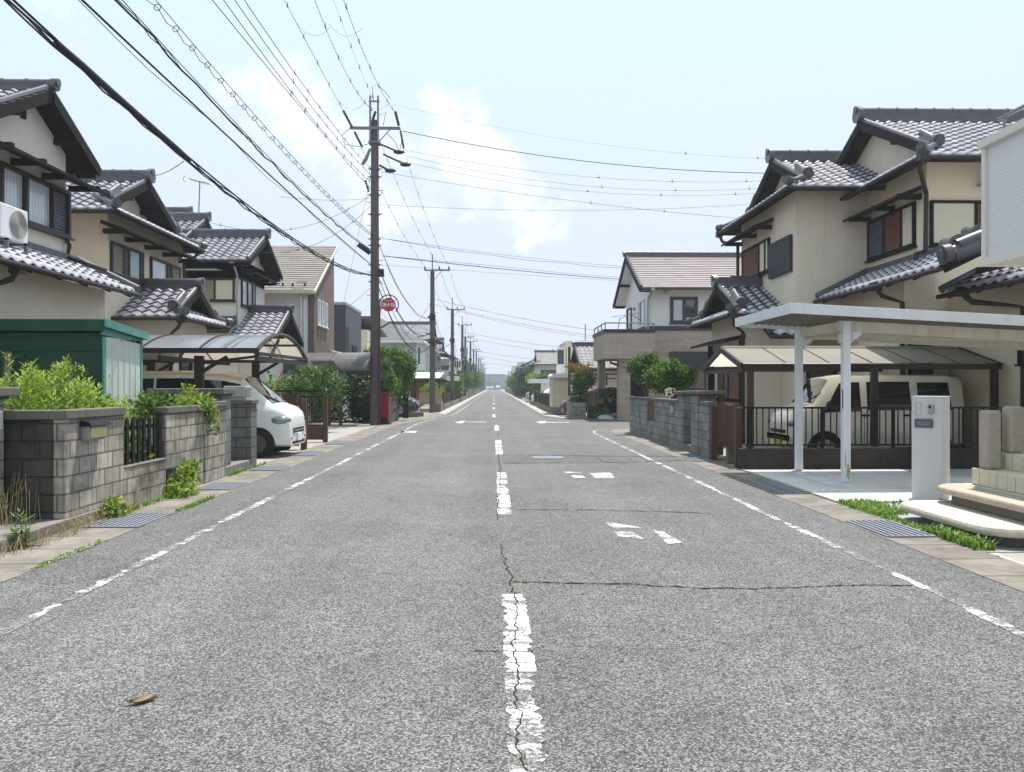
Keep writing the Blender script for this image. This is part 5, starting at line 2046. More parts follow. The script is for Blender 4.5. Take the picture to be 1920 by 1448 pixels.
tree('hedge_shrub', 'bright green leafy hedge behind the black railing', 'hedge', (-6.7, 25.5, 0), [(-6.9, 25.5, 1.0, 1.1, .6, .8), (-6.0, 25.3, 1.3, .7, .5, .75), (-5.55, 25.4, 1.45, .55, .45, .6), (-7.8, 25.6, .9, .7, .5, .7)], 5200, .13, 'leaf_mid', 51, .06, 4)
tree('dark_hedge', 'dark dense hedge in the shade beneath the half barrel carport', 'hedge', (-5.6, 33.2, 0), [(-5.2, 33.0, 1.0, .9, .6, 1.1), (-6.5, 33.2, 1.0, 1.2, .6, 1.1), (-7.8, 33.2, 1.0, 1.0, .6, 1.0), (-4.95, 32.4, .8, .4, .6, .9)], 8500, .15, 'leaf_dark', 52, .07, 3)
tree('clipped_bush', 'large rounded clipped evergreen bush with bright green tops behind the red hydrant box', 'bush', (-4.5, 34.4, 0),
     [(-4.55, 34.2, 2.3, .78, .75, .78), (-4.1, 34.2, 2.45, .55, .6, .6), (-4.9, 34.0, 2.55, .5, .5, .55), (-4.45, 34.1, 1.6, .66, .7, .7), (-4.5, 34.0, 1.0, .42, .5, .6), (-4.9, 34.0, 1.3, .6, .6, .8), (-3.98, 34.3, 2.1, .45, .5, .5)],
     15000, .115, 'leaf_hedge', 53, .10, 5)
tree('clipped_bush', 'small rounded dark bush showing just left of the near utility pole', 'bush', (-5.45, 34.8, 0), [(-5.45, 34.8, 2.75, .55, .5, .45), (-5.6, 34.8, 2.3, .5, .45, .5), (-5.4, 34.7, 1.6, .5, .5, .7)], 3200, .10, 'leaf_hedge', 54, .07, 3)
tree('conifer', 'bright feathery conifer at the foot of the near utility pole', 'tree', (-4.55, 32.3, 0), [(-4.55, 32.3, 2.0, .35, .4, .6), (-4.35, 32.2, 1.55, .4, .45, .5), (-4.6, 32.3, 1.0, .4, .4, .6)], 3200, .11, 'leaf_mid', 55, .05, 2)

# ================================================================ LEFT CARS
car('parked_minivan', 'white minivan with a roof tinted beige by light parked nose out under the arched carport', (-4.28 - 4.0, 17.05, 0), 0,
    [(0, .32, .95, 1.62, .70, .70, .56, ), (.12, .26, .98, 1.76, .73, .73, .60), (.6, .22, 1.0, 1.80, .74, .74, .62), (1.8, .22, 1.0, 1.81, .74, .74, .62), (2.55, .22, .99, 1.77, .74, .74, .60), (2.95, .22, .98, 1.68, .74, .74, .57),
     (3.60, .22, .97, 1.13, .74, .74, .66), (3.84, .22, .88, 1.04, .73, .72, .67), (3.95, .22, .78, .93, .71, .69, .64), (3.985, .22, .66, .80, .69, .67, .62), (4.0, .24, .50, .64, .66, .64, .58)],
    'car_white', (.72, 3.34), .285, seams=((1.17, .3, .98), (2.13, .3, .98), (3.05, .55, .96)), side=[(.35, 1.15, .08, .90, .1, 0), (1.2, 2.1, .06, .90, 0, 0), (2.16, 3.35, .06, .88, 0, -.42)], front=(2.98, 3.60, .92), rear=(.02, .11, .9),
    lamps=[(3.52, 4.00, .40, .79, .66, .90, 'lamp', 'headlight'), (3.92, 4.01, .48, .62, .34, .44, 'black_metal', 'fog_lamp')], grille=[(4.004, -.44, .44, .50, .60, 'black_metal', 'grille'), (4.012, -.42, .42, .54, .56, 'chrome', 'grille_bar'), (4.004, -.5, .5, .27, .32, 'black_metal', 'air_intake')],
    roofmat='car_roof', roof_from=(.1, 2.96), rim='steel_rim', mirror=(3.2, 1.02), plate=(4.02, .40, 'lettering'), handles=((1.75, .85), (2.3, .85)), cat='minivan', spokes=7)
car('parked_car', 'dark navy car with five spoke wheels parked nose out beyond the clipped bush', (-3.72 - 4.4, 38.9, 0), 0,
    [(0, .35, .80, .92, .74, .74, .66), (.2, .25, .88, 1.02, .82, .80, .70), (.9, .2, .90, 1.36, .85, .83, .60), (1.6, .2, .90, 1.45, .86, .84, .60), (2.5, .2, .90, 1.42, .86, .84, .60), (3.2, .2, .92, 1.04, .86, .84, .74), (4.0, .22, .80, .93, .84, .82, .70), (4.3, .25, .62, .74, .74, .72, .6), (4.4, .3, .5, .6, .6, .6, .5)],
    'car_navy', (.85, 3.5), .33, side=[(1.0, 1.75, .08, .9, .1, 0), (1.8, 2.9, .08, .9, 0, -.35)], front=(2.55, 3.15, .9), lamps=[(4.02, 4.30, .5, .8, .66, .80, 'lamp', 'headlight')], grille=[(4.39, -.4, .4, .42, .58, 'black_metal', 'grille')], spokes=5, mirror=(2.9, .98))

# ================================================================ LEFT ROADSIDE AT THE CORNER
t = thing('hydrant_box', 'red fire hose box on a black stand beside the near utility pole', 'hydrant box', (-4.3, 30.4, 0))
m = MB()
m.box(-4.52, -4.10, 30.2, 30.75, .25, 1.18)
m.build('cabinet', MAT['red'], t, bevel=.02)
m = MB()
m.box(-4.56, -4.06, 30.16, 30.79, 1.181, 1.23)
m.build('lid', MAT['maroon_pole'], t, bevel=.01)
m = MB()
m.prism([(-4.56, 30.15, 0), (-4.05, 30.15, 0), (-4.14, 30.15, .249), (-4.48, 30.15, .249)], (0, .65, 0))
m.build('stand', MAT['black_metal'], t)
m = MB()
m.box(-4.105, -4.09, 30.26, 30.70, .32, 1.12)
m.build('door', MAT['red'], t, bevel=.004)
t = thing('block_wall', 'short stained block wall behind the red hydrant box', 'wall', (-4.2, 32.5, 0))
m = MB()
m.box(-4.35, -4.2, 31.0, 34.3, 0, .95)
m.build('block_face', MAT['block_dark'], t, bevel=.01)
m = MB()
m.box(-4.38, -4.17, 30.97, 34.33, .951, 1.03)
m.build('coping', MAT['coping'], t, bevel=.01)
t = thing('gate_post', 'black gate post with a round lock between the block wall and the navy car', 'gate post', (-4.05, 36.3, 0))
m = MB()
m.box(-4.25, -3.98, 36.2, 36.34, 0, 1.12)
m.build('post', MAT['black_metal'], t, bevel=.01)
m = MB()
m.tube([(-4.12, 36.2, .75), (-4.12, 36.18, .75)], .05, 12)
m.build('lock', MAT['chrome'], t)
t = thing('block_wall', 'low concrete block kerb wall in front of the navy car', 'wall', (-3.6, 38.6, 0))
m = MB()
m.box(-4.2, -3.45, 38.0, 38.2, 0, .22)
m.build('block_face', MAT['footing'], t, bevel=.01)


# ================================================================ RIGHT: white flat carport, tiled floor, nameplate pillar, steps
m = MB()
m.prism([(4.40, 9.85, -.02), (14, 9.85, -.02), (14, 13.6, -.02), (4.40, 13.6, -.02)], (0, 0, .04))
struct('carport_floor', m, MAT['tilefloor'])
m = MB()
m.box(4.385, 4.425, 9.8, 13.6, -.02, .028)
struct('carport_kerb', m, MAT['panel_grey'])
t = thing('carport', 'white flat roofed steel carport with rust stained beams and two visible posts', 'carport', (7, 12.4, 0))
zf = lambda x: 2.72 - (x - 4.4) * .052
m = MB()
for ya, yb in ((11.26, 11.30), (13.86, 13.9)):
    m.prism([(4.40, ya, zf(4.4)), (11.5, ya, zf(11.5)), (11.5, ya, zf(11.5) - .15), (4.40, ya, zf(4.4) - .15)], (0, yb - ya, 0))
m.box(4.36, 4.399, 11.26, 13.9, 2.57, 2.722)
for xj in (8.05,):
    m.box(xj, xj + .012, 11.255, 11.262, zf(xj) - .148, zf(xj) - .002)
m.build('fascia', MAT['white_paint'], t, bevel=.006)
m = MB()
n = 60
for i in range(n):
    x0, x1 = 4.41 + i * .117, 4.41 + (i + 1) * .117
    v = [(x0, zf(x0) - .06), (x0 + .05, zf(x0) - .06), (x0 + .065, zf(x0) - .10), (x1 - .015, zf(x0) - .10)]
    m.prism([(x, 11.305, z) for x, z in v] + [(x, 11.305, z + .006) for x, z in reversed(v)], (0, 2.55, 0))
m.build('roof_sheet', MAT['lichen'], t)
m = MB()
for y in (11.75, 13.45):
    m.prism([(5.30, y - .04, zf(5.3) - .17), (11.3, y - .04, zf(11.3) - .17), (11.3, y - .04, zf(11.3) - .33), (5.30, y - .04, zf(5.3) - .33)], (0, .08, 0))
m.box(5.36, 5.44, 11.80, 13.40, 2.36, 2.50)
m.box(5.30, 5.50, 11.72, 11.80, 2.16, 2.30)
m.build('beam', MAT['rust_paint'], t, bevel=.005)
m = MB()
m.beam((5.45, 11.85, 2.33), (8.2, 13.3, 2.22), .04, .04)
m.beam((5.45, 13.35, 2.33), (8.2, 11.9, 2.22), .04, .04)
m.beam((8.2, 11.9, 2.22), (10.8, 13.3, 2.08), .04, .04)
m.build('cross_brace', MAT['rust_paint'], t)
for x, y in ((5.40, 11.75), (5.35, 13.45)):
    m = MB()
    m.box(x - .058, x + .058, y - .05, y + .05, .022, zf(x) - .18)
    po = m.build('post', MAT['white_paint'], t, bevel=.006)
    m = MB()
    m.prism([(x + .058, y - .004, 2.36), (x + .30, y - .004, 2.36), (x + .20, y - .004, 2.25), (x + .058, y - .004, 2.16)], (0, .008, 0))
    m.build('gusset', MAT['white_paint'], po)
    if y < 12:
        m = MB()
        m.prism([(x - .01, y - .0502, .12), (x + .035, y - .0502, .06), (x + .045, y - .0502, .22), (x + .02, y - .0502, .33), (x + .0, y - .0502, .30)], (0, -.002, 0))
        m.prism([(x - .035, y - .0502, .30), (x - .02, y - .0502, .24), (x - .015, y - .0502, .40), (x - .03, y - .0502, .52)], (0, -.002, 0))
        m.build('rust_stain', M('rust_patch', (.45, .36, .22), .9, .5, 20), po)
        m = MB()
        m.box(x - .0605, x - .0585, y - .045, y - .01, 1.15, 1.45)
        m.build('red_sticker', MAT['red'], po)

t = thing('name_pillar', 'white rendered gate pillar with an intercom and a steel mail slot, standing by the steps', 'gate pillar', (5.78, 10.1, 0), rotz=R(-45))
# local -Y is the wide face that looks at the street corner
m = MB()
m.box(-.185, .185, -.17, .17, 0, 1.355)
m.build('shaft', MAT['pillar_white'], t, bevel=.006)
m = MB()
m.box(-.19, .19, -.175, .175, 1.356, 1.366)
m.build('cap', MAT['white_paint'], t, bevel=.003)
m = MB()
for (a, b, c_, d_) in ((-.14, -.135, 1.12, 1.28), (-.075, -.07, 1.12, 1.28), (-.14, -.07, 1.275, 1.28), (-.14, -.07, 1.12, 1.125), (-.13, -.09, 1.20, 1.203)):
    m.box(a, b, -.1735, -.1705, c_, d_)
m.build('nameplate_trace', MAT['grey_metal'], t)
m = MB()
m.box(.02, .085, -.205, -.171, 1.14, 1.26)
io = m.build('intercom', MAT['grey_metal'], t, bevel=.006)
m = MB()
m.box(.03, .06, -.208, -.2055, 1.21, 1.245)
m.build('camera_eye', MAT['black_metal'], io)
m = MB()
m.box(-.145, .075, -.192, -.171, .955, 1.07)
mo = m.build('mail_slot', M('gunmetal', (.12, .12, .14), .35, .2, 6, metal=.6), t, bevel=.012)
m = MB()
m.box(-.115, .045, -.198, -.1925, .985, 1.03)
m.box(-.115, .045, -.196, -.1925, 1.038, 1.045)
m.build('flap', MAT['galv'], mo, bevel=.004)
m = MB()
m.box(-.155, .075, .1705, .42, .50, 1.0)
bo = m.build('parcel_box', MAT['panel_grey'], t, bevel=.008)
m = MB()
m.box(-.02, .06, .421, .435, .66, .82)
m.build('latch', MAT['galv'], bo)


def rounded_slab(x0, x1, y0, y1, z0, z1, r, mat, name, parent, edge=.03):
    """stone step with its two road-side corners rounded and a bull-nosed lip"""
    pts = []
    for cx, cy, a0 in ((x0 + r, y0 + r, 180), (x0 + r, y1 - r, 90)):
        for k in range(13):
            a = R(a0 + (90 * k / 12) if a0 == 180 else 90 + 90 * (1 - k / 12) + 0)
            if a0 == 180:
                a = R(270 - 90 * k / 12)
            else:
                a = R(180 - 90 * k / 12)
            pts.append((cx + r * math.cos(a), cy + r * math.sin(a)))
    pts = [(x1, y0)] + pts + [(x1, y1)]
    m = MB()
    m.prism([(x, y, z0) for x, y in pts], (0, 0, z1 - z0))
    return m.build(name, MAT[mat], parent, bevel=edge)


t = thing('entrance_steps', 'curved washed stone entrance steps with rough granite edges and cream tiled treads', 'steps', (6, 8.5, 0))
rounded_slab(4.54, 8, 6.95, 8.80, .10, .19, .35, 'step_white', 'lower_step', t, .035)
rounded_slab(4.72, 8, 7.15, 8.66, -.02, .098, .3, 'footing', 'lower_riser', t, .01)
rounded_slab(4.98, 8, 6.5, 8.86, .30, .375, .4, 'granite', 'middle_step', t, .025)
rounded_slab(5.09, 8, 6.6, 8.74, .191, .298, .35, 'footing', 'middle_riser', t, .01)
m = MB()
m.box(5.38, 8, 6.6, 8.80, .3752, .379)
m.build('middle_tread', MAT['step_white'], t)
for x, y1, z0, z1 in ((5.46, 8.72, .382, .565), (5.72, 8.68, .566, .75)):
    m = MB()
    m.box(x, 8.2, 5.5, y1, z0, z1)
    m.build('tiled_step', MAT['step_tile'], t, bevel=.006)
    m = MB()
    for k in range(10):
        y = y1 - .3 * k - .15
        m.box(x - .0025, x + .002, y - .003, y + .003, z0 + .01, z1 - .02)
    m.build('tile_joint', MAT['grey_metal'], t)
for x, y, z, hh, lab in ((5.585, 8.58, .566, .66, 'left of two rough granite posts with rounded tops on the entrance steps'), (5.83, 8.55, .751, .52, 'right of two rough granite posts with rounded tops on the entrance steps')):
    m = MB()
    a = .085
    m.box(x - a, x + a, y - a, y + a, z, z + hh)
    o = m.build('granite_post', MAT['granite'], bevel=.03)
    tag(o, lab, 'post', 'granite posts on the steps')
m = MB()
m.box(4.43, 6.2, 6.9, 9.83, -.03, -.004)
struct('gravel_bed', m, MAT['gravel'])
def in_grass(x, y):
    return (x < 4.62 or y > 8.9) and x > 4.38
m = MB()
blades(m, 4.38, 4.85, 8.7, 9.85, 0, 1100, .075, 71, .7, 0, in_grass)
blades(m, 4.38, 4.60, 6.95, 7.75, 0, 620, .11, 72, .7, 0)
blades(m, 4.38, 4.55, 7.7, 8.7, 0, 260, .05, 74, .7, 0)
blades(m, 4.7, 6.0, 9.4, 9.85, 0, 260, .06, 73, .7, 0)
struct('verge_grass', m, MAT['grass'], kind='stuff', attr=True)
m = MB()
crack(m, [(4.42, 2), (4.45, 6.9)], .06, 77, .01, .1)
for i, v in enumerate(m.v):
    m.v[i] = (v[0], v[1], .0095)
struct('kerb_line', m, MAT['step_white'])

# house at the right edge: white balcony over the entrance
h = thing('house', 'white sided house at the right edge with a boxy balcony over its entrance', 'house', (7.5, 8, 0))
m = MB()
m.box(6.0, 12, 2.5, 9.3, 3.06, 4.40)
bo = m.build('balcony', MAT['white_siding'], h)
m = MB()
m.box(5.93, 12, 2.4, 9.36, 4.401, 4.50)
m.box(5.95, 12, 2.42, 9.34, 2.96, 3.058)
m.box(5.965, 5.998, 9.26, 9.33, 3.06, 4.40)
m.build('balcony_trim', MAT['cream_wall'], bo)
m = MB()
m.tube([(6.1, 9.2, 4.72), (6.1, 2.6, 4.72)], .025, 8)
for k in range(4):
    m.tube([(6.1, 9.1 - k * 1.6, 4.5), (6.1, 9.1 - k * 1.6, 4.72)], .018, 6)
m.build('railing', MAT['galv'], bo)
wallbox(h, 7.6, 13, 2.5, 8.2, 0, 6.0, 'white_siding')

# ================================================================ RIGHT: low dark wall with railing, brown carport, van
m = MB()
m.box(4.40, 11.5, 13.76, 13.88, -.02, .38)
tag(m.build('low_wall', MAT['dark_conc'], bevel=.01), 'low dark concrete wall that carries the black railing before the van', 'wall')
t = thing('railing', 'long black bar railing on the low dark wall in front of the van', 'railing', (7.5, 13.82, .38))
m = MB()
for z in (.42, 1.09):
    m.box(4.52, 11.3, 13.80, 13.84, z, z + .035)
x = 4.62
while x < 11.2:
    m.box(x - .0085, x + .0085, 13.81, 13.83, .455, 1.09)
    x += .112
m.build('bars', MAT['black_metal'], t)
for x in (4.62, 5.92, 7.22, 8.52, 9.82, 11.12):
    m = MB()
    m.box(x - .02, x + .02, 13.79, 13.85, .381, 1.088)
    m.build('post', MAT['black_metal'], t)

t = thing('carport', 'brown carport with a shallow tan sheet gable roof over the cream van', 'carport', (7, 15.7, 0))
XA, XB, YA, YB, YR, ZE, ZR = 4.68, 9.62, 14.45, 17.0, 15.75, 1.93, 2.28
m = MB()
for ya in (YA, YB):
    n = 90
    def rf(u, v, ya=ya):
        return Vector((XA + (XB - XA) * u, ya + (YR - ya) * v, ZE + (ZR - ZE) * v + .003 * math.sin(u * 2 * math.pi * 64)))
    m.grid(rf, 384, 1)
ro = m.build('roof_sheet', MAT['sheet_tan'], t, smooth=True)
m = MB()
for ya, sg in ((YA, -1), (YB, 1)):
    m.box(XA, XB, ya - .03, ya + .03, ZE - .115, ZE - .012)
    for x in (XA - .03, XB - .02):
        m.beam((x, ya + sg * .03, ZE - .05), (x, YR, ZR - .03), .05, .11)
    for k in range(1, 6):
        x = XA + (XB - XA) * k / 6
        m.beam((x, ya, ZE + .014), (x, YR, ZR + .014), .012, .01)
m.box(XA, XA + .04, YA, YB, ZE - .17, ZE - .10)
m.box(XA + .2, XB, YR - .03, YR + .03, ZR - .12, ZR - .02)
m.build('roof_frame', MAT['brown_alu'], ro)
m = MB()
m.tube([(XA, YR, ZR + .012), (XB, YR, ZR + .012)], .03, 8)
m.build('ridge_cap', MAT['sheet_tan'], ro)
for x, y in ((9.52, 14.5), (9.40, 16.9), (7.05, 14.18), (4.95, 16.8), (4.86, 14.55)):
    m = MB()
    m.box(x - .055, x + .055, y - .055, y + .055, 0 if y > 14.3 else .381, ZE - .10)
    m.build('post', MAT['brown_alu' if x > 5 else 'brown_wood'], t, bevel=.006)

car('parked_van', 'cream white boxy kei van parked nose to the road under the tan carport', (5.85 + 3.5, 15.80, 0), math.pi,
    [(0, .38, .96, 1.62, .66, .66, .56), (.07, .30, .97, 1.69, .69, .69, .585), (.3, .26, .985, 1.72, .70, .70, .60), (1.6, .24, .985, 1.725, .705, .705, .60), (2.35, .24, .98, 1.71, .705, .705, .59), (2.66, .24, .975, 1.655, .70, .70, .565),
     (3.02, .24, .965, 1.12, .695, .695, .64), (3.30, .24, .90, 1.04, .68, .685, .66), (3.42, .26, .78, .92, .66, .66, .63), (3.48, .28, .56, .74, .65, .65, .6), (3.5, .32, .45, .60, .62, .62, .58)],
    'car_cream', (.62, 2.82), .275, seams=((1.03, .3, .97), (2.04, .3, .97), (2.92, .62, .94)), side=[(.28, .95, .06, .88, .04, 0), (1.08, 1.98, .05, .90, .03, -.02), (2.10, 2.86, .02, .90, 0, -.36)], front=(2.68, 3.0, .92), rear=(.01, .08, .88),
    lamps=[(3.22, 3.505, .44, .70, .64, .86, 'lamp', 'headlight')], grille=[(3.47, -.38, .38, .70, .745, 'black_metal', 'grille'), (3.49, -.42, .42, .545, .62, 'black_metal', 'air_intake'), (3.495, -.40, .40, .40, .47, 'black_metal', 'air_intake'), (3.495, .47, .58, .28, .37, 'amber', 'turn_lamp')],
    rim='rim', mirror=(2.78, 1.10), handles=((2.02, .92), (1.2, .92)), plate=(3.505, .33, 'plate_y'), cat='van', spokes=12)

# ================================================================ RIGHT: big beige house
h = thing('house', 'big beige house on the right with stepped tiled roofs and rust brown shutters', 'house', (10, 19, 0))
wallbox(h, 9.28, 18, 16.36, 22.8, 0, 6.3, 'stucco_y')
wallbox(h, 7.48, 9.275, 19.02, 23.2, 0, 6.35, 'stucco', 'front_wall')
roofX(h, 8.70, 1, 4.8, 15.5, 23.2, 6.2, .515, 'irimoya', g=.95, o=.40, wall='stucco', rake_w=.19, ridge_h=.27)
roofX(h, 7.0, 1, 4.6, 18.2, 23.7, 6.26, .50, 'irimoya', g=.95, o=.38, wall='stucco', rake_w=.17, ridge_h=.23)
P = ('x', 9.28, -1)
window(h, P, 16.78, 18.9, 4.58, 5.56, [(.34, 'panel_beige'), (.5, 'louver_rust'), (.5, 'louver')], frame='dark_wood', fw=.07)
hood(h, P, 16.45, 19.0, 5.86, .62, .25)
P = ('y', 16.36, -1)
window(h, P, 9.33, 10.95, 4.50, 5.47, [(.62, 'panel_beige'), (.4, 'louver_rust')], frame='dark_wood', fw=.06)
m = MB()
m.prism([(10.35, 16.36, 5.83), (10.35, 16.0, 5.79), (10.35, 16.0, 5.74), (10.35, 16.36, 5.77)], (1.2, 0, 0))
m.build('awning', MAT['panel_grey'], h)
P = ('x', 7.48, -1)
window(h, P, 20.75, 23.0, 4.62, 5.52, [(.2, 'panel_beige'), (.32, 'panel_beige'), (1.0, 'louver_rust')], frame='dark_wood', fw=.06)
hood(h, P, 20.5, 23.3, 6.02, .6, .25)
m = MB()
for k in range(9):
    y = 19.2 + k * .17
    m.box(7.40, 7.478, y, y + .155, 4.38, 5.30)
m.box(7.43, 7.479, 19.19, 20.72, 4.40, 5.28)
m.build('shutter_box', MAT['dark_slats'], h)
pent(h, (8.0, 13.6), (8.0, 18.9), (1, 0), 1.27, .48, 3.66, orn=1)
m = MB()
ornament(m, (8.35, 13.75, 4.02), (-.2, -1, 0), .20)
ornament(m, (8.75, 13.75, 4.25), (-.2, -1, 0), .17)
m.tube([(8.25, 13.6, 4.0), (9.2, 13.6, 4.38)], .12, 10)
m.build('ridge_ornament', MAT['ridge'], h, smooth=True)
wallbox(h, 8.62, 9.27, 16.05, 19.0, 0, 3.9, 'stucco', 'lower_wall')
wallbox(h, 9.75, 14, 13.95, 16.355, 0, 3.5, 'stucco_y', 'side_wall')
pent(h, (8.93, 11.5), (8.93, 15.2), (1, 0), .75, .48, 3.36)
pent(h, (6.55, 18.2), (9.2, 18.2), (0, 1), .8, .5, 2.75, rise_l=.3)
window(h, ('y', 19.02, -1), 7.75, 8.5, 1.3, 2.3, [(1, 'glass')], frame='dark_wood')
window(h, ('y', 16.05, -1), 8.7, 9.2, 1.5, 2.6, [(1, 'glass')], frame='dark_wood')
window(h, ('y', 13.95, -1), 9.6, 10.6, 1.9, 2.8, [(1, 'glass')], frame='dark_wood')
downpipe(h, [(8.68, 15.45, 6.12), (8.70, 15.6, 5.95), (9.20, 16.25, 5.6), (9.20, 16.28, 4.4), (8.95, 16.2, 4.3), (8.95, 16.2, 4.1)], .05)
downpipe(h, [(6.95, 23.7, 6.15), (7.05, 23.7, 5.95), (7.40, 23.3, 5.75), (7.40, 23.3, 0)], .05)
downpipe(h, [(8.05, 16.1, 3.56), (8.2, 16.15, 3.4), (8.55, 16.0, 3.25), (8.55, 16.0, 0)], .05)
downpipe(h, [(8.96, 14.6, 3.28), (9.1, 14.5, 3.1), (9.68, 13.9, 2.95), (9.68, 13.9, 0)], .06)
wallbox(h, 6.52, 7.475, 19.95, 23.0, 0, 3.5, 'stucco', 'porch_wall')
roofX(h, 6.0, 1, 1.9, 19.4, 23.5, 3.36, .45, 'irimoya', g=.60, o=.40, wall='stucco', ridge_h=.2)
downpipe(h, [(6.04, 19.4, 3.28), (6.1, 19.5, 3.05), (6.45, 19.9, 2.9), (6.45, 19.88, 0)], .05)
m = MB()
m.prism([(6.52, 19.9, 2.85), (5.95, 19.9, 2.68), (5.95, 19.9, 2.62), (6.52, 19.9, 2.75)], (0, 3.4, 0))
m.build('porch_canopy', MAT['dark_wood'], h)
P = ('x', 6.52, -1)
window(h, P, 20.2, 22.7, 1.1, 2.5, [(.85, 'louver_rust'), (.35, 'louver'), (.9, 'curtain')], frame='dark_wood')
for y in (19.98, 22.9):
    m = MB()
    m.box(6.40, 6.519, y, y + .10, 0, 2.7)
    m.build('porch_post', MAT['dark_wood'], h)

# ================================================================ RIGHT: grey block wall with gate
XR = 4.42
t = thing('block_wall', 'long grey block wall on the right with a brown slatted opening and gate pillars', 'wall', (XR, 20, 0))
m = MB()
m.box(XR, XR + .12, 22.3, 25.1, 0, 1.10)
m.box(XR, XR + .12, 21.2, 22.298, 0, .50)
m.box(XR, XR + .12, 18.52, 21.198, 0, 1.10)
m.box(XR + .121, 9.5, 24.98, 25.1, 0, 1.10)
m.box(XR, XR + .12, 15.78, 16.6, 0, 1.10)
m.build('block_face', MAT['block_grey'], t, bevel=.008)
m = MB()
m.box(XR - .03, XR + .15, 22.28, 25.13, 1.101, 1.17)
m.box(XR - .03, XR + .15, 18.53, 21.21, 1.101, 1.17)
m.box(XR - .03, XR + .15, 15.76, 16.59, 1.101, 1.18)
m.build('coping', MAT['coping'], t, bevel=.012)
m = MB()
m.box(XR + .05, XR + .075, 21.2, 22.3, .51, 1.12)
m.build('slat_panel', MAT['brown_wood'], t)
m = MB()
m.box(XR - .01, XR + .38, 17.95, 18.51, 0, 1.27)
m.box(XR - .01, XR + .38, 16.61, 17.22, 0, 1.29)
m.build('gate_pillar', MAT['block_grey'], t, bevel=.008)
m = MB()
m.box(XR - .10, XR + .46, 17.87, 18.58, 1.30, 1.38)
m.box(XR - .05, XR + .42, 17.91, 18.54, 1.271, 1.299)
m.box(XR - .10, XR + .50, 16.3, 17.30, 1.32, 1.40)
m.box(XR - .05, XR + .46, 16.4, 17.26, 1.291, 1.319)
m.build('pillar_cap', MAT['coping'], t, bevel=.015)
m = MB()
m.box(XR, XR + .3, 17.225, 17.945, -.02, .16)
m.build('gate_sill', MAT['footing'], t)
m = MB()
m.box(XR + .30, XR + .34, 17.24, 17.93, .2, 1.25)
for k in range(5):
    m.box(XR + .285, XR + .30, 17.28 + k * .13, 17.33 + k * .13, .22, 1.23)
go = m.build('gate_door', MAT['brown_wood'], t)
m = MB()
m.box(XR + .25, XR + .30, 17.55, 17.60, .78, .92)
m.build('latch', MAT['galv'], go)
m = MB()
m.box(XR - .045, XR - .003, 18.85, 19.1, .84, 1.03)
mo = m.build('mailbox', MAT['panel_grey'], t, bevel=.008)
m = MB()
m.box(XR - .06, XR - .003, 18.83, 19.12, 1.031, 1.05)
m.build('mailbox_lid', MAT['black_metal'], mo)
t = thing('wooden_gate', 'brown vertical board gate leaning a little between the block wall and the low wall', 'gate', (4.55, 15.0, 0))
m = MB()
n = 11
for k in range(n):
    y = 14.42 + k * .105
    x = 4.64 - k * .012
    lean = .03 * (k % 3)
    m.prism([(x, y, .30), (x, y + .092, .30), (x, y + .092 + .02, 1.14 + .02 * math.sin(k)), (x, y + .02, 1.14 + .02 * math.sin(k))], (.03, 0, 0))
m.build('boards', MAT['brown_wood'], t)
m = MB()
m.box(4.68, 4.72, 14.42, 15.58, .45, .52)
m.box(4.68, 4.72, 14.42, 15.58, .95, 1.02)
m.build('rails', MAT['brown_alu'], t)
for y, x in ((15.66, 4.48), (14.15, 4.50)):
    m = MB()
    m.box(x - .06, x + .06, y - .06, y + .06, 0 if y > 15 else 0, 1.10)
    m.build('post', MAT['brown_wood'], t, bevel=.008)
m = MB()
m.box(4.60, 6.2, 15.1, 15.25, -.02, .28)
tag(m.build('step', MAT['footing'], bevel=.01), 'low concrete step behind the brown board gate', 'step')

tree('garden_tree', 'rounded garden tree with a stout trunk behind the far end of the grey wall', 'tree', (4.82, 24.1, 0), blob_lumps((4.80, 24.1, 2.02), .56, .55, .52, 7, 81), 6500, .09, 'leaf_mid', 82, .10, 4)
tree('garden_tree', 'lower dome shaped garden tree right of the taller one', 'tree', (5.25, 22.6, 0), blob_lumps((5.25, 22.6, 1.78), .66, .55, .50, 7, 83) + [(4.95, 23.2, 1.7, .35, .3, .35)], 7000, .09, 'leaf_hedge', 84, .08, 4)
t = thing('child_crossing_sign', 'small red, white and yellow cut out board standing above the grey wall', 'sign', (4.95, 21.5, 0))
m = MB()
m.prism([(4.80, 21.5, 1.23), (4.98, 21.5, 1.20), (5.08, 21.5, 1.30), (5.06, 21.5, 1.43), (4.9, 21.5, 1.46), (4.78, 21.5, 1.40)], (0, .02, 0))
so = m.build('board', MAT['lettering'], t)
for pts, mt in (([(4.97, 1.27), (5.05, 1.33), (5.03, 1.42), (4.97, 1.43)], 'red'), ([(4.83, 1.33), (4.93, 1.30), (4.97, 1.39), (4.85, 1.41)], 'plate_y'), ([(4.84, 1.25), (4.95, 1.23), (4.96, 1.28), (4.86, 1.30)], 'black_metal')):
    m = MB()
    m.prism([(x, 21.494, z) for x, z in pts], (0, .005, 0))
    m.build('painted_patch', MAT[mt], so)
m = MB()
m.tube([(4.9, 21.52, 0), (4.92, 21.52, 1.25)], .02, 6)
m.build('stake', MAT['white_paint'], t)

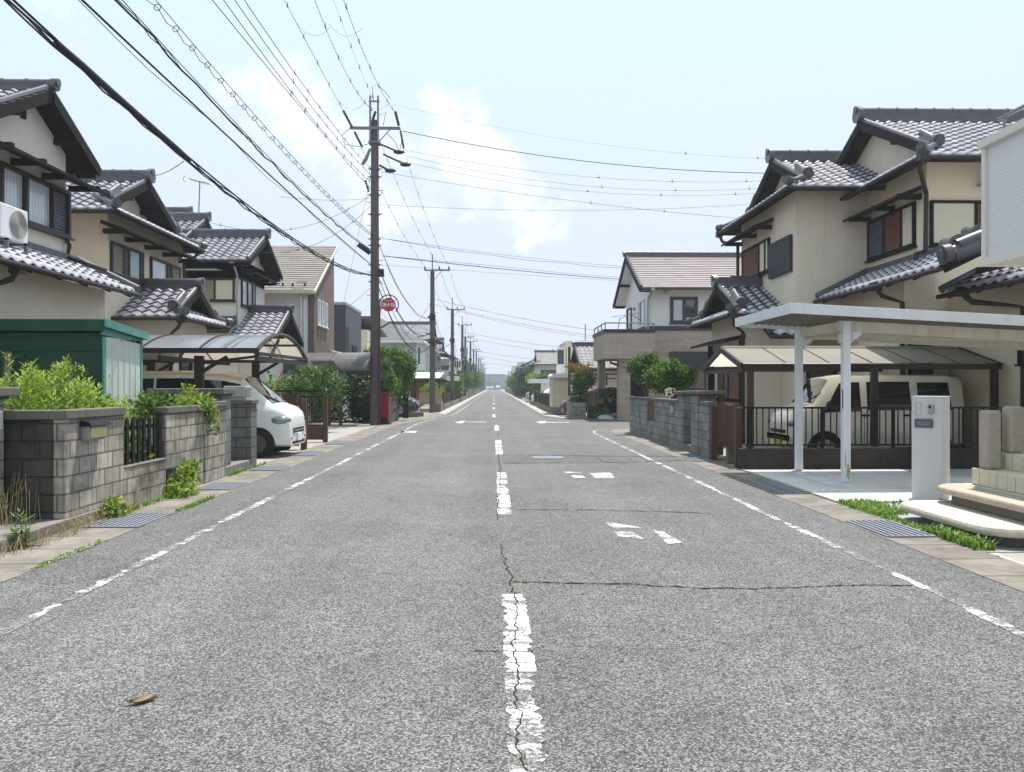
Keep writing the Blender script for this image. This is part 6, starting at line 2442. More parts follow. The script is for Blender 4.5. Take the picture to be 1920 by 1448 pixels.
# ================================================================ RIGHT: brown and white house on the corner
h = thing('house', 'house, white above and brown stone below, with reddish roof and corner balcony', 'house', (9, 38, 0))
wallbox(h, 7.0, 15.5, 34.7, 41.0, 0, 4.0, 'stone_siding', 'lower_wall')
gable_wall(h, 7.02, 15.4, 34.72, 40.98, 4.2, 6.12, .52, 'white_wall', 'upper_wall')
m = MB()
m.box(6.96, 15.5, 34.66, 41.02, 4.001, 4.2)
m.build('band', MAT['black_wall'], h)
roofX(h, 6.45, 1, 9.6, 34.0, 41.7, 5.86, .52, 'gable', mat='tile_red', tile=False, ridge_h=.16, rake_w=.22)
m = MB()
for y0, y1 in ((34.05, 37.85), (41.65, 37.85)):
    z0, z1 = 5.72, 7.72
    m.prism([(6.53, y0, z0), (6.53, y1, z1), (6.53, y1, z1 + .02), (6.53, y0, z0 + .02)], (.55, 0, 0))
m.build('soffit', MAT['white_wall'], h)
window(h, ('y', 34.72, -1), 7.95, 9.2, 4.32, 5.52, [(1, 'curtain'), (1, 'glass')], frame='black_wall', fw=.14)
window(h, ('y', 34.7, -1), 7.95, 9.6, 1.3, 2.95, [(1, 'panel_x')] if False else [(1, 'glass'), (1, 'glass')], frame='black_wall', fw=.10)
m = MB()
m.box(7.9, 9.65, 34.60, 34.698, 2.2, 3.05)
for k in range(8):
    m.box(7.95, 9.6, 34.59, 34.60, 2.22 + k * .075, 2.28 + k * .075)
m.build('roller_shutter', MAT['black_wall'], h)
P = ('x', 7.02, -1)
window(h, P, 35.8, 37.2, 4.3, 5.55, [(1, 'glass'), (.5, 'curtain')], frame='white_paint')
window(h, P, 39.2, 40.4, 4.22, 5.5, [(1, 'glass')], frame='black_metal')
m = MB()
for q in ([(7.75, 34.72, 5.72), (7.75, 34.64, 5.70)], [(11.3, 34.72, 5.72), (11.3, 34.64, 5.70)], [(7.02, 38.3, 5.35), (6.94, 38.3, 5.3)]):
    m = MB()
    m.tube(q, .10, 12)
    m.build('vent_cap', MAT['grey_metal'], h)
downpipe(h, [(7.0, 33.95, 5.75), (6.98, 34.4, 5.55), (6.93, 34.6, 5.4), (6.93, 34.6, 0)], .05, 'grey_metal')
b = MB()
b.box(4.76, 6.95, 33.2, 36.9, 2.68, 3.80)
bo = b.build('balcony', MAT['stone_siding'], h)
b = MB()
b.box(4.72, 6.95, 33.16, 36.94, 3.801, 3.95)
b.build('balcony_cap', MAT['black_wall'], bo)
b = MB()
b.tube([(4.8, 36.85, 4.22), (4.8, 33.25, 4.22), (6.9, 33.25, 4.22)], .03, 6)
for x, y in ((4.8, 36.85), (4.8, 35.6), (4.8, 34.4), (4.8, 33.25), (5.85, 33.25), (6.9, 33.25)):
    b.tube([(x, y, 3.95), (x, y, 4.22)], .025, 6)
b.build('railing', MAT['galv'], bo)
m = MB()
m.box(4.775, 4.80, 33.3, 33.35, 2.3, 2.7)
m.tube([(5.0, 33.3, 2.66), (5.05, 33.3, 2.5), (5.4, 33.35, 2.4)], .05, 8)
m.build('downpipe', MAT['brown_alu'], h)
wallbox(h, 5.45, 5.95, 33.6, 34.2, 0, 2.675, 'stone_siding', 'porch_column')
wallbox(h, 4.95, 5.25, 36.3, 36.9, 0, 2.675, 'stone_siding', 'porch_column')
wallbox(h, 6.3, 6.95, 34.8, 36.9, 0, 2.675, 'dark_wood', 'entrance_recess')
m = MB()
m.tube([(5.5, 34.3, 3.9), (5.6, 34.3, 4.5), (6.1, 34.3, 4.7), (6.6, 34.3, 4.4)], .02, 5)
m.beam((5.2, 34.2, 4.55), (6.5, 34.2, 4.75), .02, .02)
m.build('drying_rack', MAT['galv'], bo)

# small garden things at the corner
t = thing('gate_pillar', 'brown brick gate pillar with a pointed cap at the corner garden', 'gate pillar', (6.0, 35.9, 0))
m = MB()
m.box(5.75, 6.2, 35.7, 36.1, 0, 1.2)
m.build('shaft', MAT['brick_brown'], t)
m = MB()
m.prism([(5.70, 35.65, 1.2), (6.25, 35.65, 1.2), (5.97, 35.65, 1.5)], (0, .5, 0))
m.build('cap', MAT['maroon_pole'], t)
t = thing('gate_pillar', 'square brown block gate pillar left of the dark garden gate', 'gate pillar', (4.6, 35.9, 0))
m = MB()
m.box(4.35, 4.75, 35.8, 36.1, 0, 1.2)
m.build('shaft', MAT['brick_brown'], t)
m = MB()
m.box(4.32, 4.78, 35.77, 36.13, 1.201, 1.26)
m.build('cap', MAT['coping'], t)
t = thing('garden_gate', 'dark double garden gate with flower pots hung on it', 'gate', (5.2, 36, 0))
m = MB()
for k in range(10):
    x = 4.8 + k * .1
    m.box(x, x + .03, 35.98, 36.01, .1, 1.35)
m.box(4.78, 5.74, 35.97, 36.02, .1, .6)
for z in (.62, 1.3):
    m.box(4.78, 5.74, 35.97, 36.02, z, z + .05)
m.build('bars', MAT['black_metal'], t)
labs = ['terracotta flower pot nearest the road by the corner garden', 'grey flower pot hung left on the dark garden gate', 'grey flower pot hung right on the dark garden gate', 'terracotta flower pot at the foot of the brown gate pillar', 'low pot with a spreading green plant beside the grey wall']
for k, (x, y, z, mt, s) in enumerate(((4.55, 35.3, 0, 'brick_brown', 1), (4.98, 35.85, .7, 'grey_metal', .9), (5.4, 35.85, .75, 'grey_metal', .9), (5.0, 35.25, 0, 'brick_brown', .8), (5.95, 35.2, 0, 'brick_brown', 1.1))):
    t = thing('flower_pot', labs[k], 'flower pot', (x, y, z), 'flower pots at the corner garden')
    m = MB()
    m.tube([(x, y, z), (x, y, z + .22 * s), (x, y, z + .25 * s)], [.10 * s, .15 * s, .16 * s], 14)
    m.build('pot', MAT[mt], t, smooth=True)
    m = MB()
    foliage(m, [(x, y, z + .36 * s, .2 * s, .2 * s, .16 * s)], 220, .10, 90 + k)
    m.build('plant', MAT['leaf_mid'], t, attr=True)
m = MB()
m.prism([(4.75 + .7 * i / 10, 34.9, .02 + .17 * math.sin(math.pi * min(1, .15 + i / 12))) for i in range(11)] + [(5.45, 34.9, 0), (4.75, 34.9, 0)], (0, .5, 0))
tag(m.build('arched_step', MAT['white_wall'], smooth=False), 'small pale arched slab bridging the gutter at the corner garden', 'step')
m = MB()
rng = random.Random(17)
for k in range(26):
    m.ball((4.6 + rng.random() * 1.2, 35.4 + rng.random() * .4, .1 + .12 * rng.random()), .09 + .08 * rng.random(), .09, .08, 8, 6)
o = m.build('rock_border', MAT['gravel'], smooth=True)
o['kind'] = 'stuff'
tag(o, 'heap of pale garden stones in front of the dark garden gate', 'stones')


# ================================================================ UTILITY POLES
def pole_shaft(t, x, y, z1, r0, r1):
    m = MB()
    m.tube([(x, y, -.05), (x, y, z1 * .5), (x, y, z1)], [r0, (r0 + r1) / 2, r1], 16)
    return m.build('pole_shaft', MAT['pole'], t, smooth=True)


def insulator_string(m, p, q, r=.05):
    p, q = Vector(p), Vector(q)
    n = max(3, int((q - p).length / .09))
    pts, rs = [], []
    for i in range(n * 2 + 1):
        pts.append(p.lerp(q, i / (2 * n)))
        rs.append(r if i % 2 else r * .45)
    m.tube(pts, rs, 8)


PX, PY = -4.6, 30.0
t = thing('utility_pole', 'nearest tall utility pole with a twin forked top and a wide crossarm', 'utility pole', (PX, PY, 0), 'utility poles along the left side')
PS = MB()
PS.tube([(PX, PY, -.05), (PX, PY, 5.9), (PX, PY, 11.75)], [.185, .165, .145], 16)
m = MB()
for dx in (-.15, .15):
    m.box(PX + dx - .035, PX + dx + .035, PY - .2, PY - .14, 10.85, 12.65)
m.box(PX - .2, PX + .2, PY - .21, PY - .13, 12.42, 12.46)
m.build('top_fork', MAT['galv'], t)
m = MB()
m.box(PX - .92, PX + 1.0, PY - .21, PY - .12, 11.36, 11.46)
m.beam((PX + .60, PY - .16, 11.36), (PX + .15, PY - .16, 10.85), .03, .03)
m.box(PX - .22, PX + .22, PY - .23, PY + .2, 10.84, 10.90)
m.build('crossarm', MAT['galv'], t)
def istr(*a):
    m = MB()
    insulator_string(m, *a)
    m.build('insulator_string', MAT['insul'], t, smooth=True)


istr((PX - .85, PY - .2, 11.45), (PX - 1.02, PY - 1.0, 11.78), .055)
istr((PX - .80, PY + .1, 11.35), (PX - .62, PY + .8, 10.98), .055)
istr((PX + .95, PY - .2, 11.5), (PX + .9, PY - .9, 11.80), .06)
istr((PX + .98, PY + .1, 11.4), (PX + 1.02, PY + .8, 10.95), .05)
istr((PX - .05, PY - .2, 11.72), (PX + .12, PY - .6, 11.9), .06)
istr((PX + .2, PY - .2, 10.80), (PX + .9, PY - .15, 10.52), .05)
istr((PX + .35, PY - .2, 10.40), (PX + 1.2, PY - .15, 10.02), .05)
istr((PX + .2, PY - .2, 9.98), (PX + .55, PY - .15, 9.80), .06)
istr((PX - .2, PY - .2, 8.95), (PX - .30, PY - .4, 9.35), .05)
for a_ in ((PX + .95, PY - .15, 10.5), (PX + 1.2, PY - .15, 10.02), (PX + .62, PY - .15, 9.78)):
    m = MB()
    m.ball(a_, .22, .06, .085, 10, 6)
    m.build('insulator_cover', MAT['insul'], t, smooth=True)
m = MB()
m.tube([(PX - .15, PY - .2, 10.6), (PX - .30, PY - .24, 10.2), (PX - .44, PY - .26, 9.98)], [.05, .07, .06], 10)
m.build('arrester', MAT['galv'], t, smooth=True)
m = PS
for z in (9.85, 9.55, 8.85, 8.1, 7.15, 6.9, 6.15, 5.75, 5.5):
    m.tube([(PX, PY, z), (PX, PY, z + .06)], .185, 16)
    m.box(PX - .26, PX + .26, PY - .06, PY - .02, z + .01, z + .04)
for k in range(15):
    z = 3.2 + k * .45
    sg = 1 if k % 2 else -1
    m.tube([(PX + sg * .15, PY, z), (PX + sg * .32, PY, z + .01)], .012, 6)
m.build('pole_shaft', MAT['pole'], t, smooth=True)
m = MB()
m.tube([(PX - .52, PY - .7, 6.85), (PX - .10, PY - .5, 6.55)], [.10, .09], 12)
m.tube([(PX + .28, PY - .3, 5.98), (PX + .28, PY - .25, 5.68)], [.11, .13], 12)
m.build('cable_closure', MAT['insul'], t, smooth=True)
m = MB()
for pts in ([(-.9, -.2, 11.4), (-1.2, -.3, 11.1), (-1.1, -.3, 10.75), (-.6, -.3, 10.65), (-.2, -.2, 10.8)], [(1.0, -.2, 11.4), (1.1, -.3, 11.0), (1.0, -.2, 10.6)],
            [(-.02, -.2, 12.45), (-.05, -.3, 12.95), (.15, -.3, 13.02), (.45, -.3, 12.75), (.62, -.2, 12.55)], [(.2, -.2, 11.9), (.45, -.2, 12.0), (.35, -.2, 11.5)],
            [(.5, -.2, 11.2), (.8, -.2, 10.9), (.95, -.15, 10.55)]):
    m.tube([(PX + a, PY + b, c_) for a, b, c_ in pts], .012, 5)
m.build('jumper_cables', MAT['wire_grey'], t, smooth=True)


def far_pole(x, y, H, label, arm=1.0, kit=True, lod=0):
    t = thing('utility_pole', label, 'utility pole', (x, y, 0), 'utility poles along the left side')
    pole_shaft(t, x, y, H - .9, .17, .12)
    m = MB()
    m.box(x - .03, x + .03, y - .05, y + .02, H - 1.4, H)
    m.build('top_rod', MAT['galv'], t)
    m = MB()
    m.box(x - .45, x + arm, y - .2, y - .12, H - .98, H - .90)
    m.beam((x + arm * .55, y - .16, H - .98), (x + .1, y - .16, H - 1.5), .03, .03)
    m.build('crossarm', MAT['galv'], t)
    for dx in (-.42, .4 * arm, arm * .95):
        m = MB()
        m.tube([(x + dx, y - .16, H - .9), (x + dx, y - .16, H - .72)], [.045, .03], 8)
        m.build('insulator', MAT['insul'], t, smooth=True)
    for z in (H * .60, H * .44):
        m = MB()
        m.tube([(x - .25, y - .2, z), (x + .2, y - .15, z + .05)], .06, 8)
        m.tube([(x, y, z - .2), (x, y, z + .2)], .18, 10)
        m.build('cable_bracket', MAT['insul'], t, smooth=True)
    if kit:
        m = MB()
        for k in range(9):
            z = 2.2 + k * .5
            sg = 1 if k % 2 else -1
            m.tube([(x + sg * .12, y, z), (x + sg * .30, y, z)], .012, 5)
        m.build('steps', MAT['wire_grey'], t)
    return t


ordn = ['second utility pole along the left side, standing before the white carport', 'third utility pole along the left side', 'fourth utility pole along the left side, first of a close pair', 'fifth utility pole, the right one of the close pair', 'sixth utility pole along the left side']
PL = [(-3.52, 44.4, 9.05), (-3.32, 62, 8.55), (-3.32, 81.5, 8.85), (-3.3, 89.5, 8.1), (-3.3, 109, 8.7)]
for (x, y, H), lab in zip(PL, ordn):
    far_pole(x, y, H, lab)
m = MB()
m.tube([(-3.05, 82.5, 4.6), (-3.05, 82.5, 5.6)], .28, 12)
m.box(-3.3, -3.0, 82.4, 82.6, 4.9, 5.0)
tag(m.build('pole_transformer', MAT['grey_metal'], smooth=True), 'grey transformer drum hung between the close pair of far poles', 'transformer')
for k, y in enumerate((126, 145, 165, 187, 210, 234, 258, 285)):
    far_pole(-3.3, y, 8.4 + (.5 if k % 2 else 0), 'far hazy utility pole, one of the distant row on the left', kit=False)

# hydrant sign
t = thing('hydrant_sign', 'round red fire hydrant sign in a hoop on a faded red pole', 'sign', (-4.38, 29.75, 0))
m = MB()
m.tube([(-4.38, 29.75, 0), (-4.38, 29.75, 4.55)], .032, 10)
m.tube([(-4.385, 29.7, 0), (-4.385, 29.7, 3.0)], .05, 10)
hc = Vector((-4.03, 29.75, 4.62))
m.tube([hc + Vector((.37 * -math.cos(a), 0, .37 * math.sin(a))) for a in [R(-14 + k * 8) for k in range(31)]], .022, 8)
m.build('pole_and_hoop', MAT['maroon_pole'], t, smooth=True)
m = MB()
m.beam((-4.36, 29.73, 3.72), (-4.0, 29.73, 3.92), .05, .05)
m.box(-4.5, -4.34, 29.7, 29.8, 3.55, 3.60)
m.build('bracket', MAT['maroon_pole'], t)
m = MB()
m.tube([hc + Vector((0, -.02, 0)), hc + Vector((0, .02, 0))], .265, 40)
for a in (R(35), R(145)):
    d = Vector((math.cos(a), 0, math.sin(a)))
    m.beam(hc + d * .26, hc + d * .37, .02, .02)
do = m.build('sign_disc', MAT['sign_red'], t)


def text_mesh(txt, size, origin, mat, parent, name='lettering', depth=.004, bold=0.0, sx=1.0):
    cu = bpy.data.curves.new(name, 'FONT')
    cu.body = txt
    cu.size = size
    cu.align_x = 'CENTER'
    cu.align_y = 'CENTER'
    cu.extrude = depth
    cu.offset = bold
    ob = bpy.data.objects.new(name + '_tmp', cu)
    C.objects.link(ob)
    bpy.context.view_layer.update()
    dg = bpy.context.evaluated_depsgraph_get()
    me = bpy.data.meshes.new_from_object(ob.evaluated_get(dg))
    C.objects.unlink(ob)
    bpy.data.objects.remove(ob)
    rt = parent
    while rt.parent:
        rt = rt.parent
    o_ = Vector(origin) - Vector(ORG[rt.name])
    for v in me.vertices:
        x, y, z = v.co
        v.co = (o_.x + x * sx, o_.y - z, o_.z + y)
    me.materials.clear()
    me.materials.append(mat)
    o = bpy.data.objects.new(name, me)
    C.objects.link(o)
    o.parent = parent
    return o


text_mesh('消火栓', .165, hc + Vector((0, -.026, -.02)), MAT['lettering'], do, bold=.004)
text_mesh('FIRE HYDRANT', .042, hc + Vector((0, -.026, .15)), MAT['lettering'], do, name='small_lettering', bold=.0008)

# ================================================================ WIRES
def wpar(X, px, py):
    """point on a wire that runs along the street at X, where the photo shows it"""
    u, v = (px - CX) / F, (CY - py) / F
    c, s = math.cos(YAW), math.sin(YAW)
    k = X / (u * c + s)
    return Vector((X, (c - u * s) * k, CAMH + v * k))


def zpole(py, Y=30.0):
    return CAMH + (CY - py) / F * Y


GL = 'cables from the near pole toward the camera'


def along(label, X, a, b, zp, r, px_pole=-4.68, n=34, **k):
    A, B = wpar(X, *a), wpar(X, *b)
    P = Vector((px_pole, 29.9, zp))
    pts = quad_fit([A, B, P], n, lo=-(A.y + 1.5))
    return wire(label, pts, r, GL, **k)


def sleeve(mb, pts):
    s = [p - Vector((0, 0, .03)) for p in pts if 8.3 < p.y < 12.3]
    mb.tube(s, [.03] + [.044] * (len(s) - 2) + [.03], 8)


along('thick twisted black cables with a long black sleeve, lowest on the left', -4.72, (25, 0), (365, 305), zpole(517), .014, extra=sleeve,
      twin=[(-.06, .012, .014, 1.9), (-.09, .02, .011, 2.6), (-.035, .02, .010, 1.3)], n=60)
along('single black cable second from the bottom of the left bundle', -4.62, (154, 0), (377, 208), zpole(500), .015, twin=[(-.05, .03, .005, .9)])
along('black cable wound round its carrier wire, third from the bottom on the left', -4.6, (229, 0), (517, 306), zpole(472), .007, twin=[(-.06, .02, .015, 1.7), (-.05, .02, .007, 2.4)], n=60)


def hang(mb, pts):
    low = rings(mb, pts, .62, .045, .075)
    if len(low) > 1:
        mb.tube(low, .006, 4)


along('ringed carrier wire with a sagging strand below it, fourth from the bottom on the left', -4.55, (292, 0), (521, 260), zpole(440), .006, extra=hang)
for k, (a, b, pe, lab) in enumerate((((398, 0), (558, 192), 360, 'lowest of the four low voltage wires above the left cables'), ((419, 0), (575, 205), 347, 'second of the four low voltage wires above the left cables'),
                                    ((440, 0), (592, 204), 333, 'third of the four low voltage wires above the left cables'), ((458, 0), (581, 170), 322, 'topmost of the four low voltage wires above the left cables'))):
    A, B = wpar(-4.62 + .04 * k, *a), wpar(-4.62 + .04 * k, *b)
    pts = quad_fit([A, B, Vector((-4.7, 29.85, zpole(pe)))], 30, lo=-(A.y + 1.5))
    wire(lab, pts, .008, GL, extra=lambda mb, p: ticks(mb, [q for q in p if q.y > 17], 1.3, .11))
for X, a, b, pe, lab in ((-5.52, (533, 0), (618, 155), (-5.6, 29.0, 11.75), 'high voltage wire to the left end of the crossarm on the near pole'),
                         (-4.62, (590, 0), (655, 150), (-4.6, 29.5, 11.95), 'high voltage wire to the middle of the near pole'),
                         (-3.72, (644, 0), (690, 120), (-3.7, 29.2, 11.78), 'high voltage wire to the right end of the crossarm on the near pole'),
                         (-4.4, (625, 0), (668, 100), (-4.6, 29.8, 12.45), 'thin earth wire to the forked top of the near pole')):
    A, B = wpar(X, *a), wpar(X, *b)
    pts = quad_fit([A, B, Vector(pe)], 24, lo=-(A.y + 1.5))
    wire(lab, pts, .0075 if 'earth' not in lab else .004, 'high voltage wires from the near pole toward the camera', tick=(1.6, .14))
m = MB()
for X0, X1, Y in ((-5.52, -4.62, 21.8), (-4.62, -3.72, 21.8), (-5.52, -4.62, 27.6), (-4.62, -3.72, 27.6)):
    m.tube(sagspan((X0, Y, 11.66), (X1, Y + .2, 11.66), .30, 12), .005, 5)
tag(m.build('wire_spacers', MAT['wire_grey']), 'looped spacer wires hung between the high voltage wires above the near pole', 'wire')

GR = 'wires crossing the road from the near pole to the right'
def across(label, pts, slope=.05, r=.008, xend=26, n=30, z0=None, **k):
    P = []
    for px, py in pts:
        u, v = (px - CX) / F, (CY - py) / F
        c, s = math.cos(YAW), math.sin(YAW)
        wx, wy = u * c + s, c - u * s
        kk = (30 + slope * 4.6) / (wy - slope * wx)
        P.append(Vector((wx * kk, wy * kk, CAMH + v * kk)))
    L = (P[2] - P[0]).xy.length
    hi = L * (xend + 4.6) / (P[2].x - P[0].x)
    pts = quad_fit(P, n, hi=hi)
    return wire(label, pts, r, GR, **k)


tk = lambda lo: (lambda mb, p: ticks(mb, [q for q in p if q.x > lo], 2.9, .13))
across('topmost thin wire crossing to the right from the forked pole top', [(728, 193), (1085, 265), (1450, 298)], r=.004, extra=tk(6.5))
across('thick black wire crossing to the right from the crossarm', [(755, 246), (1060, 298), (1440, 325)], r=.016)
across('upper of three bare wires crossing to the right below the crossarm', [(757, 281), (990, 320), (1420, 340)], r=.006, extra=tk(3))
across('middle of three bare wires crossing to the right below the crossarm', [(763, 293), (980, 335), (1430, 353)], r=.006, extra=tk(3))
across('lower of three bare wires crossing to the right below the crossarm', [(735, 298), (975, 345), (1425, 362)], r=.006, extra=tk(3))
across('slanting house wire crossing to the right eave of the beige house', [(712, 322), (1060, 375), (1355, 407)], r=.007, xend=12, extra=tk(3))
across('nearly level thin wire crossing to the right at mid height', [(712, 384), (920, 393), (1400, 384)], r=.006)
across('upper ringed double cable crossing to the white and brown house', [(716, 447), (920, 475), (1170, 500)], slope=1.0, r=.007, xend=22, twin=[(-.10, .03, .009, 1.1)])
across('lower thick double cable crossing to the white and brown house', [(718, 480), (925, 503), (1165, 524)], slope=1.0, r=.016, xend=22, twin=[(.10, .01, .007, .8)])
across('thin single wire crossing just below the thick double cable', [(714, 497), (930, 512), (1160, 527)], slope=1.0, r=.005, xend=22)

GP = 'wires running from pole to pole down the street'
poles = [(-4.6, 30, 11.45)] + [(x, y, H - .72) for x, y, H in PL] + [(-3.3, 126, 7.7), (-3.3, 145, 8.2), (-3.3, 165, 7.7), (-3.3, 187, 8.2)]
nm = ['near and second', 'second and third', 'third and fourth', 'fourth and fifth', 'fifth and sixth', 'sixth and seventh', 'seventh and eighth', 'eighth and ninth', 'ninth and tenth']
for i in range(len(poles) - 1):
    a, b = poles[i], poles[i + 1]
    for dx, w in ((-.42, 'left high'), (.4, 'middle high'), (.95, 'right high')):
        p = (a[0] + (dx if i else (-.62, 0, 1.02)[(-.42, .4, .95).index(dx)]), a[1], a[2] if i else (10.98, 11.5, 10.95)[(-.42, .4, .95).index(dx)])
        wire(f'{w} wire between the {nm[i]} poles', sagspan(p, (b[0] + dx, b[1], b[2]), .45 if i < 3 else .3, 14), .0065 if i < 2 else .009, GP, mat='wire_grey', tick=(1.7, .13) if i < 2 else None)
    ks = ((7.0, .60, .9, 'upper'), (6.1, .52, 1.2, 'second'), (5.7, .47, 1.25, 'third'), (5.3, .44, 1.3, 'lowest')) if i < 3 else ((6, .6, .6, 'upper'), (5, .44, .8, 'lower'))
    for z0, f, sg, w in ks:
        za = z0 if i == 0 else (a[2] + .72) * f
        zb = (b[2] + .72) * f
        wire(f'{w} telephone cable between the {nm[i]} poles', sagspan((a[0] + .15, a[1], za), (b[0], b[1], zb), sg, 14), .018 if w in ('lowest', 'second') else .011, GP,
             twin=[(-.06, .03, .012, 1.3)] if i == 0 and w != 'third' else None)
GS = 'service wires crossing the street beyond the near pole'
for p, q, sg, r_, lab in (((-3.5, 44.4, 6.5), (20, 46, 4.3), .9, .010, 'upper of two service wires crossing right from the second pole'), ((-3.5, 44.4, 6.2), (20, 46, 3.9), .9, .010, 'lower of two service wires crossing right from the second pole'),
                       ((-3.3, 62, 7.6), (20, 64, 5.0), .9, .012, 'service wire crossing right from the third pole'), ((-3.3, 81.5, 7.2), (22, 84, 5.6), .9, .016, 'upper service wire crossing right from the fourth pole'),
                       ((-3.3, 81.5, 6.7), (22, 84, 4.9), .9, .014, 'lower service wire crossing right from the fourth pole'), ((-3.3, 109, 6.6), (22, 112, 5.6), 1.0, .018, 'upper service wire crossing right from the sixth pole'),
                       ((-3.3, 109, 6.0), (22, 112, 4.6), 1.0, .016, 'lower service wire crossing right from the sixth pole'), ((-3.3, 145, 6.2), (22, 148, 5.6), 1.0, .02, 'service wire crossing right from the hazy far poles'),
                       ((-4.7, 30, zpole(366)), (-9.6, 26.5, 7.05), .75, .008, 'thin service wire from the near pole to the antenna roof'), ((-4.7, 30, zpole(385)), (-8.3, 28.0, 6.3), .55, .008, 'thin service wire from the near pole to the third house gable'),
                       ((-4.72, 11.9, 4.93), (-9.0, 19.9, 6.95), .15, .007, 'short service wire from the sleeved cable to the second house ridge'), ((-4.7, 30, 9.9), (-7.5, 36.3, 3.3), .1, .006, 'long slanting wire from the near pole down to the cream house'),
                       ((-4.7, 30, zpole(538)), (-7.6, 33, 3.9), .1, .007, 'wire from the near pole down to the brick bay'), ((-3.5, 44.4, 6.4), (-8, 58, 4.2), .4, .010, 'wire from the second pole down to the left houses'),
                       ((-4.7, 29.9, zpole(374)), (-6.6, 24.0, zpole(371, 24)), .1, .006, 'short level wire from the near pole to the left cable'), ((-3.3, 62, 5.1), (-7, 78, 4.8), .4, .012, 'wire from the third pole to the balcony house'),
                       ((-3.1, 12, 3.6), (-3.1, 12.1, 3.6), 0, .001, None)):
    if lab:
        wire(lab, sagspan(p, q, sg, 20), r_, GS, mat='wire_grey', extra=(lambda mb, pp: ticks(mb, pp[2:], 2.4, .12)) if p[1] < 70 and r_ > .0075 else None)

# ================================================================ FAR STREET, LEFT
t = thing('carport', 'white flat roofed carport behind the second utility pole', 'carport', (-5, 46, 0))
m = MB()
m.prism([(-3.3, 47.0, 1.95), (-8.6, 47.0, 1.95), (-8.6, 51.5, 2.35), (-3.3, 51.5, 2.35)], (0, 0, .05))
m.build('roof_sheet', MAT['white_paint'], t)
m = MB()
m.box(-8.6, -3.25, 46.95, 47.02, 1.75, 1.93)
for x in (-3.6, -5.4, -8.2):
    m.box(x - .05, x + .05, 47.0, 47.1, 0, 1.8)
    m.box(x - .05, x + .05, 51.3, 51.4, 0, 2.2)
m.build('frame', MAT['brown_alu'], t)
t = thing('mesh_fence', 'green wire mesh fence panel in a black frame beside the navy car', 'fence', (-5, 42.5, 0))
m = MB()
for x in (-4.35, -5.6, -6.9):
    m.box(x - .04, x + .04, 42.5, 42.56, 0, 2.1)
m.box(-6.9, -4.35, 42.5, 42.56, 2.04, 2.1)
m.build('frame', MAT['black_metal'], t)
m = MB()
for k in range(30):
    x = -6.9 + k * .13
    m.beam((max(-6.9, x - 1.3), 42.53, .3 + max(0, -6.9 - (x - 1.3))), (min(-4.4, x), 42.53, 1.6 - max(0, x + 4.4)), .012, .012)
    m.beam((max(-6.9, x - 1.3), 42.53, 1.6 - max(0, -6.9 - (x - 1.3))), (min(-4.4, x), 42.53, .3 + max(0, x + 4.4)), .012, .012)
m.build('mesh', MAT['shed_green'], t)
t = thing('planter', 'raised planter with a pale wooden slat screen on a concrete base by the second pole', 'planter', (-3.3, 46, 0))
m = MB()
m.box(-3.45, -2.55 - .55, 45.5, 47.5, 0, .42)
m.build('base', MAT['footing'], t)
m = MB()
for k in range(11):
    m.box(-4.35 + k * .12, -4.26 + k * .12, 45.4, 45.43, .45, 1.12)
m.box(-4.36, -3.05, 45.435, 45.46, .42, 1.12)
m.build('slat_screen', MAT['wood_light'], t)
m = MB()
foliage(m, [(-3.7, 46, 1.3, .55, .4, .25)], 500, .12, 131)
m.build('plant', MAT['leaf_bright'], t, attr=True)
t = thing('veranda', 'orange timber veranda screen with a brown eave behind the planter', 'veranda', (-4, 52, 0))
m = MB()
for k in range(12):
    m.box(-5.6 + k * .2, -5.44 + k * .2, 52, 52.06, .9, 1.75)
m.box(-5.6, -3.2, 52.07, 52.1, .5, .95)
m.build('boards', MAT['orange_wood'], t)
m = MB()
m.box(-5.7, -3.1, 51.7, 52.5, 1.76, 1.9)
m.build('eave', MAT['brown_alu'], t)


def fence_run(label, x, y0, y1, h, mat, base=.35, side=1, group='roadside walls and fences of the far street', slats=True):
    t = thing('roadside_fence', label, 'fence', (x, (y0 + y1) / 2, 0), group)
    m = MB()
    m.box(x, x + .15 * side, y0, y1, 0, base)
    m.build('base_wall', MAT['footing'], t)
    m = MB()
    if slats:
        n = int((y1 - y0) / .35)
        for k in range(n):
            y = y0 + (y1 - y0) * k / n
            m.box(x + .05 * side, x + .09 * side, y, y + .2, base, h)
        m.box(x + .04 * side, x + .1 * side, y0, y1, h - .12, h - .05)
    else:
        m.box(x + .02 * side, x + .12 * side, y0, y1, base, h)
    m.build('fence_panel', MAT[mat], t)


fence_run('dark slatted fence on the left just past the planter', -3.15, 49, 57, 1.05, 'brown_alu', side=-1)
fence_run('dark slatted fence on the left around the third pole', -3.15, 58, 72, 1.1, 'dark_wood', side=-1)
fence_run('dark slatted fence on the left before the white box', -3.15, 74, 90, 1.2, 'black_metal', side=-1)
fence_run('grey block fence on the far left under the trees', -3.15, 96, 120, 1.1, 'block_dark', side=-1, slats=False)
fence_run('pale block fence on the far left in the haze', -3.15, 126, 175, 1.1, 'footing', side=-1, slats=False)
m = MB()
m.box(-3.7, -3.2, 92, 93.2, 0, 1.7)
tag(m.build('roadside_cabinet', MAT['white_wall'], bevel=.03), 'white roadside cabinet beside a red hydrant box far down the left side', 'cabinet')
m = MB()
m.box(-3.5, -3.12, 94, 94.6, .2, 1.4)
m.box(-3.55, -3.08, 93.95, 94.65, 1.401, 1.45)
m.box(-3.45, -3.2, 94.05, 94.5, 0, .2)
tag(m.build('hydrant_box', MAT['red'], bevel=.02), 'small red hydrant box far down the left side', 'hydrant box')
m = MB()
m.box(-2.95, -4.1, 66.0, 66.3, 1.95, 2.35)
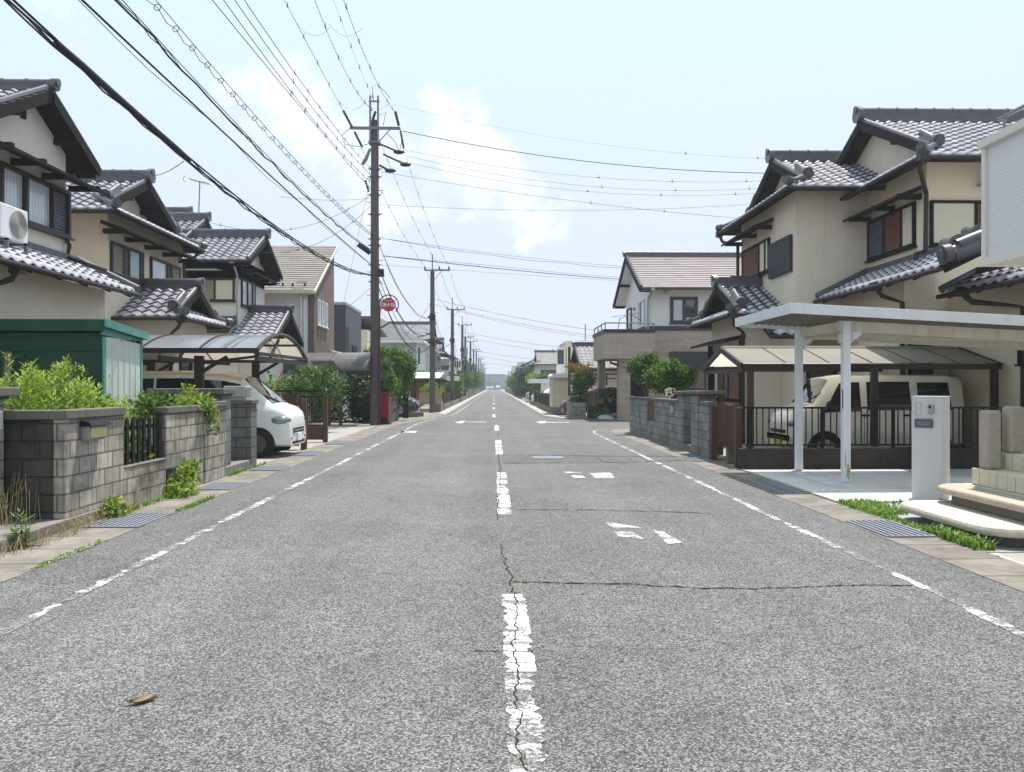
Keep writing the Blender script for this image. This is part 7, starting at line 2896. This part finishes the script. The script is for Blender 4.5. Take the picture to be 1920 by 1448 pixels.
tag(m.build('white_roof_end', MAT['white_wall']), 'small white canopy end sticking out beside the third pole', 'canopy')
t = thing('roadside_sign', 'white shop sign board with red writing beside the third pole', 'sign', (-3.4, 70, 0))
m = MB()
m.box(-3.85, -2.95, 70, 70.1, 2.9, 3.9)
m.build('board', MAT['lettering'], t)
m = MB()
for k in range(4):
    m.box(-3.75 + k * .2, -3.62 + k * .2, 69.985, 69.999, 3.1 + .1 * (k % 2), 3.75)
m.build('red_marks', MAT['maroon_pole'], t)
m = MB()
m.box(-3.75, -3.65, 70.1, 70.2, 0, 3.9)
m.build('post', MAT['galv'], t)
FT = [(-3.9, 72, 1.5, 1.7, 2.6, 'leaf_mid'), (-3.9, 88, 1.6, 1.6, 3.2, 'leaf_dark'), (-4.0, 104, 1.7, 1.6, 4.2, 'leaf_mid'), (-3.7, 116, 1.6, 1.5, 4.4, 'leaf_hedge'), (-3.6, 132, 1.4, 1.6, 5.0, 'leaf_dark'),
      (-3.5, 150, 1.2, 1.6, 4.4, 'leaf_hedge'), (-3.7, 172, 1.4, 1.8, 5.2, 'leaf_mid'), (-3.6, 200, 1.3, 1.8, 5.4, 'leaf_dark'), (-5.6, 60, 1.0, 1.0, 2.3, 'leaf_bright'), (-5.0, 140, 2.4, 2.0, 6.6, 'leaf_dark')]
FL = ['low green tree just past the third pole on the left', 'dark green tree behind the close pair of poles', 'taller mid green tree beyond the close pair of poles', 'bright green tree behind the red far hydrant box', 'dark tall tree under the hazy left poles',
      'rounded hedge like tree under the hazy left poles', 'pale hazy tree far down the left side', 'farthest hazy tree on the left side', 'yellow green shrub behind the mesh fence', 'tallest dark tree rising behind the left row of trees']
for k, (x, y, rx, ry, H, mt) in enumerate(FT):
    tree('roadside_tree', FL[k], 'tree', (x, y, 0), blob_lumps((x, y, H * .58), rx * .72, ry, H * .42, 6, 140 + k), 3000, .27, mt, 150 + k, .12, 4, 'trees along the far street')

# ================================================================ FAR STREET, RIGHT
m = MB()
m.box(3.5, 3.62, 34.7, 37.2, 0, .74)
m.box(3.621, 4.15, 34.7, 34.82, 0, .74)
tag(m.build('block_wall', MAT['block_grey'], bevel=.01), 'low grey block wall at the far corner under the orange tipped tree', 'wall')
tree('garden_tree', 'garden tree with orange tipped leaves above the far corner wall', 'tree', (4.05, 36.0, 0), blob_lumps((4.05, 36.0, 1.75), .62, .6, .58, 6, 171) + [(3.95, 35.9, 1.0, .3, .3, .35)], 5000, .11, 'leaf_mid', 172, .07, 4,
     extra=([(3.95, 35.9, 2.35, .5, .45, .14), (4.3, 36, 2.2, .3, .3, .12)], 420, 'leaf_red'))
t = thing('garden_cabin', 'cream sun room with framed panes and a curved roof on a block base', 'sun room', (3.5, 41, 0))
m = MB()
m.box(3.05, 4.6, 40.6, 43, 0, .36)
m.build('base_wall', MAT['block_grey'], t)
m = MB()
m.box(3.10, 4.0, 40.7, 43, .37, 1.92)
m.build('panes', M('cream_pane', (.62, .60, .42), .3, .06, 2), t)
m = MB()
for x in (3.08, 3.42, 3.62, 3.95):
    m.box(x, x + .06, 40.66, 40.72, .37, 1.95)
for z in (.37, 1.15, 1.72):
    m.box(3.08, 4.0, 40.655, 40.715, z, z + .06)
m.box(3.9, 4.02, 40.6, 43, .37, 1.9)
m.build('frame', MAT['panel_beige'], t)
m = MB()
m.prism([(3.0, 40.5, 1.93), (3.0, 40.5, 2.05), (3.1, 40.5, 2.15), (4.05, 40.5, 2.18), (4.05, 40.5, 1.93)], (0, 2.6, 0))
m.build('roof', MAT['white_wall'], t)
t = thing('tall_post', 'tall dark red post with a white lower end by the sun room', 'post', (3.85, 39.4, 0))
m = MB()
m.box(3.79, 3.91, 39.35, 39.47, 1.0, 3.5)
m.build('post', MAT['maroon_pole'], t)
m = MB()
m.box(3.785, 3.915, 39.345, 39.475, 0, 1.0)
m.build('foot', MAT['white_wall'], t)
fence_run('black bar fence on the right before the sun room', 3.12, 43.5, 56, 1.05, 'black_metal', .3)
fence_run('dark slatted fence on the right before the white garage', 3.12, 57.5, 66, 1.1, 'dark_wood', .3)
fence_run('dark hedge like fence on the far right', 3.12, 88, 130, 1.2, 'dark_wood', .3, slats=False)
fence_run('pale wall on the far right in the haze', 3.12, 135, 220, 1.0, 'footing', .3, slats=False)
SED = [(0, .35, .80, .92, .72, .72, .64), (.25, .25, .88, 1.04, .80, .79, .68), (.8, .2, .90, 1.38, .83, .81, .58), (1.6, .2, .90, 1.48, .84, .82, .6), (2.4, .2, .90, 1.44, .84, .82, .58), (3.05, .2, .92, 1.05, .84, .82, .72), (3.7, .22, .78, .92, .82, .80, .68), (3.95, .25, .6, .74, .74, .72, .6), (4.0, .3, .5, .6, .6, .6, .5)]


def simple_car(label, nose_x, y, face, paint, group=None):
    rot = 0 if face > 0 else math.pi
    return car('parked_car', label, (nose_x - 4.0 * face, y, 0), rot, SED, paint, (.8, 3.25), .31, side=[(.9, 1.6, .08, .9, .1, 0), (1.66, 2.75, .08, .9, 0, -.35)], front=(2.45, 3.0, .9),
               lamps=[(3.68, 3.93, .48, .74, .66, .80, 'lamp', 'headlight')], grille=[(3.99, -.4, .4, .42, .56, 'black_metal', 'grille')], spokes=5, detail=False, group=group)


simple_car('maroon car with its nose to the road behind the low corner wall', 3.35, 38.4, -1, 'car_maroon')
simple_car('pale blue car with its nose showing behind the black bar fence', 3.3, 47.5, -1, 'car_blue')
simple_car('white car nosing out beside the white garage far on the right', 3.0, 62, -1, 'car_white')
simple_car('silver car half hidden beyond the white garage on the right', 3.2, 78, -1, 'car_silver')
t = thing('garage', 'low white garage with a flat roof and an open dark front on the right', 'garage', (5, 74, 0))
m = MB()
m.box(3.3, 7.5, 70.5, 76, 1.75, 2.15)
m.build('roof', MAT['white_wall'], t)
m = MB()
m.box(4.3, 7.4, 70.6, 75.9, 0, 1.75)
m.build('wall', MAT['cream_wall'], t)
m = MB()
m.box(3.5, 4.25, 71, 75.9, 0, 1.75)
m.build('opening', MAT['pit'], t)
h = thing('house', 'low grey tiled house with a dark gable just left of the corner balcony', 'house', (7, 48, 0))
wallbox(h, 5.6, 12, 45.4, 51, 0, 2.5, 'cream_wall')
gable_wall(h, 5.55, 11, 45.4, 51, 2.4, 2.75, .42, 'grey_wall', 'gable_wall')
roofX(h, 5.0, 1, 7, 44.8, 51.6, 2.55, .42, 'gable', mat='tile_l', sub=3)
m = MB()
for z in (1.9, 2.15):
    m.box(5.0, 9, 44.6, 44.7, z, z + .06)
for x in (5.1, 6.5, 8):
    m.box(x, x + .07, 44.6, 44.7, 0, 2.2)
m.build('pergola', MAT['brown_alu'], h)
h = thing('house', 'beige box shaped building with a tall black window on the far right', 'building', (8.5, 78, 0))
wallbox(h, 7.0, 14, 74, 82, 0, 5.7, 'panel_beige')
m = MB()
m.box(6.9, 14.1, 73.9, 82.1, 5.701, 5.85)
m.build('parapet', MAT['cream_wall'], h)
m = MB()
m.box(6.1, 6.95, 74.6, 75.2, 0, 5.2)
m.build('stair_tower', MAT['white_wall'], h)
m = MB()
m.box(6.15, 6.75, 74.56, 74.598, 3.6, 5.0)
m.build('black_window', MAT['black_wall'], h)
m = MB()
m.tube([(9.0, 76, 5.85), (9.0, 76, 7.6)], .06, 6)
m.build('aerial_mast', MAT['galv'], h)
h = thing('house', 'tiled house with a rising gable and a wide window behind the yellow green trees', 'house', (7, 95, 0))
wallbox(h, 5.2, 11, 92, 99, 0, 4.4, 'cream_wall')
roofX(h, 4.6, 1, 7, 91.2, 99.8, 4.1, .36, 'irimoya', g=1.0, o=.5, mat='tile_l', sub=3, orn=False)
window(h, ('y', 92, -1), 5.6, 7.4, 2.3, 3.4, [(1, 'louver'), (1, 'glass')])
h = thing('house', 'grey house with a long sloping dark roof behind the pointed dark tree', 'house', (6, 112, 0))
m = MB()
m.prism([(4.6, 108, 0), (12, 108, 0), (12, 108, 7.0), (8.2, 108, 6.2), (4.6, 108, 4.4)], (0, 8, 0))
m.build('wall', MAT['grey_wall'], h)
m = MB()
m.prism([(4.0, 107.5, 4.25), (8.3, 107.5, 6.5), (8.3, 107.5, 6.7), (4.0, 107.5, 4.45)], (0, 9, 0))
m.build('roof', MAT['ridge'], h)
RT = [(4.3, 105, 1.5, 1.4, 4.2, 'leaf_dark', 'dark pointed evergreen on the far right', 2600), (4.6, 88, 1.6, 1.4, 3.2, 'leaf_yellow', 'yellow green tree on the far right before the tiled house', 1500), (5.6, 85, 1.6, 1.2, 2.9, 'leaf_mid', 'mid green shrub right of the yellow tree', 1800),
      (3.9, 80, 1.0, 1.2, 2.2, 'leaf_dark', 'dark hedge tree over the white garage roof', 900), (3.6, 68, .55, .9, 1.7, 'leaf_dark', 'dark clipped shrub beside the white garage', 900), (3.7, 130, 1.4, 1.6, 4.2, 'leaf_hedge', 'hazy green tree beyond the dark evergreen on the right', 900),
      (3.8, 155, 1.4, 1.8, 4.0, 'leaf_dark', 'hazy tree far down the right side', 900), (4.0, 190, 1.6, 1.8, 4.6, 'leaf_mid', 'farthest hazy tree on the right side', 900), (3.5, 60, .45, .9, 1.2, 'leaf_mid', 'small shrub behind the dark fence on the right', 600)]
for k, (x, y, rx, ry, H, mt, lab, n) in enumerate(RT):
    L = blob_lumps((x, y, H * .55), rx * .75, ry, H * .45, 6, 180 + k)
    if 'pointed' in lab:
        L = [(x - .9 + .55 * j, y, H * .42 + .35 * (j % 2), .55, .7, H * .5) for j in range(4)]
    tree('roadside_tree', lab, 'tree', (x, y, 0), L, int(n * 1.7), .24 if y > 70 else .13, mt, 190 + k, .12, 4, 'trees along the far street')
HZ = [(1, 150, 8, 6.0, 'hazy house far down the right side'), (1, 200, 9, 6.5, 'second hazy house far down the right side'), (1, 255, 9, 6, 'farthest hazy house on the right side'), (-1, 150, 8, 6.0, 'hazy house far down the left side'), (-1, 205, 9, 6.5, 'second hazy house far down the left side'), (-1, 260, 9, 6.2, 'farthest hazy house on the left side')]
for sg, y, d, H, lab in HZ:
    h = thing('house', lab, 'house', (sg * 9, y, 0), 'hazy houses at the far end of the street')
    wallbox(h, sg * 5.2, sg * 13, y - d / 2, y + d / 2, 0, H * .72, 'cream_wall')
    gable_wall(h, sg * 5.2, sg * 13, y - d / 2, y + d / 2, H * .5, H * .72, .4, 'cream_wall', 'gable_wall')
    m = MB()
    yr = y
    zE = H * .70
    for ya in (y - d / 2 - .6, y + d / 2 + .6):
        m.prism([(sg * 4.6, ya, zE), (sg * 13.6, ya, zE), (sg * 13.6, yr, zE + .4 * (d / 2 + .6)), (sg * 4.6, yr, zE + .4 * (d / 2 + .6))], (0, 0, .15))
    m.build('roof', MAT['ridge'], h)
    window(h, ('x', sg * 5.2, -sg), y - 1.5, y + 1.5, H * .45, H * .62, [(1, 'glass'), (1, 'curtain')])
h = thing('warehouse', 'wide grey warehouse closing the far end of the street', 'warehouse', (0, 360, 0))
m = MB()
m.box(-9, 4.2, 356, 380, 0, 6.6)
m.box(-11, 6, 372, 390, 0, 7.2)
m.build('wall', MAT['haze_far'], h)
m = MB()
m.box(-3.2, -1.0, 355.7, 356, 0, 3.6)
m.box(-.2, 2.6, 355.7, 356, 0, 3.2)
m.build('shutter', M('far_blue_shutter', (.13, .20, .24), .8), h)
m = MB()
m.box(-9.2, 4.4, 355.5, 356, 6.4, 6.8)
m.box(-2.6, -1.6, 355.8, 356, 4.9, 5.5)
m.build('trim', M('far_dark_trim', (.2, .22, .24), .8), h)
VAN = [(0, .35, .9, 1.7, .8, .8, .7), (.2, .3, 1.0, 1.9, .84, .84, .74), (3.0, .3, 1.0, 1.9, .84, .84, .74), (3.6, .3, 1.0, 1.2, .84, .84, .74), (4.1, .3, .8, 1.0, .8, .8, .7), (4.2, .4, .6, .8, .7, .7, .6)]
for k, (x, y, lab, pt) in enumerate(((1.6, 322, 'tall van facing the camera at the far end of the street', 'car_silver'), (-.9, 328, 'pale car in the middle of the far end of the street', 'car_silver'), (-2.6, 329, 'silver car left at the far end of the street', 'car_silver'))):
    car('distant_car', lab, (x, y, 0), -math.pi / 2, VAN if k == 0 else SED, 'grey_wall', (.8, 3.2), .32, side=[(1.0, 2.7, .1, .9, 0, -.1)], front=(2.5, 3.0, .9), detail=False, spokes=4, group='vehicles at the far end of the street', cat='car')

# ================================================================ THE SUMMER AIR
def haze_box(dens, col):
    m = MB()
    m.box(-710, 710, -70, 910, -1.6, 14.5)
    mt = bpy.data.materials.new('haze_air')
    mt.use_nodes = True
    nt = mt.node_tree
    nt.nodes.clear()
    out = nt.nodes.new('ShaderNodeOutputMaterial')
    pv = nt.nodes.new('ShaderNodeVolumePrincipled')
    pv.inputs['Density'].default_value = dens
    pv.inputs['Color'].default_value = c4(col)
    pv.inputs['Anisotropy'].default_value = .3
    nt.links.new(pv.outputs[0], out.inputs['Volume'])
    o = m.build('haze', mt)
    o['kind'] = 'stuff'
    SC.cycles.volume_bounces = 0


HAZE = True
if HAZE:
    haze_box(.0009, (.86, .92, 1.0))
